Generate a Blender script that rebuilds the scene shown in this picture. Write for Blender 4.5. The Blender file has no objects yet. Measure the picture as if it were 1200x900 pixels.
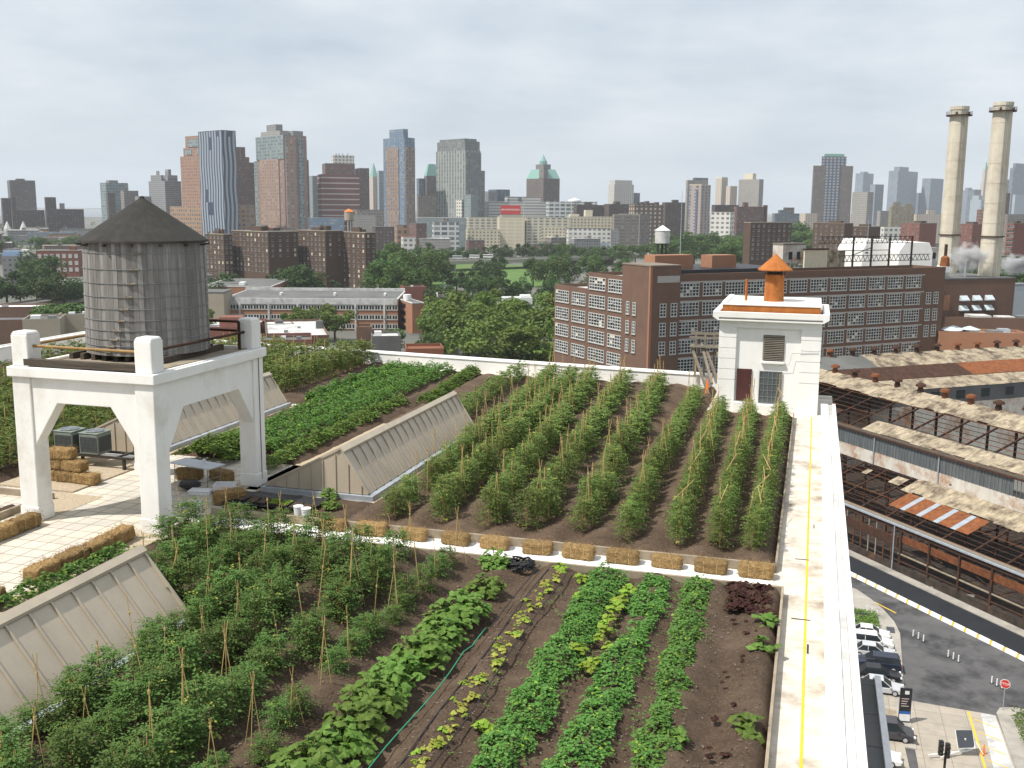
import bpy, math, random
from mathutils import Vector, Matrix, noise
random.seed(7)
R=math.radians; PI=math.pi
S=bpy.context.scene; COL=S.collection
# ------------------------------------------------------------------ camera numbers (photo pixels 1200x900)
FPX=1210.; PITCH=math.atan(208/1210.); ROLL=R(0.5); H=10.; GZ=-39.
def ray(px,py):
    x=px-600; y=py-450; c,s=math.cos(ROLL),math.sin(ROLL)
    xr=c*x+s*y; yr=-s*x+c*y; cp,sp=math.cos(PITCH),math.sin(PITCH)
    return Vector((xr/FPX, cp-yr/FPX*sp, -sp-yr/FPX*cp))
def P(px,py,z=0):
    d=ray(px,py); return Vector((0,0,H))+d*((z-H)/d.z)
def D(px,py,Y):
    d=ray(px,py); return Vector((0,0,H))+d*(Y/d.y)
A=R(16.2); CA,SA=math.cos(A),math.sin(A)
def UV(u,v,z=0): return Vector((u*CA+v*SA,-u*SA+v*CA,z))      # roof axes -> world

# ------------------------------------------------------------------ materials
M={}
def nt(m):
    m.use_nodes=True; t=m.node_tree; t.nodes.clear(); return t
def N(t,ty,**k):
    n=t.nodes.new(ty)
    for a,b in k.items():
        if a.startswith('i_'):
            key=a[2:]; key=int(key) if key.isdigit() else key.replace('_',' ')
            n.inputs[key].default_value=b
        else: setattr(n,a,b)
    return n
def L(t,a,b): t.links.new(a,b)
def col(c): return (c[0],c[1],c[2],1)
def ramp(t,fac,stops):
    r=N(t,'ShaderNodeValToRGB'); e=r.color_ramp.elements
    while len(e)<len(stops): e.new(.5)
    for i,(p,c) in enumerate(stops): e[i].position=p; e[i].color=col(c)
    L(t,fac,r.inputs[0]); return r.outputs[0]
def math_(t,op,a,b=None,c=None):
    n=N(t,'ShaderNodeMath',operation=op)
    for i,x in enumerate((a,b,c)):
        if x is None: continue
        if isinstance(x,(int,float)): n.inputs[i].default_value=x
        else: L(t,x,n.inputs[i])
    return n.outputs[0]
def mixc(t,fac,a,b,blend='MIX'):
    n=N(t,'ShaderNodeMix',data_type='RGBA',blend_type=blend)
    for i,x in ((0,fac),(6,a),(7,b)):
        if isinstance(x,(int,float)): n.inputs[i].default_value=x
        elif isinstance(x,tuple): n.inputs[i].default_value=col(x)
        else: L(t,x,n.inputs[i])
    return n.outputs[2]
def noise_(t,vec,scale,detail=5,rough=.6):
    n=N(t,'ShaderNodeTexNoise'); n.inputs['Scale'].default_value=scale; n.inputs['Detail'].default_value=detail; n.inputs['Roughness'].default_value=rough
    if vec is not None: L(t,vec,n.inputs['Vector'])
    return n.outputs['Fac']
def out(t,colr,rough=.8,bump=None,bstr=.3,bdist=.02,metal=0,spec=.3):
    p=N(t,'ShaderNodeBsdfPrincipled'); o=N(t,'ShaderNodeOutputMaterial')
    if isinstance(colr,tuple): p.inputs['Base Color'].default_value=col(colr)
    else: L(t,colr,p.inputs['Base Color'])
    if isinstance(rough,(int,float)): p.inputs['Roughness'].default_value=rough
    else: L(t,rough,p.inputs['Roughness'])
    p.inputs['Metallic'].default_value=metal; p.inputs['Specular IOR Level'].default_value=spec
    if bump is not None:
        b=N(t,'ShaderNodeBump'); b.inputs['Strength'].default_value=bstr; b.inputs['Distance'].default_value=bdist
        L(t,bump,b.inputs['Height']); L(t,b.outputs[0],p.inputs['Normal'])
    L(t,p.outputs[0],o.inputs[0]); return p
def stretch(t,vec,s):
    m=N(t,'ShaderNodeVectorMath',operation='MULTIPLY'); L(t,vec,m.inputs[0]); m.inputs[1].default_value=s; return m.outputs[0]
def mat(name,c1,c2=None,scale=3,rough=.8,streak=None,c3=None,c3r=(.55,.72),bump=.3,bscale=None,metal=0,spec=.3,lo=.35,hi=.65,bdist=.02):
    """two- or three-tone weathered surface"""
    m=bpy.data.materials.new(name); t=nt(m); tc=N(t,'ShaderNodeTexCoord').outputs['Object']
    v=stretch(t,tc,streak) if streak else tc
    n=noise_(t,v,scale,7,.65)
    c=ramp(t,n,[(lo,c1),(hi,c2 or c1)])
    if c3 is not None:
        n2=noise_(t,tc,scale*.37,8,.7); f=ramp(t,n2,[(c3r[0],(0,0,0)),(c3r[1],(1,1,1))])
        c=mixc(t,f,c,c3)
    b=noise_(t,v,bscale or scale*4,4)
    out(t,c,rough,b if bump else None,bump,bdist,metal,spec); M[name]=m; return m
def flat(name,c,rough=.6,metal=0,spec=.4):
    m=bpy.data.materials.new(name); t=nt(m); tc=N(t,'ShaderNodeTexCoord').outputs['Object']
    n=noise_(t,tc,2.3,6,.7); k=tuple(x*.82 for x in c)
    out(t,ramp(t,n,[(.3,k),(.62,c)]),rough,None,0,0,metal,spec); M[name]=m; return m
mat('white_stucco',(.82,.81,.78),(.76,.74,.70),1.6,.75,streak=(1,1,.35),c3=(.62,.58,.51),c3r=(.52,.74),bump=.15)
mat('white_bright',(.83,.82,.79),(.77,.75,.71),1.2,.7,streak=(1,1,.4),c3=(.73,.70,.64),bump=.12)
mat('white_walk',(.66,.62,.55),(.50,.44,.36),1.6,.85,c3=(.27,.22,.17),c3r=(.50,.68),bump=.25,lo=.35,hi=.7)
mat('roof_white',(.60,.60,.58),(.44,.44,.42),.5,.85,c3=(.27,.26,.25),c3r=(.5,.66),bump=.1)
mat('concrete',(.36,.33,.28),(.28,.26,.22),.8,.9,c3=(.33,.29,.25),bump=.2)
mat('sidewalk',(.40,.37,.32),(.30,.28,.25),.5,.9,c3=(.20,.185,.165),c3r=(.5,.68),bump=.2)
mat('asphalt',(.115,.112,.112),(.085,.083,.085),.35,.92,c3=(.035,.034,.036),c3r=(.48,.62),bump=.2)
mat('asphalt_dark',(.022,.025,.03),(.016,.018,.022),.4,.9,bump=.2)
mat('deck_dirt',(.33,.28,.20),(.21,.18,.14),2,.9,c3=(.12,.10,.08))
mat('timber_dark',(.045,.035,.028),(.10,.08,.06),2,.9,streak=(.3,6,6))
mat('timber_grey',(.24,.21,.17),(.15,.13,.10),2,.9,streak=(.4,5,5))
mat('timber_edge',(.36,.30,.22),(.22,.18,.13),2,.9)
mat('rust',(.20,.07,.025),(.10,.036,.016),2.2,.9,c3=(.06,.025,.015))
mat('rust_paint',(.44,.16,.036),(.32,.10,.025),2.2,.85,streak=(1,1,.35),c3=(.17,.06,.02))
mat('rust_orange',(.26,.09,.028),(.14,.048,.019),1.6,.88,streak=(1,1,.35),c3=(.09,.03,.014))
mat('rust_dark',(.075,.034,.02),(.035,.019,.013),1.5,.95,c3=(.12,.05,.025))
mat('gravel',(.55,.46,.33),(.26,.20,.14),38,.95,bump=.8,bscale=30,lo=.4,hi=.6)
mat('bamboo',(.55,.40,.17),(.40,.26,.10),6,.6,streak=(1,1,.2))
mat('black_plastic',(.018,.018,.02),(.03,.03,.034),4,.5)
mat('black_metal',(.022,.02,.018),(.05,.04,.032),3,.6)
mat('grey_metal',(.30,.31,.31),(.22,.23,.23),2,.45,metal=.6,bump=.05)
mat('skylight_metal',(.52,.44,.335),(.43,.365,.28),.9,.45,streak=(1,1,.3),c3=(.36,.305,.235),bump=.05,metal=.15,spec=.5)
mat('galv',(.48,.52,.56),(.36,.39,.43),1.5,.45,metal=.4,bump=.05)
mat('pipe_yellow',(.36,.22,.07),(.20,.11,.04),3,.6)
mat('ac_green',(.20,.225,.19),(.165,.19,.16),2,.5)
mat('maroon',(.085,.028,.025),(.06,.022,.02),2,.6)
mat('cone_roof',(.030,.029,.026),(.044,.042,.037),3,.95,c3=(.024,.023,.02),bump=.4)
mat('lawn',(.075,.15,.03),(.10,.17,.04),.05,.95,c3=(.13,.15,.06),bump=.1)
mat('city_ground',(.10,.105,.09),(.16,.15,.135),.012,.95,c3=(.05,.08,.03),bump=0)
mat('water',(.05,.075,.09),(.06,.085,.1),.01,.2,bump=.1)
mat('roof_grey',(.15,.15,.145),(.105,.105,.10),.12,.9,c3=(.09,.09,.09),bump=.1)
mat('roof_dark',(.10,.10,.105),(.15,.15,.15),.12,.9,bump=.1)
mat('roof_tan',(.24,.20,.16),(.17,.14,.11),.1,.9)
mat('beige_sheet',(.44,.37,.26),(.25,.205,.145),1.1,.9,streak=(1.6,.6,.6),c3=(.07,.05,.036),c3r=(.46,.64),bump=.4,lo=.36,hi=.62)
mat('white_rusty',(.60,.58,.53),(.50,.46,.40),.8,.8,streak=(1,1,.12),c3=(.33,.17,.08),c3r=(.47,.66),bump=.1)
mat('dirty_glass',(.075,.085,.09),(.13,.145,.15),1.1,.35,streak=(1,1,.15),bump=.05,spec=.5)
mat('wall_cream',(.62,.57,.44),(.52,.47,.36),.4,.85,streak=(1,1,.3),c3=(.40,.34,.25))
mat('stack_cream',(.62,.57,.46),(.50,.45,.36),.5,.8,streak=(1,1,.06),c3=(.42,.36,.28),c3r=(.5,.7),bump=.05)
mat('trunk',(.10,.075,.05),(.06,.045,.03),4,.95,streak=(1,1,.2))
mat('twine',(.55,.42,.2),None,4,.8)
mat('rubble',(.060,.045,.035),(.022,.017,.014),.9,.95,c3=(.13,.06,.03),bump=.6)
for n,c,r in (('white_paint',(.8,.8,.79),.5),('yellow_paint',(.72,.47,.03),.6),('orange',(.85,.20,.02),.5),('red_sign',(.55,.035,.03),.5),
  ('glass_dark',(.022,.028,.032),.12),('tyre',(.02,.02,.02),.9),('rim',(.45,.45,.46),.35),('car_white',(.74,.74,.73),.3),('car_silver',(.50,.51,.53),.28),
  ('car_navy',(.022,.028,.05),.25),('car_black',(.018,.018,.02),.25),('car_grey',(.06,.058,.065),.28),('headlight',(.75,.76,.78),.15),('taillight',(.35,.02,.02),.25),
  ('blue_tarp',(.07,.30,.70),.45),('green_copper',(.22,.40,.35),.7),('sign_blue',(.03,.12,.40),.5),('table_top',(.52,.55,.60),.45),('foam',(.72,.74,.76),.7),
  ('hose_green',(.03,.28,.14),.5),('panel_dark',(.06,.065,.075),.3),('bucket',(.80,.80,.79),.4),('pale_text',(.70,.55,.52),.6),('sill_grey',(.42,.40,.37),.8),
  ('frame_white',(.56,.56,.53),.6),('red_truck',(.45,.05,.04),.5),('blue_roof',(.13,.20,.31),.7),('ivory',(.66,.60,.46),.7),('terracotta',(.22,.085,.045),.85),('vent_pale',(.55,.62,.64),.4)):
    flat(n,c,r)
def m_brick(name,c1,c2,mortar,sc=1.,c3=None):
    m=bpy.data.materials.new(name); t=nt(m); tc=N(t,'ShaderNodeTexCoord').outputs['Object']
    n=noise_(t,tc,.22,8,.7); c=ramp(t,n,[(.3,c1),(.7,c2)])
    n2=noise_(t,stretch(t,tc,(1,1,3)),5*sc,3,.6); c=mixc(t,math_(t,'MULTIPLY',n2,.55),c,mortar)
    n3=noise_(t,tc,.5,6); c=mixc(t,ramp(t,n3,[(.55,(0,0,0)),(.8,(.5,.5,.5))]),c,c3 or mortar)
    out(t,c,.92,n2,.3,.03); M[name]=m
m_brick('brick_factory',(.165,.088,.060),(.11,.062,.046),(.19,.135,.10))
m_brick('brick_brown',(.075,.047,.034),(.11,.067,.046),(.10,.07,.052))
m_brick('brick_orange',(.34,.155,.085),(.27,.12,.07),(.36,.22,.14))
m_brick('brick_red',(.22,.075,.055),(.16,.06,.045),(.24,.13,.10))
m_brick('stone_beige',(.40,.35,.27),(.33,.285,.22),(.30,.26,.2))
def m_paver(name,size,a,b,c,mort=.012):
    m=bpy.data.materials.new(name); t=nt(m); tc=N(t,'ShaderNodeTexCoord').outputs['Object']
    br=N(t,'ShaderNodeTexBrick',offset=0.,squash=1.); L(t,tc,br.inputs['Vector'])
    br.inputs['Scale'].default_value=1; br.inputs['Brick Width'].default_value=size; br.inputs['Row Height'].default_value=size
    br.inputs['Mortar Size'].default_value=mort; br.inputs['Color1'].default_value=col(a); br.inputs['Color2'].default_value=col(b); br.inputs['Mortar'].default_value=col(c)
    n=noise_(t,tc,.7,6); k=mixc(t,ramp(t,n,[(.45,(0,0,0)),(.75,(.6,.6,.6))]),br.outputs[0],tuple(x*.62 for x in b))
    out(t,k,.85,br.outputs['Fac'],-.3,.01); M[name]=m
m_paver('paver',.61,(.64,.57,.45),(.50,.47,.42),(.27,.23,.17),.022)
m_paver('paver_street',2.4,(.40,.35,.285),(.35,.31,.255),(.20,.18,.15),.03)
def m_leaf(name,c1,c2,c3,trans=.25,scale=2.2):
    m=bpy.data.materials.new(name); t=nt(m); tc=N(t,'ShaderNodeTexCoord').outputs['Object']
    n=noise_(t,tc,scale,4,.7); c=ramp(t,n,[(.3,c1),(.5,c2),(.72,c3)])
    oi=N(t,'ShaderNodeObjectInfo').outputs['Random']
    h=N(t,'ShaderNodeHueSaturation'); L(t,c,h.inputs['Color'])
    L(t,math_(t,'MULTIPLY_ADD',oi,.03,.485),h.inputs['Hue']); L(t,math_(t,'MULTIPLY_ADD',oi,.45,.78),h.inputs['Value'])
    p=N(t,'ShaderNodeBsdfPrincipled'); L(t,h.outputs[0],p.inputs['Base Color']); p.inputs['Roughness'].default_value=.62; p.inputs['Specular IOR Level'].default_value=.2
    tr=N(t,'ShaderNodeBsdfTranslucent'); g=mixc(t,.5,h.outputs[0],(.16,.26,.03)); L(t,g,tr.inputs[0])
    mx=N(t,'ShaderNodeMixShader'); mx.inputs[0].default_value=trans; L(t,p.outputs[0],mx.inputs[1]); L(t,tr.outputs[0],mx.inputs[2])
    o=N(t,'ShaderNodeOutputMaterial'); L(t,mx.outputs[0],o.inputs[0]); M[name]=m
m_leaf('leaf_tomato',(.095,.145,.034),(.14,.20,.05),(.19,.25,.075))
m_leaf('leaf_tomato_dark',(.060,.115,.026),(.092,.162,.038),(.145,.22,.06))
m_leaf('leaf_bean',(.06,.14,.026),(.095,.20,.04),(.15,.265,.06),scale=3.5)
m_leaf('leaf_squash',(.075,.145,.024),(.115,.20,.036),(.17,.26,.06),scale=4.)
m_leaf('leaf_lime',(.17,.27,.03),(.23,.33,.04),(.30,.37,.06))
m_leaf('leaf_yellow',(.28,.30,.05),(.36,.36,.07),(.22,.28,.04))
m_leaf('leaf_red',(.040,.016,.014),(.058,.022,.017),(.040,.032,.018))
m_leaf('leaf_grass',(.10,.18,.03),(.14,.22,.045),(.18,.27,.06))
m_leaf('leaf_tree',(.040,.078,.021),(.065,.115,.030),(.105,.16,.042),.2,5.)
m_leaf('leaf_tree_light',(.090,.135,.028),(.115,.165,.036),(.165,.215,.05),.25,5.)
m_leaf('leaf_tree_dark',(.024,.052,.017),(.043,.080,.024),(.072,.115,.034),.15,5.)
def m_soil(nm='soil',g=1.):
    m=bpy.data.materials.new(nm); t=nt(m); tc=N(t,'ShaderNodeTexCoord').outputs['Object']
    n=noise_(t,tc,.8,8,.7); c=ramp(t,n,[(.3,(.050,.032,.022)),(.55,(.092,.063,.044)),(.75,(.15,.108,.08))])
    n2=noise_(t,tc,16,6,.75); c=mixc(t,ramp(t,n2,[(.5,(0,0,0)),(.68,(.7,.7,.7))]),c,(.18,.135,.098))
    n3=noise_(t,tc,24,4,.7); c=mixc(t,ramp(t,n3,[(.28,(.8,.8,.8)),(.42,(0,0,0))]),c,(.04,.026,.018))
    c=mixc(t,1.,c,(g,g*.97,g*.9),'MULTIPLY'); out(t,c,.97,n2,.9,.05); M[nm]=m
m_soil(); m_soil('soil_pale',1.22)  # second call: a paler copy of the same soil for the upper beds
def m_straw():
    m=bpy.data.materials.new('straw'); t=nt(m); tc=N(t,'ShaderNodeTexCoord').outputs['Object']
    n=noise_(t,stretch(t,tc,(1,7,7)),9,6,.75); c=ramp(t,n,[(.33,(.095,.052,.02)),(.5,(.28,.175,.07)),(.68,(.54,.39,.18))])
    oi=N(t,'ShaderNodeObjectInfo').outputs['Random']; h=N(t,'ShaderNodeHueSaturation'); L(t,c,h.inputs['Color']); L(t,math_(t,'MULTIPLY_ADD',oi,.4,.75),h.inputs['Value'])
    out(t,h.outputs[0],.9,n,.8,.04); M['straw']=m
m_straw()
def m_wood_tank():
    m=bpy.data.materials.new('tank_wood'); t=nt(m); tc=N(t,'ShaderNodeTexCoord').outputs['Object']
    s=N(t,'ShaderNodeSeparateXYZ'); L(t,tc,s.inputs[0])
    a=math_(t,'ARCTAN2',s.outputs[1],s.outputs[0]); st=math_(t,'FLOOR',math_(t,'MULTIPLY',a,76/(2*PI)))
    w=N(t,'ShaderNodeTexWhiteNoise',noise_dimensions='1D'); L(t,st,w.inputs['W'])
    cb=N(t,'ShaderNodeCombineXYZ'); L(t,math_(t,'MULTIPLY',a,9.),cb.inputs[0]); L(t,math_(t,'MULTIPLY',s.outputs[2],.35),cb.inputs[2]); L(t,w.outputs[0],cb.inputs[1])
    n=noise_(t,cb.outputs[0],2.2,7,.7)
    c=ramp(t,math_(t,'ADD',math_(t,'MULTIPLY',n,.75),math_(t,'MULTIPLY',w.outputs[0],.25)),[(.3,(.135,.127,.118)),(.52,(.225,.213,.20)),(.74,(.36,.348,.33))])
    out(t,c,.9,n,.4,.02); M['tank_wood']=m
m_wood_tank()
def facade(name,wall,glass=(.07,.085,.10),pu=3.,pv=3.2,wu=.5,wv=.5,roof=(.16,.155,.15),wall2=None,lit=.25,gr=.25,spandrel=None,dirt=.4):
    """wall with a grid of windows, in metres of the object's own axes; upward faces get the roof colour"""
    m=bpy.data.materials.new(name); t=nt(m); tcn=N(t,'ShaderNodeTexCoord'); tc=tcn.outputs['Object']
    s=N(t,'ShaderNodeSeparateXYZ'); L(t,tc,s.inputs[0]); nn=N(t,'ShaderNodeSeparateXYZ'); L(t,tcn.outputs['Normal'],nn.inputs[0])
    isx=math_(t,'GREATER_THAN',math_(t,'ABSOLUTE',nn.outputs[0]),math_(t,'ABSOLUTE',nn.outputs[1]))
    mu=N(t,'ShaderNodeMix'); L(t,isx,mu.inputs[0]); L(t,s.outputs[0],mu.inputs[2]); L(t,s.outputs[1],mu.inputs[3])
    a=math_(t,'DIVIDE',mu.outputs[0],pu); b=math_(t,'DIVIDE',s.outputs[2],pv)
    fu=math_(t,'FRACT',a); fv=math_(t,'FRACT',b)
    wnu=math_(t,'LESS_THAN',math_(t,'ABSOLUTE',math_(t,'SUBTRACT',fu,.5)),wu/2); wnv=math_(t,'LESS_THAN',math_(t,'ABSOLUTE',math_(t,'SUBTRACT',fv,.5)),wv/2)
    win=math_(t,'MULTIPLY',wnu,wnv)
    cell=N(t,'ShaderNodeCombineXYZ'); L(t,math_(t,'FLOOR',a),cell.inputs[0]); L(t,math_(t,'FLOOR',b),cell.inputs[1]); L(t,isx,cell.inputs[2])
    wn=N(t,'ShaderNodeTexWhiteNoise',noise_dimensions='3D'); L(t,cell.outputs[0],wn.inputs['Vector'])
    g=mixc(t,math_(t,'MULTIPLY',math_(t,'POWER',wn.outputs[0],3.),lit*2),glass,(.42,.42,.40))
    n=noise_(t,stretch(t,tc,(1,1,.3)),.06,6,.7); w=mixc(t,math_(t,'MULTIPLY',n,dirt),wall,wall2 or tuple(x*.5 for x in wall))
    if spandrel: w=mixc(t,wnu,w,spandrel)
    c=mixc(t,win,w,g)
    up=math_(t,'GREATER_THAN',nn.outputs[2],.5); c=mixc(t,up,c,roof)
    r=math_(t,'MULTIPLY_ADD',math_(t,'MULTIPLY',win,math_(t,'SUBTRACT',1,up)),gr-.85,.85)
    out(t,c,r); M[name]=m; return m
def stripes(name):
    m=bpy.data.materials.new(name); t=nt(m); tcn=N(t,'ShaderNodeTexCoord'); tc=tcn.outputs['Object']
    s=N(t,'ShaderNodeSeparateXYZ'); L(t,tc,s.inputs[0])
    a=math_(t,'ADD',s.outputs[0],s.outputs[1])
    a=math_(t,'ADD',a,math_(t,'MULTIPLY',math_(t,'SINE',math_(t,'MULTIPLY',s.outputs[2],.11)),.7))
    ce=N(t,'ShaderNodeCombineXYZ'); L(t,math_(t,'FLOOR',math_(t,'DIVIDE',a,3.2)),ce.inputs[0]); L(t,math_(t,'FLOOR',math_(t,'DIVIDE',s.outputs[2],17.)),ce.inputs[1])
    w=N(t,'ShaderNodeTexWhiteNoise',noise_dimensions='2D'); L(t,ce.outputs[0],w.inputs['Vector'])
    al=math_(t,'GREATER_THAN',math_(t,'FRACT',math_(t,'DIVIDE',a,6.4)),.5)
    k=math_(t,'GREATER_THAN',math_(t,'ADD',math_(t,'MULTIPLY',al,.6),math_(t,'MULTIPLY',w.outputs[0],.6)),.62)
    c=mixc(t,k,(.03,.045,.085),(.29,.33,.37)); out(t,c,math_(t,'MULTIPLY_ADD',k,.4,.3)); M[name]=m
stripes('striped_glass')

# ------------------------------------------------------------------ mesh helper
class MB:
    def __init__(s): s.v=[]; s.f=[]; s.m=[]
    def add(s,vs,fs,mat=0):
        b=len(s.v); s.v+= [tuple(x) for x in vs]
        for f in fs: s.f.append([b+i for i in f]); s.m.append(mat)
        return s
    def box(s,x0,x1,y0,y1,z0,z1,mat=0):
        if x1<x0: x0,x1=x1,x0
        if y1<y0: y0,y1=y1,y0
        return s.add([(x0,y0,z0),(x1,y0,z0),(x1,y1,z0),(x0,y1,z0),(x0,y0,z1),(x1,y0,z1),(x1,y1,z1),(x0,y1,z1)],
            [(0,3,2,1),(4,5,6,7),(0,1,5,4),(1,2,6,5),(2,3,7,6),(3,0,4,7)],mat)
    def prism(s,pts,z0,z1,mat=0,top=None,s1=1.):
        n=len(pts); cx=sum(p[0] for p in pts)/n; cy=sum(p[1] for p in pts)/n
        s.add([(p[0],p[1],z0) for p in pts]+[(cx+(p[0]-cx)*s1,cy+(p[1]-cy)*s1,z1) for p in pts],[(i,(i+1)%n,n+(i+1)%n,n+i) for i in range(n)]+[tuple(range(n))[::-1]],mat)
        b=len(s.v)-n; s.f.append([b+i for i in range(n)]); s.m.append(mat if top is None else top); return s
    def extr(s,prof,axis,a,b,mat=0):
        """closed 2-D profile [(p,z)] swept along axis 'x' or 'y' from a to b"""
        n=len(prof); mk=(lambda p,z,q:(q,p,z)) if axis=='x' else (lambda p,z,q:(p,q,z))
        return s.add([mk(p,z,a) for p,z in prof]+[mk(p,z,b) for p,z in prof],[(i,(i+1)%n,n+(i+1)%n,n+i) for i in range(n)]+[tuple(range(n))[::-1],tuple(range(n,2*n))],mat)
    def cyl(s,cx,cy,z0,z1,r0,r1=None,n=20,mat=0,ph=0.):
        r1=r0 if r1 is None else r1
        a=[(cx+math.cos(ph+2*PI*i/n)*r0,cy+math.sin(ph+2*PI*i/n)*r0,z0) for i in range(n)]
        b=[(cx+math.cos(ph+2*PI*i/n)*r1,cy+math.sin(ph+2*PI*i/n)*r1,z1) for i in range(n)]
        return s.add(a+b,[(i,(i+1)%n,n+(i+1)%n,n+i) for i in range(n)]+[tuple(range(n))[::-1],tuple(range(n,2*n))],mat)
    def tube(s,pts,r,n=6,mat=0,r1=None):
        pts=[Vector(p) for p in pts]; rings=[]; k=len(pts)
        for i,p in enumerate(pts):
            d=(pts[min(i+1,k-1)]-pts[max(i-1,0)]).normalized(); up=Vector((0,0,1)) if abs(d.z)<.95 else Vector((1,0,0))
            x=d.cross(up).normalized(); y=x.cross(d); rr=r if r1 is None else r+(r1-r)*i/(k-1)
            rings+= [p+x*math.cos(2*PI*j/n+PI/n)*rr+y*math.sin(2*PI*j/n+PI/n)*rr for j in range(n)]
        fs=[(i*n+j,i*n+(j+1)%n,(i+1)*n+(j+1)%n,(i+1)*n+j) for i in range(k-1) for j in range(n)]
        fs+=[tuple(range(n))[::-1],tuple((k-1)*n+j for j in range(n))]
        return s.add(rings,fs,mat)
    def slab(s,a,b,c,d,t=.1,mat=0):
        """thin plate through four points, thickness t along its normal"""
        a,b,c,d=map(Vector,(a,b,c,d)); n=(b-a).cross(d-a).normalized()*t
        return s.add([a,b,c,d,a-n,b-n,c-n,d-n],[(0,1,2,3),(7,6,5,4),(0,4,5,1),(1,5,6,2),(2,6,7,3),(3,7,4,0)],mat)
    def mesh(s,name,mats,smooth=False):
        me=bpy.data.meshes.new(name); me.from_pydata(s.v,[],s.f)
        for k in mats: me.materials.append(M[k])
        me.polygons.foreach_set('material_index',s.m)
        if smooth: me.polygons.foreach_set('use_smooth',[True]*len(s.f))
        me.update(); return me
    def build(s,name,mats,parent=None,loc=(0,0,0),rz=0,smooth=False,bevel=0):
        if isinstance(mats,str): mats=[mats]
        return link(name,s.mesh(name,mats,smooth),parent,loc,rz,bevel)
def link(name,me,parent=None,loc=(0,0,0),rz=0,bevel=0):
    o=bpy.data.objects.new(name,me); COL.objects.link(o); o.location=loc; o.rotation_euler=(0,0,rz)
    if parent: o.parent=parent
    if bevel:
        b=o.modifiers.new('edge','BEVEL'); b.width=bevel; b.segments=2; b.limit_method='ANGLE'
    return o
def tag(o,label,cat,group=None,kind=None):
    o['label']=label; o['category']=cat
    if group: o['group']=group
    if kind: o['kind']=kind
    return o
def thing(name,label,cat,loc=(0,0,0),rz=0,group=None):
    o=bpy.data.objects.new(name,None); COL.objects.link(o); o.location=loc; o.rotation_euler=(0,0,rz); o.empty_display_size=.3
    return tag(o,label,cat,group)
def rthing(name,label,cat,u=0,v=0,z=0,rz=0,group=None): return thing(name,label,cat,UV(u,v,z),-A+rz,group)   # in roof axes
def struct(o): o['kind']='structure'; return o
def dup(root,loc,rz,label=None,group=None):
    r=root.copy(); COL.objects.link(r); r.location=loc; r.rotation_euler=(0,0,rz)
    if label: r['label']=label
    if group: r['group']=group
    for ch in root.children:
        c=ch.copy(); COL.objects.link(c); c.parent=r
        for g in ch.children:
            d=g.copy(); COL.objects.link(d); d.parent=c
    return r
ORD=['first','second','third','fourth','fifth','sixth','seventh','eighth','ninth','tenth','eleventh','twelfth','thirteenth']

# ------------------------------------------------------------------ camera, sun, sky
cam=bpy.data.cameras.new('camera'); co=bpy.data.objects.new('camera',cam); COL.objects.link(co); S.camera=co
cp,sp=math.cos(PITCH),math.sin(PITCH); fw=Vector((0,cp,-sp)); rt=Vector((1,0,0)); up=Vector((0,sp,cp))
c_,s_=math.cos(ROLL),math.sin(ROLL); r2=rt*c_+up*s_; u2=-rt*s_+up*c_
mt=Matrix((r2,u2,-fw)).transposed().to_4x4(); mt.translation=(0,0,H); co.matrix_world=mt
cam.sensor_width=36; cam.lens=36*FPX/1200; cam.clip_end=60000; cam.clip_start=.1
SUN_EL=R(57); SUND=Vector((-.90,-.44,0)).normalized()      # direction towards the sun, on the ground
sd=Vector((SUND.x*math.cos(SUN_EL),SUND.y*math.cos(SUN_EL),math.sin(SUN_EL)))
sl=bpy.data.lights.new('sun','SUN'); sl.energy=4.9; sl.angle=R(1.0); sl.color=(1,.955,.88)
so=bpy.data.objects.new('sun',sl); COL.objects.link(so); so.rotation_euler=sd.to_track_quat('Z','Y').to_euler(); so.location=(0,0,60)
w=bpy.data.worlds.new('World'); S.world=w; w.use_nodes=True; t=w.node_tree; t.nodes.clear()
sky=N(t,'ShaderNodeTexSky',sky_type='NISHITA',sun_disc=False,sun_elevation=SUN_EL,sun_rotation=math.atan2(sd.x,sd.y),altitude=20,air_density=1.2,dust_density=3.,ozone_density=1.)
tc=N(t,'ShaderNodeTexCoord').outputs['Generated']; sx=N(t,'ShaderNodeSeparateXYZ'); L(t,tc,sx.inputs[0])
# clouds on a flat layer: direction divided by its height
zz=math_(t,'ADD',math_(t,'MAXIMUM',sx.outputs[2],0.),.22)
cb=N(t,'ShaderNodeCombineXYZ'); L(t,math_(t,'DIVIDE',sx.outputs[0],zz),cb.inputs[0]); L(t,math_(t,'DIVIDE',sx.outputs[1],zz),cb.inputs[1])
n1=noise_(t,cb.outputs[0],1.7,7,.55); n2=noise_(t,cb.outputs[0],.8,4,.5)
f=math_(t,'ADD',math_(t,'MULTIPLY',n1,.6),math_(t,'MULTIPLY',n2,.5))
cl=ramp(t,f,[(.40,(0,0,0)),(.72,(1,1,1))])
mr=N(t,'ShaderNodeMapRange',interpolation_type='SMOOTHSTEP'); L(t,sx.outputs[2],mr.inputs[0]); mr.inputs[1].default_value=.0; mr.inputs[2].default_value=.13
cl=math_(t,'MULTIPLY',cl,math_(t,'MULTIPLY_ADD',mr.outputs[0],.8,.2))
veil=mixc(t,.80,sky.outputs[0],(5.2,6.05,7.0)); hi=mixc(t,math_(t,'MULTIPLY',cl,.72),veil,(9.1,9.3,9.5))
bg=N(t,'ShaderNodeBackground'); L(t,hi,bg.inputs[0]); bg.inputs[1].default_value=.1
o=N(t,'ShaderNodeOutputWorld'); L(t,bg.outputs[0],o.inputs[0])
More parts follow.
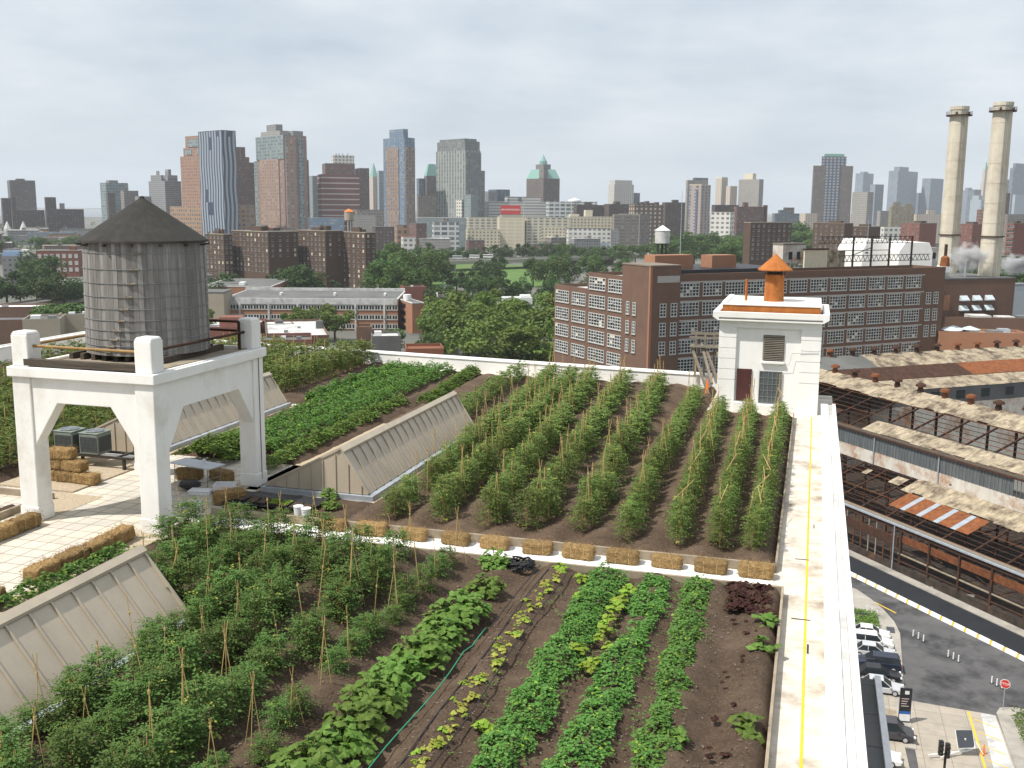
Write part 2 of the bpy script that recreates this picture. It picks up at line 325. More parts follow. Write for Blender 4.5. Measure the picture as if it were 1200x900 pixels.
S.view_settings.view_transform='Standard'; S.view_settings.look='None'; S.view_settings.gamma=1; S.view_settings.exposure=0.17
S.cycles.use_denoising=True
S.cycles.max_bounces=6; S.cycles.diffuse_bounces=3; S.cycles.glossy_bounces=2; S.cycles.transmission_bounces=3; S.cycles.volume_bounces=1; S.cycles.transparent_max_bounces=6
S.cycles.caustics_reflective=False; S.cycles.caustics_refractive=False
# ================================================================== THE ROOF FARM
V3=Vector
def quad_leaf(mb,c,d,n,l,w,mat=0,fold=.25):
    """a diamond leaf: base c, direction d, normal n"""
    s=d.cross(n); s.normalize(); tip=c+d*l; mid=c+d*l*.45
    lift=n*(w*fold)
    mb.add([c,mid+s*w*.5+lift,tip,mid-s*w*.5+lift],[(0,1,2,3)],mat)
def rnd_dir(r,zlo=-.3,zhi=1.):
    a=r.uniform(0,2*PI); z=r.uniform(zlo,zhi); q=math.sqrt(max(0,1-z*z)); return V3((q*math.cos(a),q*math.sin(a),z))
def tomato_mesh(seed,h=1.35,rad=.5,nl=95,name='tomato_plant',leaf='leaf_tomato',ls=1.):
    r=random.Random(seed); mb=MB()
    for k in range(3):
        a=r.uniform(0,6.3); mb.tube([(0,0,-.05),(math.cos(a)*.06,math.sin(a)*.06,h*.5),(math.cos(a)*.1,math.sin(a)*.1,h*.95)],.012,4,1,.005)
    for i in range(nl):
        f=(i+.5)/nl; z=h*(.06+.9*f**.85); prof=rad*(1.05-.62*f**2)*r.uniform(.35,1.08)*(.8 if f<.12 else 1)
        a=r.uniform(0,2*PI); d=V3((math.cos(a),math.sin(a),r.uniform(-.25,.45))).normalized()
        c0=V3((math.cos(a),math.sin(a),0))*r.uniform(.02,.12)+V3((0,0,z)); end=c0+d*prof; end.z-=prof*.25*r.random()
        for j in range(7):
            q=.25+.75*j/6; p=c0.lerp(end,q); side=V3((-d.y,d.x,0))*(1 if j%2 else -1)
            dd=(d*(.5 if j<6 else 1)+side*(.85 if j<6 else 0)+V3((0,0,r.uniform(-.5,.25)))).normalized()
            n=(V3((0,0,1))+rnd_dir(r,-1,1)*.55).normalized()
            quad_leaf(mb,p,dd,n,r.uniform(.085,.15)*ls,r.uniform(.05,.085)*ls,0 if (i+seed)%53 else 2)
    return mb.mesh(name,[leaf,'bamboo','leaf_yellow'])
TOM=[tomato_mesh(100+i,1.3,.54,165,ls=.68) for i in range(5)]
TOML=[tomato_mesh(150+i,1.3,.58,78,ls=1.) for i in range(5)]
TOMD=[tomato_mesh(200+i,1.02,.57,205,leaf='leaf_tomato_dark',ls=.62) for i in range(5)]
def tripod_mesh(seed,h=1.9,n=3):
    r=random.Random(seed); mb=MB(); top=V3((r.uniform(-.06,.06),r.uniform(-.06,.06),h*.88))
    for k in range(n):
        a=2*PI*k/n+r.uniform(-.5,.5); b=V3((math.cos(a)*r.uniform(.12,.36),math.sin(a)*r.uniform(.12,.36),-.05)); d=(top-b)*(1+r.uniform(.02,.3))
        mb.tube([b,b+d],.0095,5)
    mb.cyl(top.x,top.y,top.z-.03,top.z+.03,.026,n=6)
    return mb.mesh('bamboo_tripod',['bamboo'])
TRI=[tripod_mesh(300+i,1.55+.18*(i%3),2+(i%2)) for i in range(6)]
STK=[tripod_mesh(320+i,1.8,1) for i in range(2)]
# ---- deck, walls and parapets
U0,U1,V0,V1=-49.6,1.3,4.,59.
fb=rthing('farm_building','white painted industrial building carrying the rooftop farm','building')
mb=MB(); mb.prism([(U0,V0),(U1,V0),(U1,57.9),(-6,57.9),(U0,62.6)],GZ,-.30,0); mb.build('wall','white_stucco',fb)
def zz(px,py,z): p=P(px,py,z); return p.x*CA-p.y*SA, p.x*SA+p.y*CA
wg=MB(); wx=zz(1042,900,-13)[0]; wg.box(1.32,wx,12,zz(1020,800,-13)[1],GZ,-13.0); wg.box(1.32,wx+.06,11.9,zz(1020,800,-13)[1]+.1,-13.0,-12.85,1)
wg.box(1.36,2.7,12,zz(1020,800,-13)[1]-.1,-12.849,-12.7,2); [wg.box(2.75,wx-.05,13+3.1*k,13.12+3.1*k,-12.849,-12.83,2) for k in range(16)]
wo=wg.build('side_wing',['concrete','roof_grey','roof_dark'],fb)
wt=MB(); wt.box(wx-.2,wx+.08,11.9,zz(1020,800,-13)[1]+.1,-12.848,-12.62); wt.build('wing_coping','white_paint',fb)
wm=MB()
for k in range(7):
    wm=MB(); y0=20+k*5.2
    wm.box(0,.06,0,3.4,0,2.2,0); wm.box(-.02,.09,-.1,3.5,-.12,0,1); wm.box(.02,.1,1.65,1.75,0,2.2,1); wm.box(.02,.1,0,3.4,1.05,1.13,1)
    wm.build('window',['glass_dark','grey_metal'],fb,(wx+.005,y0,-16.6))
dk=MB(); dk.prism([(U0,V0),(U1,V0),(U1,57.9),(-6,57.9),(U0,62.6)],-.30,0); o=struct(dk.build('roof_floor','white_walk',None,(0,0,0),-A))
def parapet(name,label,pts,h,th,side):
    """low wall along pts (u,v), inner face on the line, thickness outward"""
    t=rthing(name,label,'parapet')
    (x0,y0),(x1,y1)=pts; d=V3((x1-x0,y1-y0,0)); ln=d.length; d/=ln; n=V3((-d.y,d.x,0))*side
    a=math.atan2(d.y,d.x); 
    def bx(nm,p0,p1,z0,z1,m,bev=.015):
        b=MB(); lo,hi=sorted((p0*side,p1*side)); b.box(0,ln,lo,hi,z0,z1); return b.build(nm,m,t,(x0,y0,0),a,bevel=bev)
    bx('wall',0,th,0,h,'white_bright'); bx('coping',-.05,th*.5,h+.002,h+.07,'white_bright'); bx('gutter',th*.5+.003,th*.8,h+.001,h+.03,'roof_white'); bx('lip',th*.8+.003,th+.05,h+.002,h+.10,'white_bright')
    return t
parapet('parapet','white right-hand roof parapet running from the foreground to the white bulkhead',[(.72,V0),(.72,51.9)],.55,.58,-1)
parapet('parapet','long white parapet across the far edge of the roof farm',[(-49,61.7),(-6.0,57.3)],.82,.6,1)
parapet('parapet','white parapet on the far left edge of the roof, seen left of the water tank',[(-49,61.6),(-49,20)],.9,.6,-1)
parapet('parapet','short white parapet stub just left of the white bulkhead',[(-5.99,57.3),(-4.6,57.2)],.82,.6,1)
def strip(name,mat_,u0,u1,v0,v1,z=.004,label=None,cat='marking'):
    b=MB(); b.box(u0,u1,v0,v1,0.001,z); o=b.build(name,mat_,None,(0,0,0),-A); return o
yl=strip('yellow_line','yellow_paint',.24,.30,V0,51.5); struct(yl)
yl=strip('yellow_line','yellow_paint',-17.2,-.5,27.02,27.07); struct(yl)
cr=MB(); rr=random.Random(4)
for (u,v,du,dv) in ((.28,25.2,.35,.02),(.35,23.2,.03,.5),(.22,29.8,.3,.02),(.45,33,.02,.4)): cr.box(u-du,u+du*.3,v,v+dv+.02,.004,.012)
cr.build('roof_joint','black_plastic',None,(0,0,0),-A)['kind']='structure'
# ---- terrace and soil beds
pv=MB(); pv.box(-24.3,-18.5,8,35,.002,.05); struct(pv.build('paver_terrace','paver',None,(0,0,0),-A))
pv=MB(); pv.box(-36,-24.32,27.1,28.2,.002,.045); struct(pv.build('paver_path','paver',None,(0,0,0),-A))
pv=MB(); pv.box(-18.48,-.62,26.75,28.35,.002,.02); struct(pv.build('roof_path','white_bright',None,(0,0,0),-A))
gr=MB(); gr.box(-24.9,-23.0,26.3,29.0,.052,.06); gr.box(-19.6,-18.0,25.6,26.9,.052,.058); gr.box(-19.2,-18.45,8,25.5,.052,.06); gr.box(-27.6,-24.4,29.2,33.9,.005,.07)
gr.build('gravel','gravel',None,(0,0,0),-A)['kind']='structure'
BASE=.2
def soil_z(u,v,fur,ph):
    p=V3((u*1.3,v*1.3,0)); n=noise.fractal(p,1.,2.,4)*.05+noise.noise(p*4.5)*.02
    return max(.03,BASE+n+.11*math.cos(2*PI*(u-ph)/fur)*(1+.3*noise.noise(V3((u*.3,v*.5,3)))))
def bed(name,u0,u1,v0,v1,fur,ph,step=.14,mm='soil'):
    nu=max(2,int((u1-u0)/step)); nv=max(2,int((v1-v0)/step)); vs=[]; fs=[]
    for j in range(nv+1):
        for i in range(nu+1):
            u=u0+(u1-u0)*i/nu; v=v0+(v1-v0)*j/nv; e=min(i,nu-i,j,nv-j); z=soil_z(u,v,fur,ph) if e>0 else .004
            vs.append((u,v,z))
    for j in range(nv):
        for i in range(nu): a=j*(nu+1)+i; fs.append((a,a+1,a+nu+2,a+nu+1))
    b=MB(); b.add(vs,fs); struct(b.build(name,mm,None,(0,0,0),-A,smooth=True))
bed('soil',-18.3,-.36,9,26.7,1.42,-9.2)
bed('soil',-13.95,-.6,28.5,51.0,1.5,-1.2,.16,'soil_pale')
bed('soil',-18.6,-4.8,43.3,57.5,2.2,-9.2,.2,'soil_pale')
bed('soil',-18.4,-13.9,28.5,31.3,60.,14.,.16)
bed('soil',-24.6,-18.7,35.1,58.4,1.35,-23.5,.2)
bed('soil',-48,-24.62,46.5,60.3,1.5,-26,.3)
bed('soil',-48,-29.5,28.3,46.4,1.5,-30,.3)
bed('soil',-29.45,-27.7,28.3,33.6,1.5,-30,.3)
bed('soil',-36,-24.5,12,27.0,1.5,-26,.25)
ed=MB()
for a in ((-18.4,-13.9,28.36,28.46),(-13.9,-.6,28.36,28.46),(-.36,-.30,9,26.7),(-.6,-.54,28.5,51),(-18.44,-.36,26.62,26.72),(-24.5,-24.4,12,27),(-36,-24.4,28.2,28.29)):
    ed.box(*a,.003,.27)
for k,a in enumerate(()): pass
o=ed.build('bed_edging','timber_edge',None,(0,0,0),-A); tag(o,'low weathered timber boards edging the soil beds','edging')
# ---- copies of planted things
def put(name,me,u,v,z,rz,sc,label,cat,group):
    o=bpy.data.objects.new(name,me); COL.objects.link(o); o.location=UV(u,v,z); o.rotation_euler=(0,0,rz)
    o.scale=sc if isinstance(sc,tuple) else (sc,sc,sc); return tag(o,label,cat,group)
rr=random.Random(11)
def merge(dst,me,u,v,z,rz,sc,zs=1.):
    c,s=math.cos(rz),math.sin(rz); b=len(dst.v)
    for p in me.vertices: x,y,w_=p.co; dst.v.append((u+(x*c-y*s)*sc,v+(x*s+y*c)*sc,z+w_*sc*zs))
    for p in me.polygons: dst.f.append([b+i for i in p.vertices]); dst.m.append(p.material_index)
# upper right field: nine rows
NEAR=[-1.2,-2.25,-3.45,-4.95,-6.35,-7.9,-9.3,-10.9,-12.45]; FAR=[(-1.2,50.4),(-2.6,50.6),(-4.05,51.),(-5.6,53.6),(-7.9,56.8),(-9.9,57.),(-11.8,57.),(-12.9,57.),(-14.,57.2)]
farrows=MB(); n_ind=0
for k,(un,(uf,vf)) in enumerate(zip(NEAR,FAR)):
    v=29.5+rr.uniform(0,.2); stp=.60; i=0
    while v<vf:
        u=un+(uf-un)*(v-29.5)/(vf-29.5); du=rr.gauss(0,.05 if k<4 else .13); dv=rr.gauss(0,.08)
        wd=.77 if k<4 else (.92 if k==8 else rr.uniform(.85,1.02)); hh=(.95 if k<4 else .74 if k==8 else .9)*rr.uniform(.8,1.12)
        skip=(k>=4 and rr.random()<.06)
        if not skip:
            if v<40.6:
                put('tomato_plant',TOM[rr.randrange(5)],u+du,v+dv,BASE,rr.uniform(0,6.3),(wd,wd,hh),f'staked tomato plant beyond the bales, {ORD[k]} row from the parapet walkway','plant',f'tomato plants of the {ORD[k]} row beyond the bale path'); n_ind+=1
            else: merge(farrows,TOML[rr.randrange(5)],u+du,v+dv,BASE,rr.uniform(0,6.3),wd*1.06,.74)
        if i%(2 if k>3 else 3)==1 and rr.random()<.8:
            put('bamboo_tripod',TRI[rr.randrange(6)],u+rr.gauss(0,.08),v+.3,BASE,rr.uniform(0,6.3),rr.uniform(.85,1.1),f'bamboo cane tripod above the {ORD[k]} tomato row left of the parapet walkway','bamboo stakes',f'bamboo tripods of the {ORD[k]} row beyond the bale path')
        v+=stp*rr.uniform(.9,1.1); i+=1
for v_ in range(0,17): merge(farrows,TOML[v_%5],-15.4-.03*v_+rr.gauss(0,.1),44.2+v_*.76,BASE,rr.uniform(0,6.3),.8*rr.uniform(.8,1.1))
o=farrows.build('tomato_rows',['leaf_tomato','bamboo','leaf_yellow'],None,(0,0,0),-A); tag(o,'far ends of the staked tomato rows running up to the far parapet','plants',None,'stuff')
# slack canes lying along the three right-hand rows
for k,(un,uf,nm) in enumerate(((-1.2,-1.2,'first'),(-2.25,-2.6,'second'),(-3.45,-4.05,'third'))):
    b=MB(); v=30.
    while v<49.5:
        u=un+(uf-un)*(v-29.5)/21; ln=rr.uniform(1.5,2.4); a=rr.gauss(0,.09)
        z0=BASE+1.3; b.tube([(u-a,v,z0+rr.uniform(-.1,.1)),(u+a,v+ln,z0+rr.uniform(-.05,.16))],.011,5); v+=ln*(.8 if nm=='first' else 1.9)
    o=b.build('bamboo_rail','bamboo',None,(0,0,0),-A); tag(o,f'bamboo canes along the top of the {nm} tomato row from the parapet walkway','bamboo rail')
# near left field
NR=[(-9.15,13.6,26.2),(-10.5,13.2,26.3),(-11.95,12.8,26.4),(-13.25,12.6,26.4),(-14.75,20.9,26.4),(-16.15,20.9,26.4),(-17.4,25.0,26.2)]
for k,(u,va,vb) in enumerate(NR):
    v=va; i=0
    while v<vb:
        if not (k==0 and rr.random()<.3) and rr.random()>.07:
            s=rr.uniform(.86,1.22)*(.66 if k==0 else 1); h_=s*rr.uniform(.78,1.0)
            put('tomato_plant',TOMD[rr.randrange(5)],u+rr.gauss(0,.14),v+rr.gauss(0,.1),BASE,rr.uniform(0,6.3),(s,s,h_),f'dark tomato plant, {ORD[k]} row left of the leafy squash','plant',f'tomato plants of the {ORD[k]} row left of the squash'); n_ind+=1
        if (i+k)%2==0 and rr.random()<.85:
            me=TRI[rr.randrange(6)] if rr.random()<.8 else STK[rr.randrange(2)]
            put('bamboo_tripod',me,u+rr.gauss(0,.1),v+.3+rr.gauss(0,.1),BASE,rr.uniform(0,6.3),rr.uniform(.72,.98),f'bamboo cane tripod in the {ORD[k]} tomato row left of the leafy squash row','bamboo stakes',f'bamboo tripods of the {ORD[k]} row left of the squash')
        v+=rr.uniform(.56,.76); i+=1
# rows left of the terrace and the tall rows by the far-left skylight: too many and too small to tell apart
lf=MB()
for u in [-48+1.5*i for i in range(4,15)]:
    v=30+rr.uniform(0,.5)
    while v<46:
        if u<-27.6: merge(lf,TOML[rr.randrange(5)],u,v,BASE,rr.uniform(0,6.3),rr.uniform(.8,1.1))
        if rr.random()<.25 and u<-27.6: lf.tube([(u,v,0),(u+rr.gauss(0,.15),v+.1,1.8)],.014,4,1)
        v+=rr.uniform(.75,1.1)
for u in [-43,-41,-39,-37.2,-35.6,-34,-32.5,-31,-29.5,-28,-26.6]:
    v=48+rr.uniform(0,.5)
    while v<59.3:
        merge(lf,TOML[rr.randrange(5)],u,v,BASE,rr.uniform(0,6.3),rr.uniform(.95,1.3))
        if rr.random()<.5: lf.tube([(u,v,0),(u+rr.gauss(0,.12),v+rr.gauss(0,.1),2.0)],.016,4,1)
        v+=rr.uniform(.7,1.0)
for u,va,vb in ((-26,13,26.4),(-27.4,13,26.4),(-29,13,26.4),(-30.6,14,26.4)):
    v=va
    while v<vb: merge(lf,TOML[rr.randrange(5)],u+rr.gauss(0,.1),v,BASE,rr.uniform(0,6.3),rr.uniform(.55,.85)); v+=rr.uniform(.8,1.2)
o=lf.build('crop_rows',['leaf_tomato','bamboo','leaf_yellow'],None,(0,0,0),-A); tag(o,'massed staked crop rows on the left half of the roof behind the water tank arch','plants',None,'stuff')
# leafy rows (beans and the like)
def leafy_row(name,label,u0,u1,va,vb,width,height,n,size,leaf,ufar=None,gap=.0,cat='plants'):
    b=MB(); r=random.Random(hash(label)%9999 if False else int(abs(u0)*1000+va*7))
    for i in range(n):
        v=r.uniform(va,vb); f=(v-va)/(vb-va); uc=u0+(u1-u0)*f; wv=width*(.85+.5*noise.noise(V3((v*.9,uc,2)))+.35*noise.noise(V3((v*2.7,uc,5)))); uc+=.12*noise.noise(V3((v*.7,uc,9)))
        if noise.noise(V3((v*1.1,uc*3,7)))<-1+gap*2: continue
        q=r.uniform(-1,1); q=math.copysign(abs(q)**.85,q); x=q*wv/2
        hz=height*(1-.75*q*q)*(.75+.8*noise.noise(V3((x*3.2,v*2.6,uc)))); z=BASE+.02+max(.03,hz)*r.uniform(.55,1.05)
        a=r.uniform(0,2*PI); d=V3((math.cos(a),math.sin(a),r.uniform(-.45,.15))).normalized(); nn=(V3((q*.8,0,1))+rnd_dir(r,-1,1)*.45).normalized()
        quad_leaf(b,V3((uc+x,v,z)),d,nn,size*r.uniform(.7,1.3),size*r.uniform(.6,.95),(0 if r.random()<.78 else 1 if r.random()<.8 else 2),.2)
    o=b.build(name,[leaf,'leaf_tomato_dark','leaf_lime'],None,(0,0,0),-A); return tag(o,label,cat,None,'stuff')
leafy_row('bean_row','broad dense green bean row right of the yellow seedling row',-4.95,-4.85,11,26.2,1.05,.36,11500,.085,'leaf_bean')
leafy_row('bean_row','dense green bean row between the bright lettuces and the third bean row',-3.5,-3.55,11,26.3,.92,.32,9500,.085,'leaf_bean')
leafy_row('bean_row','rightmost dense green bean row beside the dark red lettuce bed',-2.2,-2.45,11,26.5,.85,.30,8500,.085,'leaf_bean')
for k,(ua,ub) in enumerate(((-23.9,-24.0),(-22.8,-22.9),(-21.7,-21.9),(-20.6,-20.9))):
    leafy_row('bean_row',['leafy row nearest the far skylight, between the two skylights','second thick bean row between the two skylights','third thick bean row between the two skylights','fourth bean row between the two skylights, next to the grassy row'][k],ua,ub,35.6 if k else 46,58.,1.15,.62,6500,.13,'leaf_bean')
leafy_row('herb_row','pale grassy herb row along the gravel strip of the middle skylight',-19.5,-19.6,33.4,47.5,.95,.5,9000,.11,'leaf_grass')
leafy_row('bean_row','short dark bean row behind the far end of the middle skylight',-18.3,-19.2,47.2,58.,1.1,.55,4500,.13,'leaf_squash')
leafy_row('herb_row','low green herb strip beside the hay bales on the terrace edge',-18.62,-18.7,19.5,24.2,.55,.3,1700,.11,'leaf_bean')
leafy_row('herb_row','dark leafy clump behind the folding table at the terrace end',-22.4,-22.0,34.0,36.8,3.4,.75,3200,.15,'leaf_squash')
# squash
def squash_mesh(seed,n=95,rad=.6,h=.62,name='squash_plant',leaf='leaf_squash',size=.115):
    r=random.Random(seed); mb=MB()
    for i in range(n):
        a=r.uniform(0,2*PI); q=math.sqrt(r.random()); z=h*(1-.6*q*q)*r.uniform(.4,1.12); c=V3((math.cos(a)*q*rad,math.sin(a)*q*rad,z))
        mb.tube([(c.x*.15,c.y*.15,0),(c.x*.7,c.y*.7,z*.75),c],.009,4)
        nn=(V3((math.cos(a)*.5*q,math.sin(a)*.5*q,1))+rnd_dir(r,-1,1)*.4).normalized(); x=nn.orthogonal().normalized(); y=nn.cross(x); ph=r.uniform(0,6.3); s=size*r.uniform(.65,1.25); pts=[]
        for j in range(10):
            g=ph+2*PI*j/10; rad_=s*(1. if j%2==0 else .74)*(.45 if j==0 else 1); pts.append(c+x*math.cos(g)*rad_+y*math.sin(g)*rad_-nn*s*r.uniform(.05,.4))
        b=len(mb.v); mb.v.append(tuple(c)); mb.v+= [tuple(p) for p in pts]
        for j in range(10): mb.f.append([b,b+1+j,b+1+(j+1)%10]); mb.m.append(0)
    return mb.mesh(name,[leaf])
SQ=[squash_mesh(400+i) for i in range(4)]
for i in range(15):
    v=13.4+i*.76+rr.uniform(-.1,.1)
    if 23.2<v<23.9: continue
    s=rr.uniform(.9,1.15)*(1 if v<22.5 else .8)
    put('squash_plant',SQ[i%4],-7.75+rr.gauss(0,.08)+.05*(v-20)/3,v,BASE,rr.uniform(0,6.3),s,'big-leaved squash plant in the squash row left of the bare furrow with the green hose','plant','squash plants in the leafy row')
put('squash_plant',SQ[1],-8.0,26.0,BASE,1.,.8,'bushy squash plant at the path edge beside the coiled black hose','plant',None)
BIG=[squash_mesh(450+i,16,.33,.35,'melon_plant','leaf_squash',.13) for i in range(2)]
for i,(u,v,s,lb) in enumerate(((-.62,24.0,1.05,'broad-leaved young plant at the walkway edge just in front of the red lettuce patch'),(-.62,22.5,1.1,'broad-leaved young plant at the walkway edge, nearer of the middle pair'),(-.75,18.7,1.1,'broad-leaved young plant at the walkway edge nearest the camera'),(-2.0,17.9,.9,'grey-green young plant between the last bean row and the bare bed'))):
    put('melon_plant',BIG[i%2],u,v,BASE,i*2.,s,lb,'plant',None)
LET=[squash_mesh(460+i,16,.17,.18,'lettuce','leaf_lime',.085) for i in range(3)]
for i in range(13):
    v=20.2+i*.40; put('lettuce',LET[i%3],-4.18+rr.gauss(0,.1),v,BASE+.12,rr.uniform(0,6.3),rr.uniform(.8,1.35),'bright lime lettuce in the line along the edge of the broad bean row','lettuce','bright lime lettuces by the broad bean row')
SEED=[squash_mesh(470+i,7,.10,.10,'seedling','leaf_yellow' if i<2 else 'leaf_lime',.06) for i in range(3)]
for i in range(95):
    v=13.5+i*.132; put('seedling',SEED[i%3],-6.25+rr.gauss(0,.13),v+rr.gauss(0,.05),BASE+.06,rr.uniform(0,6.3),rr.uniform(.6,1.25),'small yellow-green seedling in the thin row between two drip lines','seedling','yellow-green seedlings in the thin row')
for i,(u,v) in enumerate(((-5.55,17.3),(-5.5,25.6),(-5.2,24.3),(-6.2,26.2))): put('lettuce',LET[i%3],u,v,BASE,i,1.3,['blue-green kale plant beside the seedling row in the foreground','lime green plant right of the seedling row near the path','second lime green plant right of the seedling row','low lime plant at the path end of the seedling row'][i],'plant',None)
RL=[squash_mesh(480+i,18,.17,.22,'red_lettuce','leaf_red',.085) for i in range(3)]
for i in range(36):
    put('red_lettuce',RL[i%3],-1.15+rr.uniform(-.42,.5),24.7+rr.uniform(0,1.8),BASE,rr.uniform(0,6.3),rr.uniform(.8,1.3),'dark red lettuce in the dense patch at the path corner by the walkway','lettuce','dark red lettuces in the corner patch')
for i in range(34):
    put('red_lettuce',RL[i%3],-1.1+rr.choice((-.28,.05,.35))+rr.gauss(0,.04),14+rr.uniform(0,10.5),BASE,rr.uniform(0,6.3),rr.uniform(.25,.5),'small dark red lettuce seedling scattered in the bare bed by the walkway','lettuce','small red lettuces in the bare bed')
wd=MB()
for i in range(700):
    u=rr.uniform(-6,-1.6); v=rr.uniform(11,26.5)
    if abs(u+4.2)>.35 and abs(u+2.95)>.35 and rr.random()<.75: continue
    for j in range(4): quad_leaf(wd,V3((u+rr.gauss(0,.05),v+rr.gauss(0,.05),BASE+.05)),rnd_dir(rr,0,.4),V3((0,0,1)),.07,.05)
o=wd.build('weeds',['leaf_bean'],None,(0,0,0),-A); tag(o,'stray weeds between the bean rows','weeds',None,'stuff')
sg=MB()
for i in range(5000):
    u=rr.uniform(-18,-.5); v=rr.uniform(12,26.5) if rr.random()<.7 else rr.uniform(28.6,45); u=max(u,-13.8) if v>28 else u
    d=rnd_dir(rr,-.05,.1); p=V3((u,v,soil_z(u,v,1.42,-9.2)+.03)) if v<27 else V3((u,v,soil_z(u,v,1.5,-1.2)+.03)); s_=rr.uniform(.012,.035)
    quad_leaf(sg,p,d,V3((0,0,1)),s_*2.5,s_,0)
o=sg.build('mulch',['timber_grey'],None,(0,0,0),-A); tag(o,'scattered straw and chips on the soil','mulch',None,'stuff')
cl=MB()
for i in range(9000):
    if rr.random()<.75: u=rr.uniform(-14,-.5); v=rr.uniform(12,26.5); z=soil_z(u,v,1.42,-9.2)
    else: u=rr.uniform(-13.8,-.7); v=rr.uniform(28.6,44); z=soil_z(u,v,1.5,-1.2)
    s_=rr.uniform(.012,.05)*rr.uniform(.5,1.); a=rr.uniform(0,6.3); q=[(u+math.cos(a+k*PI/2)*s_*rr.uniform(.7,1.3),v+math.sin(a+k*PI/2)*s_*rr.uniform(.7,1.3),z-.01) for k in range(4)]
    cl.add(q+[(u+rr.gauss(0,s_*.3),v+rr.gauss(0,s_*.3),z+s_*rr.uniform(.5,1.))],[(0,1,4),(1,2,4),(2,3,4),(3,0,4)])
o=cl.build('soil_clods',['soil'],None,(0,0,0),-A); tag(o,'loose clods on the soil of the beds','soil',None,'stuff')
# hoses
def hose(name,label,pts,r,m,n=6): b=MB(); b.tube(pts,r,n); o=b.build(name,m,None,(0,0,0),-A,smooth=True); return tag(o,label,'hose')
hose('garden_hose','green garden hose lying along the bare furrow right of the squash',[(-6.95+.05*math.sin(v*1.1)+(.1 if v>20.5 else 0),v,BASE+.10) for v in [13+.35*i for i in range(26)]],.013,'hose_green')
hose('drip_line','black drip line along the left side of the seedling row',[(-6.5+.03*math.sin(v),v,BASE+.12) for v in [12+.5*i for i in range(29)]],.013,'black_plastic')
hose('drip_line','black drip line along the right side of the seedling row',[(-5.95+.03*math.sin(v*.8),v,BASE+.12) for v in [12+.5*i for i in range(29)]],.013,'black_plastic')
hose('drip_line','black drip line in the bare furrow beyond the green hose',[(-6.8+.02*math.sin(v),v,BASE+.10) for v in [21.8+.5*i for i in range(10)]],.013,'black_plastic')
pts=[]
for i in range(150):
    a=i*.33; r_=.16+.24*((i*7)%23)/23; pts.append((-7.25+math.cos(a)*r_,26.05+math.sin(a)*r_,BASE+.06+.22*i/150))
hose('hose_coil','coil of black irrigation hose heaped at the path edge',pts,.024,'black_plastic')
# ---- hay bales
def bale_mesh(seed):
    r=random.Random(seed); b=MB(); nx,ny,nz=14,8,7; lx,ly,lz=.96,.46,.40
    pos=lambda i,j,k:V3((lx*(i/nx-.5),ly*(j/ny-.5),lz*k/nz))
    idx={}
    def vid(i,j,k):
        if (i,j,k) not in idx:
            p=pos(i,j,k); q=V3((p.x/lx*2,p.y/ly*2,(p.z/lz-.5)*2)); e=sorted((abs(q.x),abs(q.y),abs(q.z)))
            sh=1-.10*max(0,(e[1]-.72)/.28)-.05*max(0,(e[0]-.75)/.25)
            c=V3((0,0,lz/2)); p=c+(p-c)*sh; n=noise.noise_vector(p*9+V3((seed,0,0)))*.032; p+=n
            for tx in (-.2,.2):
                if abs(p.x-tx)<.05: p.z-= .012*(1 if k>nz/2 else -1); p.y*=.97
            idx[(i,j,k)]=len(b.v); b.v.append((p.x,p.y,max(0,p.z)))
        return idx[(i,j,k)]
    def face(a): b.f.append([vid(*x) for x in a]); b.m.append(0)
    for i in range(nx):
        for j in range(ny):
            face(((i,j,nz),(i+1,j,nz),(i+1,j+1,nz),(i,j+1,nz))); face(((i,j,0),(i,j+1,0),(i+1,j+1,0),(i+1,j,0)))
        for k in range(nz):
            face(((i,0,k),(i+1,0,k),(i+1,0,k+1),(i,0,k+1))); face(((i,ny,k),(i,ny,k+1),(i+1,ny,k+1),(i+1,ny,k)))
    for j in range(ny):
        for k in range(nz):
            face(((0,j,k),(0,j,k+1),(0,j+1,k+1),(0,j+1,k))); face(((nx,j,k),(nx,j+1,k),(nx,j+1,k+1),(nx,j,k+1)))
    for i in range(620):
        ax=r.randrange(3); p=V3((r.uniform(-.47,.47),r.uniform(-.22,.22),r.uniform(.02,.4))); s=r.choice((-1,1))
        if ax==0: p.x=.47*s; n=V3((s,0,0))
        elif ax==1: p.y=.22*s; n=V3((0,s,0))
        else: p.z=.395; n=V3((0,0,1))
        d=(rnd_dir(r,-1,1)+n*.25).normalized(); quad_leaf(b,p,d,n,r.uniform(.06,.16),.010,0,0)
    m=b.mesh('hay_bale',['straw']); tws=[]
    for tx in (-.2,.2):
        tw=MB(); tw.tube([(tx,-.225,.02),(tx,-.225,.375),(tx,.225,.375),(tx,.225,.02)],.008,4); tws.append(tw.mesh('twine',['twine']))
    return m,tws
BAL=[bale_mesh(500+i) for i in range(4)]
def bale(u,v,z,rz,label,group=None,i=0,s=1.):
    me,tw=BAL[i%4]; o=bpy.data.objects.new('hay_bale',me); COL.objects.link(o); o.location=UV(u,v,z); o.rotation_euler=(0,0,-A+rz); o.scale=(s,s,s)
    tag(o,label,'hay bale',group); [setattr(link('twine',x),'parent',o) for x in tw]; return o
PB=[(-15.1,28.25),(-13.95,28.2),(-12.6,28.1),(-11.2,28.05),(-9.85,28.05),(-8.62,28.02),(-7.3,27.98),(-6.07,27.95),(-4.78,27.95),(-3.52,27.95),(-2.3,27.92),(-1.08,27.92)]
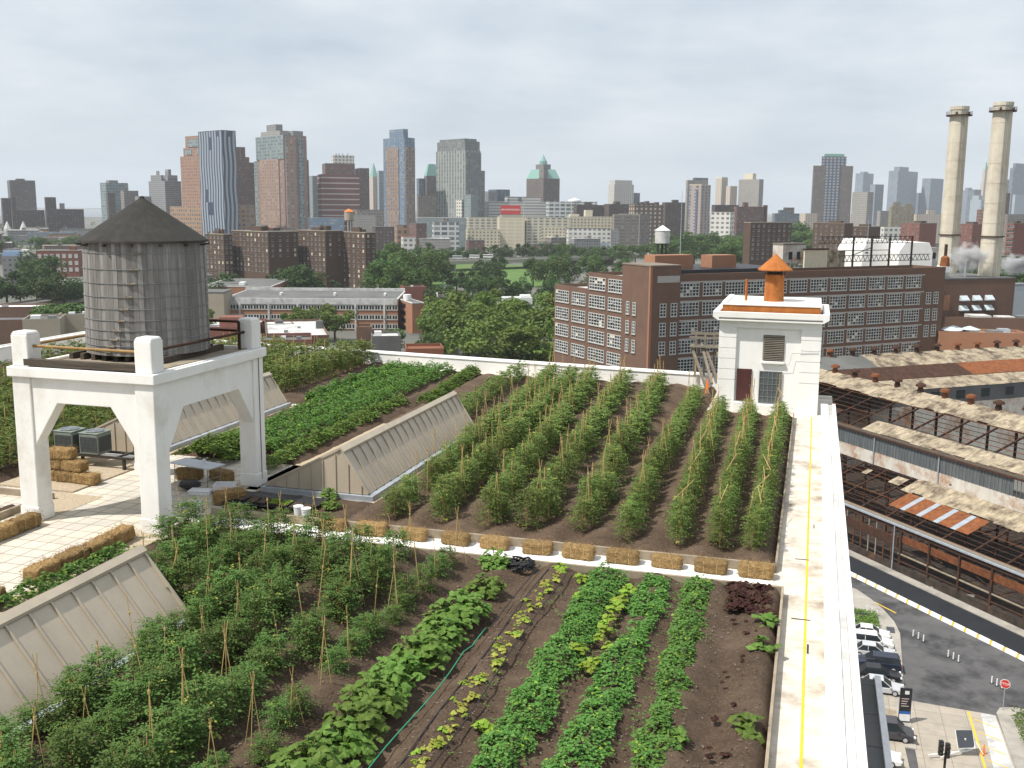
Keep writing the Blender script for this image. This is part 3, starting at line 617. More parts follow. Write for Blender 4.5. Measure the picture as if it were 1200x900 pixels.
for i,(u,v) in enumerate(PB[1:]):
    bale(u,v,.02,rr.uniform(-.06,.06)+(PI if i%2 else 0)+rr.gauss(0,.04),f'{ORD[len(PB)-2-i]} straw bale counted from the walkway in the row along the white path','straw bales along the white path',i,rr.uniform(.86,.98))
for i,(u,v) in enumerate(((-22.95,23.2),(-22.95,24.25),(-22.95,25.25),(-22.95,22.1))):
    bale(u,v,.06,PI/2+rr.uniform(-.05,.05),['second nearest hay bale in the line left of the paved terrace','middle hay bale in the line left of the paved terrace','hay bale at the foot of the left tower pillar, end of its line','nearest hay bale in the line left of the paved terrace'][i],'hay bales left of the terrace',i,1.05)
for i,(u,v,lb) in enumerate(((-19.35,25.0,'hay bale nearest the front tower pillar at the right terrace edge'),(-19.3,24.0,'second hay bale from the front pillar on the right terrace edge'),(-19.35,22.95,'darker third hay bale from the front pillar on the right terrace edge'),(-19.4,21.85,'hay bale beside the green herb strip, before the gap'),(-19.25,19.7,'lone hay bale at the left photo edge behind the near skylight'))):
    bale(u,v,.06,PI/2+rr.uniform(-.08,.08),lb,'hay bales on the right terrace edge',i+1,1.08)
bale(-18.55,29.75,.05,.9,'hay bale turned askew at the corner of the nursery bed',None,2,1.1)
ST=[(-26.35,30.35,.0,0),(-25.45,30.3,0,0.05),(-24.65,30.25,0,-.05),(-26.15,30.4,.41,.05),(-25.2,30.35,.41,-.1),(-25.75,30.4,.81,.1)]
for i,(u,v,z,a) in enumerate(ST): bale(u,v,.06+z,a,['left hay bale in the bottom layer of the pyramid stack below the air conditioners','middle hay bale in the bottom layer of the pyramid stack','right hay bale in the bottom layer of the pyramid stack','left hay bale in the second layer of the pyramid stack','right hay bale in the second layer of the pyramid stack','topmost hay bale of the pyramid stack'][i],'pyramid stack of hay bales',i,1.)
# ------------------------------------------------------------------ sawtooth skylights
def skylight(label,uL,uR,ur,zr,v0,v1):
    t=rthing('skylight',label,'skylight',ur,v0)
    a,b,ln=uL-ur,uR-ur,v1-v0; cz=.22
    m=MB(); m.box(a-.12,b+.22,-.12,ln+.12,0,cz-.02); m.build('curb','galv',t,bevel=.01)
    m=MB(); m.slab((0,0,zr),(b,0,cz),(b,ln,cz),(0,ln,zr),.05)
    n=int(ln/.62); d=V3((b,0,cz-zr)); nn=V3((zr-cz,0,b)).normalized()
    for i in range(1,n):
        y=ln*i/n; p0=V3((0,y,zr))+d*.01+nn*.025; p1=V3((0,y,zr))+d*.985+nn*.025
        m.tube([p0,p1],.028,4)
    m.build('right_slope','skylight_metal',t)
    m=MB(); m.slab((0,ln,zr),(a,ln,cz),(a,0,cz),(0,0,zr),.05)
    for i in range(1,n):
        y=ln*i/n; m.tube([(0,y,zr+.02),(a,y,cz+.02)],.028,4)
    m.build('left_slope','skylight_metal',t)
    for y,s,nm in ((-.002,-1,'gable'),(ln+.002,1,'gable')):
        m=MB(); m.extr([(a+.05,cz),(b-.05,cz),(0,zr-.06)],'y',y,y-s*.04)
        x=a+.35
        while x<b-.1:
            zt=cz+(zr-cz-.06)*((x-a)/(-a) if x<0 else (b-x)/b)
            if zt>cz+.12: m.tube([(x,y+s*.02,cz),(x,y+s*.02,zt-.03)],.024,4)
            x+=.48
        m.build(nm,'skylight_metal',t)
    m=MB(); m.extr([(-.16,zr-.03),(0,zr+.075),(.16,zr-.05),(.16,zr-.12),(0,zr+.01),(-.16,zr-.1)],'y',-.06,ln+.06); m.build('ridge_cap','skylight_metal',t)
    for nm,s,x1,y in (('edge_trim',1,b,0),('edge_trim',1,b,ln),('edge_trim',1,a,0)):
        m=MB(); m.tube([(0,y,zr+.02),(x1,y,cz+.05)],.05,4); m.build(nm,'skylight_metal',t)
    m=MB(); m.box(b+.22,b+.55,-.3,ln+.2,.004,.03); m.build('gravel_strip','gravel',t)
    m=MB(); m.box(a-.75,a-.12,-.1,ln+.2,.005,.05); m.build('gravel_strip','gravel',t)
    return t
skylight('long beige metal skylight in the middle of the farm, between leafy rows and staked tomatoes',-18.2,-14.25,-15.25,1.75,31.5,43.1)
skylight('beige metal skylight at the left edge of the foreground, below the terrace bales',-18.3,-14.05,-15.3,1.77,7.5,20.5)
skylight('beige metal skylight seen through and behind the white water tower arch',-29.,-25.05,-26.,1.65,34.,45.7)
# ------------------------------------------------------------------ water tower
TU,TV=-21.18,29.2
tw=rthing('tower_stand','white arched concrete frame carrying the old wooden water tank','tower stand',TU,TV)
hx,hy,pw=2.54,3.2,.66; DZ=4.68
for sx_,sy_ in ((-1,-1),(1,-1),(-1,1),(1,1)):
    m=MB(); x=sx_*(hx-pw/2); y=sy_*(hy-pw/2); m.box(x-pw/2,x+pw/2,y-pw/2,y+pw/2,0,DZ)
    p=m.build('pillar','white_stucco',tw,bevel=.03)
    m=MB(); m.box(x-pw/2-.02,x+pw/2+.02,y-pw/2-.02,y+pw/2+.02,.05,.52); m.build('plinth','white_stucco',p,bevel=.02)
    m=MB(); q=.30; m.prism([(x-q,y-q),(x+q,y-q),(x+q,y+q),(x-q,y+q)],5.002,5.98); m.prism([(x-q,y-q),(x+q,y-q),(x+q,y+q),(x-q,y+q)],5.98,6.08,s1=.8)
    m.build('post','white_stucco',tw,bevel=.035)
def arch_prof(hw,zs,zb): return [(-hw,zs),(-hw,DZ-.002),(hw,DZ-.002),(hw,zs),(hw-.92,zb),(-hw+.92,zb)]
for s in (-1,1):
    m=MB(); m.extr(arch_prof(hx-pw,2.5,3.9),'y',s*(hy-.06),s*(hy-.5)); m.build('arch_beam','white_stucco',tw,bevel=.02)
    m=MB(); m.extr(arch_prof(hy-pw,2.4,3.75),'x',s*(hx-.06),s*(hx-.5)); m.build('arch_beam','white_stucco',tw,bevel=.02)
m=MB(); m.box(-hx-.1,hx+.1,-hy-.1,hy+.1,DZ,5.0); m.build('deck_band','white_stucco',tw,bevel=.03)
m=MB(); m.box(-hx+.25,hx-.25,-hy+.25,hy-.25,5.0,5.03); m.build('deck_top','deck_dirt',tw)
m=MB(); m.tube([(2.3,2.75,0),(2.3,2.75,DZ)],.09,8); m.tube([(2.3,2.62,.2),(2.3,2.62,DZ)],.05,6); m.build('drain_pipe','black_metal',tw)
m=MB(); m.tube([(hx+.02,hy-.35,.3),(hx+.02,hy-.35,5.0)],.012,4); m.build('cable','black_metal',tw)
for z in (5.62,):
    for (a,b,mm) in (((-hx+.63,-hy+.3),(hx-.63,-hy+.3),'pipe_yellow'),((hx-.35,-hy+.63),(hx-.35,hy-.63),'rust_dark'),((-hx+.35,-hy+.63),(-hx+.35,hy-.63),'pipe_yellow'),((-hx+.63,hy-.35),(hx-.63,hy-.35),'rust_dark')):
        m=MB(); m.tube([(a[0],a[1],z),(b[0],b[1],z-.02)],.045,8); m.build('rail',mm,tw)
m=MB(); m.tube([(hx-.35,hy-.95,5.03),(hx-.35,hy-.95,6.0)],.06,6); m.tube([(hx-.35,hy-.95,6.0),(-hx+.63,hy-.95,5.98)],.045,6); m.build('rail','rust_dark',tw)
tk=rthing('water_tank','round weathered grey wooden water tank with a dark conical roof','water tank',TU-.0,TV+.25,5.03)
m=MB()
for i in range(9): x=-1.7+i*.42; m.box(x-.07,x+.07,-1.75,1.75,0,.2)
m.build('timber_base','timber_dark',tk)
m=MB(); n=76; r0,r1=1.96,1.90; rz=random.Random(5)
for i in range(n):
    a0=2*PI*i/n+.0015; a1=2*PI*(i+1)/n-.0015; d=rz.uniform(-.007,.007); zt=3.78+rz.uniform(-.02,.01)
    for (q0,q1) in ((a0,a1),):
        m.add([(math.cos(q)*(r+d),math.sin(q)*(r+d),z) for (r,z) in ((r0,.2),(r1,zt)) for q in (q0,q1)]+[(math.cos(q)*(r-.07),math.sin(q)*(r-.07),z) for (r,z) in ((r0,.2),(r1,zt)) for q in (q0,q1)],
              [(0,1,3,2),(5,4,6,7),(1,5,7,3),(4,0,2,6),(2,3,7,6)])
m.cyl(0,0,.22,.3,1.95,n=48); m.build('barrel','tank_wood',tk)
for i,z in enumerate((.33,.5,.72,1.0,1.32,1.68,2.06,2.48,2.92,3.42)):
    m=MB(); rr_=1.975-.018*z; k=64; m.tube([(math.cos(2*PI*j/k)*rr_,math.sin(2*PI*j/k)*rr_,z) for j in range(k+1)],.013,5)
    h=m.build('hoop','grey_metal',tk); ang=R(-60-3.7*(9-i)); c=V3((math.cos(ang)*(rr_+.02),math.sin(ang)*(rr_+.02),z)); tt=V3((-math.sin(ang),math.cos(ang),0))
    m=MB(); m.tube([c-tt*.14,c+tt*.14],.035,6); m.tube([c-tt*.05+V3((0,0,-.05)),c-tt*.05+V3((0,0,.05))],.03,5); m.build('lug','timber_grey',h)
m=MB(); k=28; m.cyl(0,0,3.74,3.80,2.06,2.04,n=k); m.cyl(0,0,3.80,5.12,2.04,.10,n=k); m.cyl(0,0,5.08,5.2,.1,.06,n=8); m.build('conical_roof','cone_roof',tk)
for i in range(14):
    a=2*PI*i/14+.2; m=MB(); m.tube([(math.cos(a)*1.9,math.sin(a)*1.9,3.66),(math.cos(a)*2.07,math.sin(a)*2.07,3.66)],.045,4); m.build('rafter_tail','timber_dark',tk)
o=rthing('timber_beam','dark charred timber beams lying along the front edge of the tower deck','timber',TU,TV)
m=MB(); m.box(-hx+.45,hx-.62,-hy+.02,-hy+.22,5.035,5.25); m.build('beam','timber_dark',o,bevel=.02)
m=MB(); m.add(*[[(-.2,-hy+.26,5.04),(hx-.75,-hy+.3,5.04),(hx-.75,-hy+.48,5.04),(-.2,-hy+.44,5.04),(-.2,-hy+.26,5.2),(hx-.75,-hy+.3,5.2),(hx-.75,-hy+.48,5.2),(-.2,-hy+.44,5.2)],[(0,3,2,1),(4,5,6,7),(0,1,5,4),(1,2,6,5),(2,3,7,6),(3,0,4,7)]]); m.build('beam','timber_dark',o)
mq=D(241,300,62); mp=thing('flag_mast','slender rusty mast with a bent tip behind the water tank','mast',(mq.x,62,.1))
m=MB(); m.tube([(0,0,0),(0,0,7.3),(.05,0,7.9),(.3,0,8.3)],.06,6,r1=.04); m.build('pole','grey_metal',mp)
m=MB(); m.box(-.12,.12,-.12,.12,0,.06); m.build('base','black_metal',mp)
# ------------------------------------------------------------------ bulkhead
bk=rthing('bulkhead','white stair bulkhead with rusty vent cowl at the end of the right parapet','bulkhead',-1.93,52.)
W=2.45; Dp=5.4
m=MB(); m.box(-W+.85,W-.95,.16,Dp,0,4.2); m.build('wall','white_bright',bk)
for x0,x1,nm in ((-W,-W+.85,'pilaster'),(W-.95,W,'pilaster')):
    pl=None
    for k in range(7):
        z0=.0 if k==0 else .55+(k-1)*.52; z1=.55+k*.52
        mb=m if False else None
    mm=MB(); z=0.
    zs=[0,1.55,2.08,2.61,3.14,3.67,4.2]
    for a,b in zip(zs,zs[1:]): mm.box(x0,x1,0,Dp-.02,a+(.035 if a else 0),b)
    mm.box(x0+.03,x1-.03,.03,Dp-.05,.1,4.19); mm.build(nm,'white_bright',bk)
m=MB(); m.box(-W-.001,W+.001,-.0,Dp,4.203,4.6); m.build('frieze','white_bright',bk)
m=MB(); m.extr([(-W-.05,4.55),(-W-.32,4.72),(-W-.32,4.98),(-W-.02,4.98),(-W-.02,4.62),(W+.02,4.62),(W+.02,4.98),(W+.32,4.98),(W+.32,4.72),(W+.05,4.55)],'y',-.3,Dp+.3)
m.extr([(-.3,4.72),(-.3,4.98),(-.02,4.98),(-.02,4.6)],'x',-W-.02,W+.02); m.extr([(Dp+.02,4.6),(Dp+.02,4.98),(Dp+.3,4.98),(Dp+.3,4.72)],'x',-W-.02,W+.02); m.build('cornice','white_bright',bk)
m=MB(); m.box(-W+.1,W-.12,.12,Dp-.3,4.6,5.28); m.build('upstand','rust_paint',bk)
m=MB(); m.box(-W+.06,W-.08,.08,Dp-.26,5.283,5.36); m.build('roof','white_bright',bk,bevel=.02)
m=MB(); m.box(-W+.06,-W+.3,.1,Dp-.3,5.363,5.42); m.build('kerb','white_bright',bk)
def rel(u): return u+1.93
l=MB(); l.box(-.30,.72,.155,.175,2.58,3.86,0); l.build('vent_back','black_plastic',bk)
for k in range(14):
    z=2.64+k*.088; l=MB(); l.add([(-.28,.06,z),(.70,.06,z),(.70,.15,z+.06),(-.28,.15,z+.06),(-.28,.06,z-.012),(.70,.06,z-.012),(.70,.15,z+.048),(-.28,.15,z+.048)],[(0,1,2,3),(7,6,5,4),(0,4,5,1),(1,5,6,2),(2,6,7,3),(3,7,4,0)])
    l.build('louvre','timber_grey',bk)
l=MB(); l.box(-.36,.78,-.0,.16,2.45,2.57); l.build('sill','white_bright',bk,bevel=.01)
l=MB(); l.box(-1.5,-.78,.09,.155,.5,2.12); d_=l.build('door','maroon',bk); l=MB(); l.box(-.86,-.82,.04,.09,1.25,1.35); l.build('handle','grey_metal',d_)
l=MB(); l.box(-1.6,-.68,-.3,.16,.0,.48); l.build('door_step','white_bright',bk,bevel=.02)
l=MB(); l.box(-.40,.68,.10,.155,.45,2.06,0)
for k in range(6): x=-.40+k*.212; l.box(x-.008,x+.025,.07,.1,.45,2.06,1)
for k in range(6): z=.45+k*.317; l.box(-.40,.68,.075,.098,z-.01,z+.025,1)
l.build('glass_block_window',['dirty_glass','grey_metal'],bk)
l=MB(); l.box(-.5,.78,-.45,.16,0,.42); l.build('window_base','white_bright',bk,bevel=.02)
ck=MB(); ck.cyl(.02,2.3,5.36,6.72,.50,.47,n=20); c_o=ck.build('chimney','rust_paint',bk,smooth=False)
ck=MB(); ck.cyl(.02,2.3,6.66,6.93,.4,.4,n=16); 
ck.build('throat','black_metal',c_o)
ck=MB()
for k in range(8): a=2*PI*k/8; ck.tube([(.02+.47*math.cos(a),2.3+.47*math.sin(a),6.66),(.02+.5*math.cos(a),2.3+.5*math.sin(a),6.98)],.028,4)
ck.build('brace','rust_dark',c_o)
ck=MB(); ck.cyl(.02,2.3,6.92,6.97,.86,.86,n=20); ck.cyl(.02,2.3,6.97,7.75,.86,.02,n=20); ck.build('cowl','rust_paint',c_o)
ck=MB(); ck.cyl(-1.35,2.1,5.36,6.45,.075,n=10); ck.build('vent_pipe','rust_paint',bk)
ck=MB(); ck.tube([(W-.1,-.03,3.1),(1.1,-.03,3.02),(1.0,-.03,2.45),(.5,-.03,2.4)],.01,4); ck.build('cable','grey_metal',bk)
ck=MB(); ck.tube([(W+.05,.4,2.8),(W+.05,.4,4.2)],.03,6); ck.build('pipe','grey_metal',bk)
fe=rthing('timber_stair','old grey timber stair frame leaning beside the white bulkhead','timber frame',-5.75,55.6)
for k,x in enumerate((0,.75)):
    m=MB(); m.tube([(x,1.6,.0+2.6),(x+.9,-1.2,.9)],.09,4); m.tube([(x-.5,1.2,2.5),(x+.7,-.6,.2)],.085,4); m.build('stringer','timber_grey',fe)
for k in range(3):
    m=MB(); m.tube([(-.3+.5*k,1.5,.82),(-.3+.5*k,1.5,3.3)],.07,4); m.build('post','timber_grey',fe)
m=MB()
for k in range(6): m.box(-.6,1.1,.9+.18*k,1.04+.18*k,2.5,2.56)
m.build('platform','timber_grey',fe)
m=MB(); m.box(-.6,1.1,1.45,1.52,3.15,3.3); m.box(-.6,1.1,.9,.97,3.0,3.1); m.build('rail','timber_grey',fe)
def cone_(label,loc,h=.75,up='roof'):
    t=thing('traffic_cone',label,'traffic cone',loc); m=MB(); m.box(-.2,.2,-.2,.2,0,.04); m.build('base','orange',t); m=MB(); m.cyl(0,0,.04,h,.14,.03,n=14); m.build('cone','orange',t); m=MB(); m.cyl(0,0,h*.5,h*.65,.087,.067,n=14); m.build('band','white_paint',t); return t
cone_('orange traffic cone tucked under the timber stair by the bulkhead',UV(-5.15,55.2,0),1.0)
# ------------------------------------------------------------------ things on the terrace
rk=rthing('steel_rack','low black steel rack carrying the two air conditioners','rack',-26.95,32.6); rk.scale=(1,1,.755)
for x in (-.1,2.35):
    for y in (-.3,.45):
        m=MB(); m.box(x-.05,x+.05,y-.05,y+.05,.07,.62); m.build('leg','black_metal',rk)
m=MB(); m.box(-1.05,2.75,-.37,-.25,.62,.72); m.box(-1.05,2.75,.4,.52,.62,.72)
for x in (-1.,0,1.0,2.,2.7): m.box(x-.05,x+.05,-.25,.4,.63,.71)
m.build('frame','black_metal',rk)
m=MB(); m.tube([(2.3,-.2,.8),(2.6,-.2,.95),(3.2,-.1,1.25),(3.5,0,1.25),(3.5,0,.3)],.05,6); m.tube([(2.4,.2,.75),(2.45,.2,1.1),(3.0,.2,1.05),(3.4,.1,.15)],.035,6); m.build('pipe','black_metal',rk)
def ac(u,label):
    t=rthing('air_conditioner',label,'air conditioner',u,32.65,.55,0,'air conditioners on the rack'); t.scale=(1,1,.84); s=.42
    m=MB(); m.prism([(-s,-s),(s,-s),(s,s),(-s,s)],0,.95); m.build('casing','ac_green',t,bevel=.05)
    for ax in range(4):
        m=MB()
        for k in range(13): x=-.35+k*.058; m.box(x,x+.022,-s-.015,-s-.002,.12,.82)
        for z in (.3,.5,.68): m.box(-.36,.38,-s-.02,-s-.016,z,z+.012)
        m.build('grille','panel_dark',t,(0,0,0),ax*PI/2)
    m=MB(); m.box(-s-.02,s+.02,-s-.02,s+.02,.952,1.0); m.build('top_cover','ac_green',t,bevel=.03)
    m=MB(); m.cyl(0,0,1.002,1.02,.34,n=28); f_=m.build('fan_opening','black_metal',t)
    m=MB()
    for r_ in (.12,.2,.28,.35): m.tube([(math.cos(2*PI*j/24)*r_,math.sin(2*PI*j/24)*r_,1.035) for j in range(25)],.011,4)
    for j in range(6): a=PI*j/3; m.tube([(0,0,1.04),(math.cos(a)*.35,math.sin(a)*.35,1.035)],.011,4)
    m.build('fan_guard','galv',t); return t
ac(-27.25,'left of two grey-green air conditioner units on the black rack'); ac(-26.1,'right of two grey-green air conditioner units on the black rack')
tb=rthing('folding_table','white-topped folding table at the far end of the paved terrace','table',-20.95,31.55,.05,R(-12))
m=MB(); m.box(-.98,.98,-.42,.42,.70,.745); m.build('tabletop','table_top',tb,bevel=.015)
for x in (-.8,.8):
    m=MB(); m.tube([(x,-.33,0),(x,-.3,.7)],.015,6); m.tube([(x,.33,0),(x,.3,.7)],.015,6); m.tube([(x,-.3,.3),(x,.3,.3)],.012,6); m.build('leg','grey_metal',tb)
o=rthing('paper_cup','small pale cup on the folding table','cup',-20.75,31.7,.797); m=MB(); m.cyl(0,0,0,.13,.045,.06,n=12); m.build('cup','white_paint',o)
bale(-21.6,32.0,.05,.2,'left of two dark hay bale seats behind the folding table','hay bale seats at the table',1); bale(-20.35,32.15,.05,-.3,'right of two dark hay bale seats behind the folding table','hay bale seats at the table',3)
o=rthing('bin_bag','crumpled black sack under the folding table','sack',-20.75,30.75,.05); m=MB()
r=random.Random(3); k=12
for i in range(6):
    for j in range(k): a=2*PI*j/k; q=math.sin((i+.6)/6*2.6)*.34*r.uniform(.85,1.1); m.v.append((math.cos(a)*q*1.3,math.sin(a)*q,i*.06))
for i in range(5):
    for j in range(k): m.f.append([i*k+j,i*k+(j+1)%k,(i+1)*k+(j+1)%k,(i+1)*k+j]); m.m.append(0)
m.f.append([5*k+j for j in range(k)]); m.m.append(0); m.build('sack','black_plastic',o)
def plate(name,label,u,v,w,d,h,m_,rz=0,legs=True):
    t=rthing(name,label,'box',u,v,.05,rz); m=MB(); m.box(-w/2,w/2,-d/2,d/2,0,h*.8); m.build('box',m_,t,bevel=.02); m=MB(); m.box(-w/2-.02,w/2+.02,-d/2-.02,d/2+.02,h*.8+.002,h); m.build('lid',m_,t,bevel=.02); return t
plate('foam_box','flat white foam box on the pavers just in front of the folding table',-20.05,30.35,.75,.45,.16,'foam',.2)
plate('foam_box','flat white foam box on the shaded pavers, nearest the front pillar',-19.45,28.75,.65,.45,.16,'foam',.4)
ch=rthing('crate','pale open crate standing by the orange cloth on the terrace','crate',-19.35,30.75,.05,.3)
for a in ((-.35,.35,-.25,-.22),(-.35,.35,.22,.25),(-.35,-.32,-.219,.219),(.32,.35,-.219,.219)): m=MB(); m.box(*a,.0,.34); m.build('side','foam',ch)
m=MB(); m.box(-.318,.318,-.218,.218,.0,.03); m.build('bottom','foam',ch)
o=rthing('orange_cloth','rumpled orange cloth lying beside the pale crate','cloth',-18.98,30.25,.05); m=MB(); k=9
for j in range(k):
    for i in range(k): m.v.append(((i/8-.5)*.7,(j/8-.5)*.5,.05+.06*noise.noise(V3((i*.6,j*.6,1)))+.05))
for j in range(k-1):
    for i in range(k-1): m.f.append([j*k+i,j*k+i+1,(j+1)*k+i+1,(j+1)*k+i]); m.m.append(0)
ob=m.build('cloth','orange',o); sm=ob.modifiers.new('thick','SOLIDIFY'); sm.thickness=.03
for i,(u,v) in enumerate(((-15.55,28.95),(-15.2,28.8))):
    t=rthing('bucket',['left of two white plastic buckets by the nursery bed','right of two white plastic buckets by the nursery bed'][i],'bucket',u,v,.03); m=MB(); m.cyl(0,0,0,.38,.13,.155,n=20); m.build('pail','bucket',t); m=MB(); m.cyl(0,0,.375,.40,.165,n=20); m.build('lid','bucket',t)
    m=MB(); m.tube([(math.cos(a)*.17,-.03,.33-math.sin(a)*.14) for a in [PI*j/8 for j in range(9)]],.006,4); m.build('handle','grey_metal',t)
for i in range(7):
    t=rthing('seedling_tray',f'{["empty black","black","half-filled black","green-sprouting black","second green-sprouting black","black","crooked black"][i]} seedling tray, {ORD[i]} from the left in the nursery bed','tray',-18.0+.42*i,29.75-.06*i,.22+.002*i,rr.uniform(-.2,.2)); m=MB()
    m.box(-.16,.16,-.29,.29,0,.05,0)
    for q in range(4): m.box(-.15+.077*q,-.09+.077*q,-.28,.28,.05,.06,1)
    ob=m.build('tray',['black_plastic','soil'],t)
    if i in (3,4):
        m=MB()
        for q in range(160): quad_leaf(m,V3((rr.uniform(-.15,.15),rr.uniform(-.27,.27),.06)),rnd_dir(rr,.5,1),V3((0,1,0)),.07,.02)
        m.build('sprouts','leaf_lime',t)
o=rthing('weed_cloth','black weed cloth spread over the nursery bed','cloth',-16.9,29.95,.2); m=MB(); k=14
for j in range(k):
    for i in range(k): m.v.append(((i/13-.5)*3.2,(j/13-.5)*1.5,.03*noise.noise(V3((i*.7,j*.7,3)))+.01))
for j in range(k-1):
    for i in range(k-1): m.f.append([j*k+i,j*k+i+1,(j+1)*k+i+1,(j+1)*k+i]); m.m.append(0)
ob=m.build('cloth','black_plastic',o); ob.modifiers.new('thick','SOLIDIFY').thickness=.008
for i,(u,v) in enumerate(((-15.5,31.05),(-14.9,30.0))):
    put('sapling',SQ[i],u,v,.12,i,.55,['lone young plant against the gable of the middle skylight','small leafy plant in the nursery bed behind the buckets'][i],'plant',None)
# ================================================================== THE CITY
# ---- ground, water, park, highway
def poly(name,pts,z0,z1,m,loc=None,rz=0):
    b=MB(); b.prism(pts,z0,z1); return struct(b.build(name,m,None,loc or (0,0,0),rz))
poly('ground',[(math.cos(2*PI*i/48)*11000,math.sin(2*PI*i/48)*11000) for i in range(48)],GZ-2,GZ-.03,'city_ground')
poly('water',[(-9000,3600),(-700,3600),(-700,7500),(-7000,8000)],GZ-.5,GZ+.6,'water')
pA=[P(x,y,GZ) for x,y in ((470,318),(500,336),(660,337),(650,312),(520,308))]
poly('park_lawn',[(p.x,p.y) for p in pA],GZ-.02,GZ+.05,'lawn')
pA=[P(x,y,GZ) for x,y in ((480,392),(640,425),(680,425),(520,380))]
poly('street',[(p.x,p.y) for p in pA],GZ-.02,GZ+.02,'asphalt')
pA=[P(x,y,GZ) for x,y in ((480,372),(660,376),(660,392),(480,386))]
poly('pavement',[(p.x,p.y) for p in pA],GZ-.02,GZ+.06,'sidewalk')
# ---- facades (base colours; the orange_shade copy has shade put into its colour)
facade('f_nycha_far',(0.092,0.073,0.066),pu=3.4,pv=2.9,wu=.4,wv=.45)
facade('f_brown',(0.105,0.073,0.064),pu=3.6,pv=3.,wu=.42,wv=.45)
facade('f_browngrey',(0.134,0.112,0.103),pu=3.4,pv=3.1,wu=.42,wv=.45)
facade('f_redbrown',(0.172,0.086,0.070),pu=3.2,pv=3.2,wu=.5,wv=.5)
facade('f_orange',(0.343,0.191,0.121),pu=5,pv=4.6,wu=.45,wv=.48,glass=(.10,.10,.11))
facade('f_orange_shade',(0.248,0.147,0.112),pu=3.6,pv=3.4,wu=.45,wv=.48)
facade('f_podium',(0.357,0.218,0.123),pu=6,pv=6,wu=.55,wv=.55)
facade('f_tealglass',(0.242,0.286,0.286),glass=(.10,.16,.18),pu=5,pv=4.6,wu=.72,wv=.62,lit=.35)
facade('f_greyslab',(0.259,0.259,0.259),pu=2.8,pv=2.9,wu=.5,wv=.4)
facade('f_greybands',(0.289,0.295,0.302),glass=(.10,.13,.17),pu=40,pv=3.2,wu=.97,wv=.5)
facade('f_brickglass',(0.311,0.191,0.146),glass=(.13,.17,.20),pu=6.4,pv=4.4,wu=.5,wv=.62,lit=.4)
facade('f_peach',(0.379,0.234,0.158),glass=(.13,.17,.20),pu=7,pv=4.4,wu=.42,wv=.68,lit=.4,spandrel=(.36,.24,.18))
facade('f_bluebrick',(0.306,0.211,0.154),glass=(.10,.14,.20),pu=5.4,pv=4.6,wu=.5,wv=.55,lit=.35)
facade('f_blueglass',(0.151,0.195,0.252),glass=(.13,.20,.29),pu=2.6,pv=3.3,wu=.8,wv=.7,lit=.35)
facade('f_redbands',(0.171,0.073,0.066),glass=(.47,.41,.40),pu=60,pv=7.6,wu=.99,wv=.22,lit=.0,gr=.7)
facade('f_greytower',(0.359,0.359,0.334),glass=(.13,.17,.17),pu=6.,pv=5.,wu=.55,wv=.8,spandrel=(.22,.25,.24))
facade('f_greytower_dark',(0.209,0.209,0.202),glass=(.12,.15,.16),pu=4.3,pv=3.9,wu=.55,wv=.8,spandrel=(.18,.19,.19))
facade('f_hospital',(.55,.54,.50),glass=(.16,.18,.20),pu=50,pv=4.,wu=.98,wv=.4)
facade('f_cream',(.62,.55,.40),glass=(.16,.17,.17),pu=4.2,pv=3.6,wu=.5,wv=.55)
facade('f_creamblank',(.66,.60,.46),glass=(.52,.46,.34),pu=9.,pv=4.,wu=.8,wv=.6,lit=.1,gr=.8)
facade('f_creambalcony',(.60,.54,.41),glass=(.17,.20,.20),pu=7.,pv=3.4,wu=.62,wv=.6)
facade('f_white',(.66,.64,.58),glass=(.14,.15,.17),pu=5.2,pv=4.6,wu=.55,wv=.48)
facade('f_whiteframe',(.58,.60,.58),glass=(.10,.13,.14),pu=8.,pv=5.4,wu=.78,wv=.62)
facade('f_greygreen',(0.240,0.272,0.272),glass=(.16,.21,.23),pu=3,pv=3.6,wu=.7,wv=.6)
facade('f_greentop',(0.169,0.134,0.122),pu=3.4,pv=3.6,wu=.4,wv=.5)
facade('f_whitetower',(.60,.57,.52),glass=(.30,.31,.32),pu=3.4,pv=3.4,wu=.4,wv=.7,spandrel=(.48,.46,.43))
facade('f_masonry',(0.234,0.209,0.183),pu=3.6,pv=3.6,wu=.42,wv=.5)
facade('f_creambrown',(0.147,0.109,0.090),glass=(.50,.44,.36),pu=6,pv=5,wu=.42,wv=.5,lit=.1,gr=.8)
facade('f_piers',(0.156,0.137,0.118),glass=(.17,.17,.16),pu=7,pv=3.6,wu=.62,wv=.6,spandrel=(.30,.25,.20),wall2=(.5,.45,.36))
facade('f_pink',(0.396,0.333,0.308),glass=(.12,.13,.15),pu=9,pv=3.2,wu=.36,wv=.7)
facade('f_paletan',(.58,.50,.41),glass=(.30,.28,.26),pu=3.6,pv=3.,wu=.4,wv=.6,spandrel=(.45,.40,.35))
facade('f_beigegrey',(0.327,0.302,0.270),glass=(.20,.20,.21),pu=3.2,pv=3.,wu=.5,wv=.6,spandrel=(.34,.32,.30))
facade('f_browntower',(0.191,0.166,0.147),glass=(.16,.17,.20),pu=3.2,pv=3.3,wu=.45,wv=.5)
facade('f_windowstrip',(0.145,0.145,0.170),glass=(.30,.36,.44),pu=5.,pv=3.6,wu=.55,wv=.6,lit=.45)
facade('f_slate',(0.221,0.253,0.297),glass=(.15,.19,.25),pu=3,pv=3.8,wu=.6,wv=.9,spandrel=(.22,.26,.32))
facade('f_slatedark',(0.126,0.145,0.183),glass=(.12,.15,.20),pu=3,pv=3.8,wu=.6,wv=.9)
facade('f_palewin',(0.351,0.395,0.427),glass=(.25,.32,.38),pu=6,pv=5,wu=.6,wv=.6)
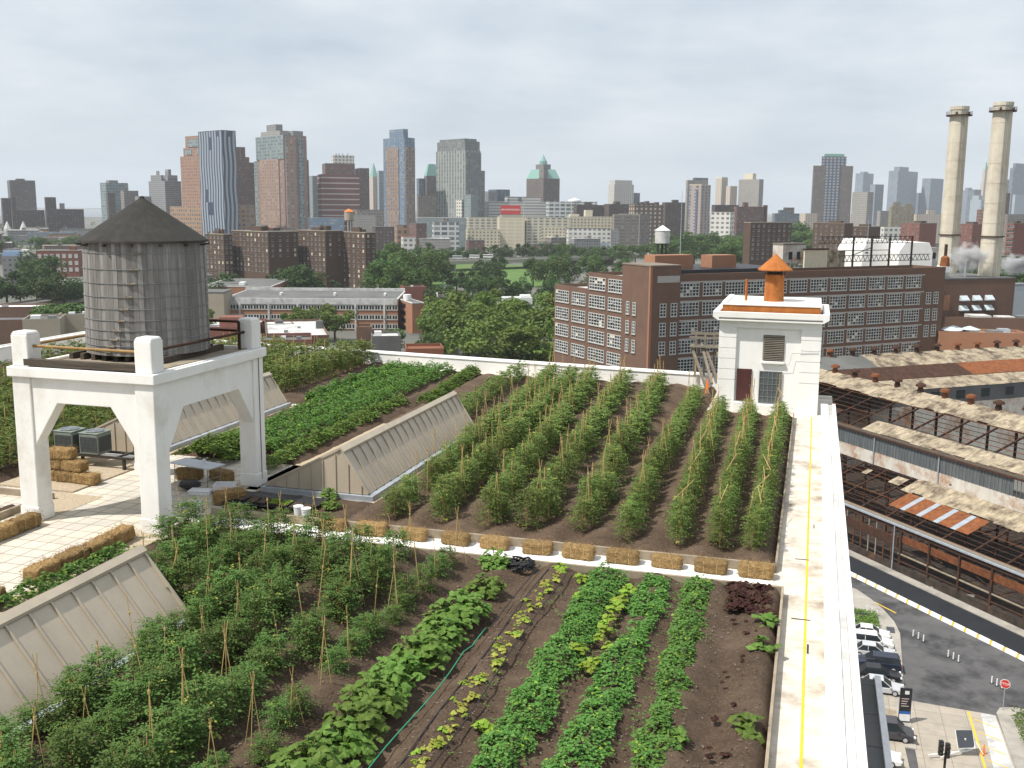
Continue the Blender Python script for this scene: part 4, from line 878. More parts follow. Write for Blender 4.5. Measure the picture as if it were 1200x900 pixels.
facade('f_stripeyellow',(0.321,0.264,0.163),glass=(.20,.19,.17),pu=5.4,pv=4.,wu=.55,wv=.7,spandrel=(.25,.22,.17))
facade('f_lowrow',(0.210,0.160,0.134),pu=3.2,pv=3.4,wu=.42,wv=.5)
facade('f_bluegreen',(0.190,0.216,0.235),glass=(.12,.16,.2),pu=3.4,pv=3.2,wu=.55,wv=.5)
class Bld:
    def __init__(s,name,label,xl,xc,xr,yt,Y,m,yaw=27,roof=None,base=GZ,depth=None,cat='building',roofname='roof',group=None,sink=0):
        C=D(xc,yt,Y); s.C=C; s.a=a=R(yaw); s.Y=Y; s.xc=xc; Rd=V3((math.cos(a),math.sin(a))); Ld=V3((-math.sin(a),math.cos(a)))
        def ln(px,d):
            k=ray(px,yt); k=k.x/k.y; return (k*C.y-C.x)/(d.x-k*d.y)
        s.lr=ln(xr,Rd) if xr is not None and xr>xc else (depth or 20)
        s.ll=ln(xl,Ld) if xl is not None and xl<xc else (depth or 20)
        if s.lr<0 or s.ll<0 or max(s.lr,s.ll)>130: print('BAD',name,xl,xc,xr,s.lr,s.ll)
        s.lr=s.lr if 0<s.lr<145 else (depth or 24); s.ll=s.ll if 0<s.ll<100 else (depth or 24); s.ll=min(s.ll,depth) if depth else s.ll; s.ht=C.z-base; s.base=base
        s.t=thing(name,label,cat,(C.x,C.y,base),a,group)
        b=MB(); b.box(0,s.lr,0,s.ll,-sink,s.ht); b.build('wall',m,s.t)
        if roof:
            b=MB(); e=.35 if s.ht<60 else .8; b.box(-.12,s.lr+.12,-.12,s.ll+.12,s.ht+.003,s.ht+e); b.build('parapet',roof,s.t)
            b=MB(); b.box(.5,s.lr-.5,.5,s.ll-.5,s.ht+e+.003,s.ht+e+.02); b.build(roofname,'roof_grey',s.t)
    def z(s,py): return D(s.xc,py,s.Y).z-s.base
    def part(s,name,fx0,fx1,fy0,fy1,y1,m,y0=None,ex=0):
        """a block on (or set against) the building; fx, fy are fractions of the two faces"""
        b=MB(); z0=s.ht+.01 if y0 is None else s.z(y0)
        b.box(fx0*s.lr-ex,fx1*s.lr,fy0*s.ll-ex,fy1*s.ll,z0,s.z(y1)); return b.build(name,m,s.t)
B=Bld
# ---- far left
b=B('apartment_tower','grey-brown apartment tower with an orange flank, farthest left on the skyline',8,11,41,211,1700,'f_browngrey',30); b.part('penthouse',.3,.62,.2,.8,209,'f_browngrey')
b=B('housing_block','long dark brown housing block at the left edge below the grey tower',-14,2,16,232,1500,'f_nycha_far',30); 
b=B('housing_block','long dark brown slab of housing left of the water tank roof',0,14,52,246,1450,'f_nycha_far',28); b.part('stair_tower',.0,.14,0,.5,231,'f_nycha_far')
b=B('housing_block','dark brown housing block with a tall square bulkhead left of the water tank',46,54,98,245,1400,'f_nycha_far',28); b.part('bulkhead',.0,.28,.1,.8,231,'f_nycha_far'); b.part('bulkhead',.38,.5,.1,.5,238,'f_greyslab')
b=B('low_building','pale low building with two green church spires in front of the far left housing',-20,0,48,271,1250,'f_white',15,depth=16)
for px in (8,27):
    q=MB(); z0=b.ht; k=(px-0)/48*b.lr; q.cyl(k,4,0,z0+3,4.2,n=8); q.cyl(k,4,z0+3,z0+12,4.2,.2,n=8); q.build('spire',['roof_white'],b.t)
b=B('low_building','low blue-grey workshop right of the two green spires',30,32,86,272,1200,'f_bluegreen',10,depth=16)
b=B('low_building','low brown brick building under trees, left of the water tank',38,40,88,278,1150,'f_lowrow',10,depth=14)
b=B('apartment_building','teal glass and brown stepped apartment tower just left of the tank roof',117,124,150,214,1650,'f_tealglass',46); b.part('penthouse',.2,.6,.2,.7,211,'f_greyslab'); b.part('brown_wing',-.02,.3,-.3,.0,226,'f_brown',y0=262)
b=B('apartment_building','pale brown mid-rise to the right of the teal glass tower',141,145,162,224,1600,'f_masonry',35,roof='roof_tan')
b=B('apartment_building','grey low slab peeking over the right slope of the tank roof',158,162,176,230,1580,'f_greyslab',35)
b=B('apartment_building','grey banded twin apartment slab with two chimney knobs, lighter left half',174,193,212,212,1560,'f_greyslab',46)
b.part('penthouse',.0,.12,.2,.85,205,'f_greyslab'); b.part('knob',.0,.05,.35,.5,200,'f_greyslab',y0=205); b.part('penthouse',.3,.9,.1,.6,205,'f_greybands'); b.part('knob',.45,.62,.2,.4,198,'f_greybands',y0=205)
# ---- orange tower, striped tower
b=B('office_tower','stepped orange brick tower left of the black and white striped tower',211,246,292,182,1500,'f_orange',48)
b.part('upper_step',.0,.80,.0,.88,172,'f_orange'); b.part('upper_step',.0,.55,.0,.8,158,'f_orange',y0=172); b.part('top_window',-.005,.0,.35,.7,162,'f_tealglass',y0=171,ex=.5); b.part('top_window',-.005,.0,.2,.4,174,'f_tealglass',y0=180,ex=.5); b.part('top_window',-.005,.0,.6,.8,174,'f_tealglass',y0=180,ex=.5)
b.part('podium',-.12,1.1,-.12,1.45,242,'f_podium',y0=280)
b=B('striped_tower','slim tower clad in wavy black and white vertical stripes',232,260,276,153,1380,'striped_glass',47,roof='panel_dark')
b=B('apartment_tower','dark block for the shaded right steps of the orange tower, behind the striped one',None,276,298,190,1520,'f_redbrown',24,depth=25); b.part('upper_step',0,.55,.1,.9,172,'f_redbrown')  # red-brown wall colour carries the shade of the orange tower's right side
b=B('office_block','orange brick low block between the striped tower and the tall brick and glass tower',None,277,298,240,1420,'f_podium',24,depth=25,roof='roof_tan')
b=B('apartment_tower','tall brick and grey glass apartment tower with stacked penthouses',300,332,359,158,1450,'f_brickglass',40)
b.part('glass_corner',-.01,.04,.0,1.0,158,'f_tealglass',y0=186,ex=.6); b.part('peach_bay',-.02,.0,.18,.86,186,'f_peach',y0=285,ex=.8); b.part('peach_bay',.05,.48,-.03,.0,160,'f_peach',y0=285)
b.part('glass_strip',.62,.8,-.02,.0,160,'f_tealglass',y0=285)
b.part('penthouse',.1,.5,.2,.9,152,'f_beigegrey'); b.part('water_house',.12,.4,.35,.7,144,'f_greyslab',y0=152); b.part('penthouse',.55,.98,.1,.5,152,'f_greyslab')
b.part('side_wing',1.0,1.2,.1,.9,186,'f_redbrown',y0=300); b.part('side_wing',.0,.25,1.0,1.12,187,'f_tealglass',y0=300)  # right-hand wing stands for shadow beside the brick, put into red-brown colour
b=B('office_tower','dark teal glass sliver behind the red banded building',362,366,384,206,1650,'f_greygreen',30,depth=20)
b=B('office_building','red brick office building with thin white floor bands',371,376,432,204,1500,'f_redbands',18,depth=40)
b.part('penthouse',.1,.72,.1,.9,191,'f_redbrown'); b.part('crown',.28,.72,.2,.8,181,'f_white',y0=191); b.part('dark_flank',.8,1.01,-.02,.9,196,'f_brown',y0=285)
for k in (.36,.42,.5,.6):
    q=MB(); q.tube([(k*b.lr,.4*b.ll,b.z(181)),(k*b.lr,.4*b.ll,b.z(178.5))],.7,4); q.build('dish','grey_metal',b.t)
b=B('church_tower','slim cream tower with a small green tip between the red office and the blue tower',433,437,443,207,1700,'f_paletan',30); q=MB(); q.prism([(0,0),(b.lr,0),(b.lr,b.ll),(0,b.ll)],b.ht,b.ht+22,0,s1=.05); q.build('green_tip',['green_copper'],b.t)
b=B('apartment_tower','blue-white slab directly left of the blue and tan tower',442,444,450,200,1600,'f_palewin',30,depth=14)
b=B('apartment_tower','tall blue glass tower with tan brick centre bays',449,474,486,161,1450,'f_blueglass',44)
b.part('brick_bay',-.02,.0,.28,.86,172,'f_bluebrick',y0=290,ex=.6); b.part('brick_bay',.08,.95,-.02,.0,172,'f_bluebrick',y0=290,ex=.6); b.part('penthouse',.0,.45,.05,.7,151,'f_blueglass'); b.part('setback',1.,1.3,.2,.9,187,'f_blueglass',y0=290)
b=B('office_tower','dark rounded slab to the right of the blue and tan tower',488,491,498,209,1650,'f_slatedark',30,depth=16)
b=B('office_tower','dark stone tower with a green copper cap left of the big grey tower',497,500,514,206,1650,'f_greentop',28,depth=24); q=MB(); q.prism([(0,0),(b.lr,0),(b.lr,b.ll),(0,b.ll)],b.ht,b.z(192),0,s1=.55); q.build('copper_cap',['green_copper'],b.t)
b=B('masonry_block','beige masonry block at the foot of the dark green-capped tower',488,490,512,229,1550,'f_masonry',14,depth=25)
b=B('office_tower','wide grey office tower with a rounded crown and vertical ribs',511,545,563,176,1450,'f_greytower',42)
b.part('crown',.0,.95,.0,.96,165,'f_greytower_dark'); b.part('crown_top',.05,.85,.05,.9,162,'f_greytower_dark',y0=165); b.part('shaded_face',.02,1.0,-.02,.0,178,'f_greytower_dark',y0=290,ex=.4); b.part('side_wing',1.0,1.5,.1,.9,199,'f_greytower_dark',y0=290)  # thin right-face slab holds that side's shade in a darker facade colour
b.part('glass_annex',-.1,.35,-.25,-.03,228,'f_greygreen',y0=290); b.part('light_slab',-.12,-.02,.05,.25,234,'f_white',y0=290)
b=B('office_slab','grey slab with a darker right block right of the big grey tower',563,582,597,224,1550,'f_greyslab',25); b.part('dark_block',.0,1.01,-.02,.5,222,'f_slatedark',y0=290)
b=B('hospital','long pale hospital with horizontal window bands',568,573,650,236,1480,'f_hospital',10,depth=40); b.part('upper_storey',.3,.8,.2,.9,230,'f_hospital'); b.part('tank',.45,.5,.1,.3,231,'roof_dark')
b=B('hospital_wing','pale gridded hospital wing with a round white roof dome',640,643,700,236,1450,'f_whiteframe',8,depth=30); q=MB(); q.cyl(.55*b.lr,8,b.ht,b.ht+2,9,n=20); q.cyl(.55*b.lr,8,b.ht+2,b.ht+5,9,.5,n=20); q.build('dome','white_paint',b.t)
b=B('office_tower','dark brown tower with a green copper mansard and lantern',617,637,656,209,1600,'f_greentop',32)
for fx in ((.0,.45),(.55,1.)):
    pass
q=MB(); q.prism([(0,0),(b.lr,0),(b.lr,b.ll),(0,b.ll)],b.ht+.01,b.z(198),0,s1=.72); q.build('copper_mansard','green_copper',b.t)
b.part('gable',-.01,.25,-.01,.25,196,'f_masonry'); b.part('lantern_base',.25,.7,.25,.7,192,'f_masonry'); q=MB(); q.cyl(.45*b.lr,.45*b.ll,b.z(192),b.z(188),6,n=8); q.cyl(.45*b.lr,.45*b.ll,b.z(188),b.z(180),5,.2,n=8); q.build('lantern','green_copper',b.t)
b=B('office_tower','white notched tower standing alone above the brown slabs',713,720,743,216,1600,'f_whitetower',24); b.part('crown',.05,.92,.05,.95,211,'f_whitetower'); 
b=B('office_block','small black block touching the white tower on its right',742,743,750,226,1620,'f_slatedark',24,depth=12)
for (xl,xc,xr,yt,lb) in ((672,676,712,240,'dark brown housing slab below and left of the white tower'),(708,714,742,239,'dark brown housing slab right under the white tower'),(776,780,812,237,'brown housing slab left of the pink tower')):
    b=B('housing_slab',lb,xl,xc,xr,yt,1350,'f_brown',22); b.part('bulkhead',.3,.5,.2,.7,yt-3,'f_brown')
b=B('factory_loft','brown loft building with pale window pairs and cluttered roof',737,744,778,240,1250,'f_creambrown',18,roof='roof_dark')
for k in range(5): b.part('roof_hut',.1+.17*k,.2+.17*k,.2,.6,237.5-(k%3),'f_brown')
# ---- cream complex
b=B('apartment_block','low cream apartment wing left of the red sign block',544,548,586,269,1180,'f_cream',8,depth=22,roof='ivory')
b=B('apartment_block','cream balcony block partly hidden behind the blank red sign block',545,549,583,255,1260,'f_creambalcony',8,depth=24,roof='ivory')
sgn=B('sign_block','blank-walled cream block carrying a big red roof sign',583,585,615,254.5,1200,'f_creamblank',6,depth=26,roof='ivory')
sgn.part('sign_base',.05,.97,.1,.4,252,'ivory'); p_=sgn.part('roof_sign',.06,.84,.05,.12,240.5,'red_sign',y0=251)
q=MB(); zc=sgn.z(245.6); x=.09*sgn.lr
rz=random.Random(2)
while x<.8*sgn.lr:
    w_=rz.uniform(.8,1.5); q.box(x,x+w_,.05*sgn.ll-.15,.05*sgn.ll-.02,zc-.9,zc+.9); x+=w_+.45
q.build('lettering','pale_text',p_)
b=B('apartment_block','long cream balcony building right of the red sign block',614,617,668,255,1210,'f_creambalcony',6,depth=26,roof='ivory'); b.part('step',.35,.9,-.03,.0,266,'f_cream',y0=300)
b=B('apartment_block','cream building with a small square roof tower',664,668,726,254,1260,'f_cream',8,depth=26,roof='ivory'); b.part('roof_tower',.32,.46,.1,.6,246,'ivory'); b.part('penthouse',.02,.2,.2,.7,251,'ivory')
b=B('warehouse','white warehouse with rows of small square windows and a grey right flank',664,666,716,268,1120,'f_white',6,depth=20,roof='roof_grey'); b.part('grey_flank',1.0,1.2,.02,.9,269,'f_greyslab',y0=300); b.part('blue_banner',.72,.97,-.01,0,284,'f_palewin',y0=288)
b=B('factory_loft','cream and brown loft with tall light piers right of the white warehouse',718,720,752,252,1180,'f_piers',22,roof='ivory')
b=B('loft','grey-tan loft block left of the small white water tank',724,750,762,251,1190,'f_masonry',40,roof='roof_grey')
# ---- between
b=B('frame_building','white-framed warehouse with a glassy right end',505,508,538,260,1150,'f_whiteframe',8,depth=24,roof='roof_grey'); b.part('glass_end',1.,1.25,.0,.9,261,'f_greygreen',y0=300); b.part('roof_hut',.4,.6,.2,.6,256,'f_masonry')
b=B('glass_hall','long low glass hall with a pale roof line',486,489,570,255,1320,'f_greygreen',6,depth=30,roof='white_paint')
b=B('brick_loft','narrow brown brick loft left of the white-framed warehouse',479,488,500,262,1100,'f_redbrown',27,roof='roof_dark')
b=B('shop_building','small white building with a red roof edge among the trees',470,472,487,278,1000,'f_white',14,depth=18,roof='red_sign')
b=B('brick_loft','orange brick low loft below the blue and tan tower',463,465,480,264,1120,'f_podium',14,depth=16,roof='roof_tan')
b=B('masonry_block','wide grey-brown masonry block under the blue and tan tower',413,418,450,246,1350,'f_masonry',14,depth=26,roof='roof_grey')
b=B('masonry_block','brown block behind the right end of the housing towers',436,440,462,266,1050,'f_brown',18,depth=20,roof='roof_dark')
b=B('office_block','low blue-clad office building left of the wooden water tank',358,361,403,255,1200,'f_blueglass',10,depth=20)
b=B('courthouse','pale grey stone block under the red banded office',404,408,440,252,1300,'f_beigegrey',12,depth=22,roof='roof_grey')
def small_tank(label,px,yt,yb,ym,Y,w,mt,mr,ml='black_metal',base=None):
    """roof water tank: cone, drum, legs; pixel rows of apex, drum top, drum bottom and legs' end"""
    p=D(px,yb,Y); zb=D(px,base or yb+6,Y).z; t=thing('water_tank',label,'water tank',(p.x,p.y,zb)); r_=w*Y/1228/2; z1=p.z-zb; z2=D(px,ym,Y).z-zb; z3=D(px,yt,Y).z-zb
    m=MB(); m.cyl(0,0,z1,z2,r_,n=20); m.build('drum',mt,t); m=MB(); m.cyl(0,0,z2,z3,r_*1.08,.1,n=20); m.build('cone_roof',mr,t)
    for k in range(4): a=PI/4+k*PI/2; m=MB(); m.tube([(math.cos(a)*r_*.8,math.sin(a)*r_*.8,-.2),(math.cos(a)*r_*.8,math.sin(a)*r_*.8,z1)],r_*.07,4); m.build('leg',ml,t)
    m=MB(); m.cyl(0,0,z1-.25,z1,r_*1.12,n=20); m.cyl(0,0,0,z1,r_*.14,n=8); m.build('platform',ml,t)
small_tank('wooden roof tank with a yellow cone above the brown housing towers',409,244.5,258,248,590,11,'stone_beige','orange','timber_dark',base=272)
small_tank('white round steel tank with a shallow white cone behind the brick factory',776,264,285,270,330,17.5,'roof_white','white_paint',base=302)
# ---- brown housing towers (about 560 m away) with real windows
def win_mesh(w_,h_,nx,ny,fm='frame_white',bar=.07,sill=True,gm='glass_dark',var=None):
    m=MB(); m.box(0,w_,-.02,.0,0,h_,0)
    for i in range(nx+1): x=w_*i/nx; m.box(x-bar/2,x+bar/2,-.09,-.021,-.02,h_+.02,1)
    for j in range(ny+1): z=h_*j/ny; m.box(-.03,w_+.03,-.08,-.022,z-bar/2,z+bar/2,1)
    if sill: m.box(-.15,w_+.15,-.16,-.01,-.2,-.06,2)
    if var is not None:
        r=random.Random(var)
        for i in range(nx):
            for j in range(ny):
                q=r.random()
                if q<.24: m.box(w_*i/nx,w_*(i+1)/nx,-.03,-.0205,h_*j/ny,h_*(j+1)/ny,3 if q<.21 else 4)
        if r.random()<.4: i=r.randrange(nx-1); m.box(w_*i/nx,w_*(i+1)/nx+.1,-.35,-.1,h_*.5,h_*.56,1)
    return m.mesh('window',[gm,fm,'sill_grey','dirty_glass','ivory'])
WN=[win_mesh(1.3,1.45,2,1,gm=g,fm='sill_grey',bar=.05) for g in ('glass_dark','dirty_glass')]; WNc=win_mesh(1.3,1.45,1,2,gm='ivory',fm='sill_grey')
def put_windows(b,face,xs,zs,meshes,r,name='window',limit=None):
    for z in zs:
        for x in xs:
            o=bpy.data.objects.new(name,r.choice(meshes)); COL.objects.link(o); o.parent=b.t
            if face=='r': o.location=(x,-.005,z)
            else: o.location=(-.005,x,z); o.rotation_euler=(0,0,-PI/2)
rz=random.Random(21)
for i,(xl,xc,xr,yt,lb) in enumerate(((240,262,272,275,'leftmost dark brown housing tower, partly behind the flag mast'),(271,314,349,272,'wide brown housing tower with two lit brick faces in the middle of its row'),(349,381,402,271,'brown housing tower with trees at its foot, third in the row'),(400,428,440,273,'rightmost brown housing tower, beside the park trees'))):
    b=B('housing_tower',lb,xl,xc,xr,yt,565+[12,0,6,2][i],'brick_brown',47,roof='stone_beige',group=None)
    nz=[b.ht-2.4-2.75*k for k in range(12)]
    nx=max(2,int(b.ll/3.6)); put_windows(b,'l',[b.ll*(k+.5)/nx+.4 for k in range(nx)],nz[:8 if nx>5 else 11],WN*3+[WNc],rz); nx2=max(2,int(b.lr/4.2)); put_windows(b,'r',[b.lr*(k+.5)/nx2-.4 for k in range(nx2)],nz[:5 if nx>5 else 8],WN*3+[WNc],rz)
    for k in range(2): b.part('roof_hut',.15+.4*k,.4+.4*k,.3,.6,yt-4-(k+i)%2*2,'brick_brown')
    b.part('chimney',.45,.55,.45,.55,yt-7,'roof_dark')
# ---- school
b=B('school','long low school with pale fascia, orange brick bands and orange end pier',262,262.5,466,350,405,'brick_orange',1.5,depth=38,roof='roof_white'); sc=b
q=MB(); q.box(-.2,b.lr-.1,-.35,-.02,b.ht-2.0,b.ht-.05); q.build('fascia','roof_white',b.t)
for zt in (2.2,6.0,9.6):
    q=MB(); q.box(0,b.lr,-.06,-.005,b.ht-zt-1.9,b.ht-zt); q.build('window_band','glass_dark',b.t)
    n=30
    for k in range(n):
        x=b.lr*k/n; wq=win_mesh(b.lr/n-.25,1.75,2,1,bar=.22) if k==0 and zt==2.2 else wq
        o=bpy.data.objects.new('window',wq); COL.objects.link(o); o.parent=b.t; o.location=(x+.1,-.07,b.ht-zt-1.85)
for k in range(6): x=b.lr*(k+.5)/6; q=MB(); q.box(x,x+.7,-.45,-.1,0,b.ht-2.0); q.build('pier','roof_white',b.t)
for k,fx in enumerate((.28,.6,.9)): b.part('roof_fan',fx,fx+.012,.35,.45,346,'white_paint')
b.part('rear_parapet',0,1.,.97,1.,345.5,'roof_white')
q=MB(); k=10; px_=b.lr*1.03; 
e=B('stair_block','orange brick stair block closing the right end of the low school',466,483,497.5,356,398,'brick_orange',22,roof='roof_white',depth=20)
for k in range(4):
    q=MB(); q.box(e.ll*.0-.03,0,e.ll*.45,e.ll*.75,e.ht-2.6-2.9*k,e.ht-.9-2.9*k); q.build('window','glass_dark',e.t)
q=MB(); q.cyl(0,0,0,2.2,1.6,n=16); q.build('vent_hood','white_paint',e.t,(e.lr*.3,e.ll*.6,e.ht+.4))
b=B('school_wing','grey-roofed rear wing of the school with a boxy rooftop fan',232,236,318,336,470,'brick_orange',2,depth=50,roof='roof_white'); b.part('roof_fan',.5,.58,.1,.2,331.5,'white_paint'); b.part('duct',.3,.42,.3,.35,334.5,'roof_dark')
b=B('stair_block','tan brick block at the left end of the school behind the tank mast',222,224,262,343,395,'stone_beige',2,depth=14,roof='roof_grey'); b.part('chimney',.05,.2,.1,.5,332,'white_stucco')
# ---- white-roofed low buildings just past the far parapet
def lowroof(label,xl,xc,xr,yt,Y,yaw,wall,roofm,depth,huts=()):
    b=B('low_building',label,xl,xc,xr,yt,Y,wall,yaw,depth=depth); q=MB(); q.box(.3,b.lr-.3,.3,b.ll-.3,b.ht+.003,b.ht+.05); q.build('roof',roofm,b.t)
    for (x0,x1,y0,y1) in ((0,b.lr,0,.28),(0,b.lr,b.ll-.28,b.ll),(0,.28,.29,b.ll-.29),(b.lr-.28,b.lr,.29,b.ll-.29)):
        q=MB(); q.box(x0,x1,y0,y1,b.ht+.004,b.ht+.75); q.build('parapet',wall,b.t)
    for (fx,fy,w_,h_,mm) in huts: q=MB(); q.box(fx*b.lr,fx*b.lr+w_,fy*b.ll,fy*b.ll+w_,b.ht+.05,b.ht+h_); q.build('roof_hut',mm,b.t)
    return b
lowroof('white-roofed low building with a brick hut just right of the water tank',226,228,300,386,318,6,'brick_red','roof_white',24,((.36,.2,7,3.2,'brick_red'),(.8,.4,2,1.2,'roof_dark')))
lowroof('low dark brick building with a white roof behind the right tower post',300,303,345,383,330,20,'brick_factory','roof_white',24,((.5,.3,2.4,1.4,'roof_dark'),))
lowroof('low building with a broad bright white roof beyond the far parapet',308,312,386,397,296,14,'brick_factory','roof_white',44,((.86,.5,2.2,2.4,'roof_dark'),(.3,.3,1.2,.8,'grey_metal'),(.55,.55,.9,.6,'grey_metal')))
lowroof('grey-roofed low building with skylight boxes left of the wide white roof',300,304,366,402,285,12,'brick_red','roof_grey',16,((.4,.4,1.4,1.,'white_paint'),(.7,.3,1.4,1.,'grey_metal')))
lowroof('red brick stump building between the white roof and the school end',414,418,436,386,300,10,'brick_factory','brick_factory',8,())
lowroof('small white-roofed shed with a cubic vent by the school end',432,436,470,397,292,10,'roof_grey','roof_white',12,((.1,.2,2.,1.8,'white_paint'),))
lowroof('tiny terracotta-roofed shed just over the far parapet',472,476,520,412,262,8,'terracotta','terracotta',10,())
# ---- far left middle ground
b=lowroof('grey workshop with two tilted white skylights left of the tank',22,26,70,377,330,16,'stone_beige','roof_grey',16,((.15,.3,3,1.4,'white_paint'),(.6,.4,2.4,1.,'grey_metal')))
b=lowroof('grey flat-roofed garage between the tank and the grey workshop',64,68,120,371,345,16,'stone_beige','roof_grey',18,((.2,.2,2,1.,'white_paint'),(.5,.3,2.2,.9,'white_paint')))
b=lowroof('low building with a bright white flat roof at the left photo edge before the lorries',-30,-24,50,362,405,10,'brick_factory','white_paint',14,((.3,.3,2,1.,'grey_metal'),))
b=lowroof('dark brick garage at the left photo edge behind the left pillar',-40,-34,28,378,330,12,'brick_factory','roof_dark',14,())
b=B('row_house','grey three-storey house with a blue mansard at the left edge',-2,2,33,300,600,'f_greyslab',14,depth=14); q=MB(); q.prism([(0,0),(b.lr*.7,0),(b.lr*.7,b.ll),(0,b.ll)],b.ht+.01,b.ht+2.6,0,s1=.85); q.build('mansard','blue_roof',b.t); b.part('chimney',.7,.95,.2,.6,293,'white_stucco')
bb=B('brick_school','red brick building with two rows of white windows left of the water tank',38,42,92,294,690,'brick_red',12,roof='stone_beige',depth=16)
WR=win_mesh(1.9,2.4,2,2,bar=.25,gm='frame_white')
put_windows(bb,'r',[bb.lr*(k+.3)/7 for k in range(7)],[bb.ht-4.6,bb.ht-9.2,bb.ht-13.6],[WR],rz); bb.part('bulkhead',.75,.9,.3,.6,289,'brick_red')
b=lowroof('small flat-roofed red garage in front of the red brick building',34,36,56,318,620,12,'brick_red','roof_tan',12,())
def lorry(label,px,py,L_,hd,cab,yaw):
    p=P(px,py,GZ); t=thing('lorry',label,'lorry',p,R(yaw)); m=MB(); m.box(-L_/2,L_/2,-1.25,1.25,1.1,hd); m.build('cargo_box','white_paint',t,bevel=.05)
    m=MB(); m.extr([(L_/2+.2,.6),(L_/2+.2,3.0),(L_/2+1.6,3.0),(L_/2+2.3,1.9),(L_/2+2.3,.6)],'y',-1.2,1.2); m.build('cab',cab,t); m=MB(); m.slab((L_/2+1.62,-1.05,2.96),(L_/2+1.62,1.05,2.96),(L_/2+2.27,1.05,2.0),(L_/2+2.27,-1.05,2.0),-.03); m.build('windscreen','glass_dark',t)
    for x in (-L_/2+1.2,-L_/2+2.3,L_/2+1.2):
        for s in (-1,1): m=MB(); m.extr([(x+.5*math.cos(a),.5+.5*math.sin(a)) for a in [2*PI*j/14 for j in range(14)]],'y',s*1.22,s*.95); m.build('wheel','tyre',t)
    m=MB(); m.box(-L_/2,L_/2+2,-.5,.5,.6,1.09); m.build('chassis','black_metal',t); return t
lorry('white lorry with a red cab beyond the workshops at the left edge',14,372,11,4.2,'red_truck',170)
lorry('white box lorry with a white cab parked in front of the dark trees',34,382,10,3.9,'car_white',10)
for (px,yb,yt,lb,dx) in ((37,354,336,'left of two street lights with curved arms left of the water tank',-1),(46,352,329,'right of two tall street lights left of the water tank',1),(200,330,311,'thin street light by the leftmost housing tower',-1)):
    p=P(px,yb,GZ); t=thing('street_light',lb,'street light',p); h_=D(px,yt,p.y).z-GZ; m=MB(); m.tube([(0,0,0),(0,0,h_*.9),(dx*.8,0,h_),(dx*2.4,0,h_)],.11,6,r1=.07); m.build('pole','galv',t); m=MB(); m.box(dx*2.2,dx*3.2,-.18,.18,h_-.1,h_+.08); m.build('lamp_head','grey_metal',t)
# ---- elevated highway
def hwy(label,x0,y0,x1,y1,zt,w_):
    a,c=P(x0,y0,zt),P(x1,y1,zt); d=(c-a); ln=d.length; t=thing('elevated_road',label,'viaduct',(a.x,a.y,0),math.atan2(d.y,d.x)); m=MB(); m.box(0,ln,0,w_,zt-1.8,zt); m.build('deck','concrete',t)
    for y in (0,w_-.4): m=MB(); m.box(0,ln,y,y+.4,zt+.003,zt+.9); m.build('barrier','concrete',t)
    k=0
    while k<ln: m=MB(); m.box(k,k+1.5,2,w_-2,GZ,zt-1.81); m.build('pier','concrete',t); k+=ln/6
    m=MB(); m.box(0,ln,.41,w_-.41,zt+.003,zt+.02); m.build('carriageway','roof_grey',t)
    return t
hwy('grey concrete highway viaduct seen between the park trees',480,309,760,300,-32,24)
hwy('highway viaduct left of the pink tower, beyond the factory roof',770,297,960,292,-33,20)
hwy('elevated road passing behind the trees left of the water tank',20,360,130,345,-36,12)
for i,(px,py) in enumerate(((556,303),(572,302.5),(536,304))):
    p=P(px,py,-31.9); t=thing('van',['white van on the viaduct','white bus on the viaduct, right of the van','grey van on the viaduct, left of the white van'][i],'van',p,R(175)); m=MB(); m.box(-4,4,-1.2,1.2,.5,3.0); m.build('body','car_silver' if i==2 else 'car_white',t,bevel=.1); m=MB(); m.box(-3.8,3.9,-1.22,1.22,1.7,2.5); m.build('window_band','glass_dark',t)
    m=MB(); m.box(-3,-2,-1.15,1.15,0,.8); m.box(2,3,-1.15,1.15,0,.8); m.build('wheel','tyre',t)
b=B('park_house','small white house with a grey hut roof among the park trees',511,513,532,342,470,'f_white',20,depth=8); b.part('roof_turret',.5,.95,.1,.8,335,'roof_grey')
lowroof('brown brick hut with a flat grey roof at the park edge',469,473,499,338,480,14,'brick_red','roof_grey',12,((.4,.4,1,1.,'white_paint'),))
lowroof('row of white tents behind the big trees',556,558,624,351,400,6,'white_paint','white_paint',6,((.8,.3,4,1.5,'white_paint'),))
# ================================================================== brick factory behind the bulkhead
FY=27.3
fc=B('brick_factory','large brown brick factory with gridded white steel windows behind the white bulkhead',731,763,1107,328,200,'brick_factory',FY,roof=None,cat='factory')
rz=random.Random(5); HT=fc.ht
q=MB(); q.box(.4,fc.lr-.4,.4,fc.ll-.4,HT+.003,HT+.03); q.build('roof','roof_dark',fc.t)
for a in ((-.05,fc.lr+.05,-.05,.45),(-.05,fc.lr+.05,fc.ll-.45,fc.ll+.05),(-.05,.45,.46,fc.ll-.46),(fc.lr-.45,fc.lr+.05,.46,fc.ll-.46)): q=MB(); q.box(*a,HT+.002,HT+.95); q.build('parapet','brick_factory',fc.t)
tl=7.; q=MB(); q.box(-.35,6.8,-.35,fc.ll,0,HT+2.55); q.build('corner_tower','brick_factory',fc.t)
q=MB(); q.box(-.5,.02,-.5,.02,0,HT+2.5); q.build('corner_pier','brick_orange',fc.t)
q=MB(); q.box(-.45,6.9,-.45,fc.ll+.1,HT+2.552,HT+2.8); q.build('coping','roof_tan',fc.t)
q=MB(); q.box(1.2,6.5,-.42,-.36,HT-.6,HT+.7); q.build('stone_band','sill_grey',fc.t)
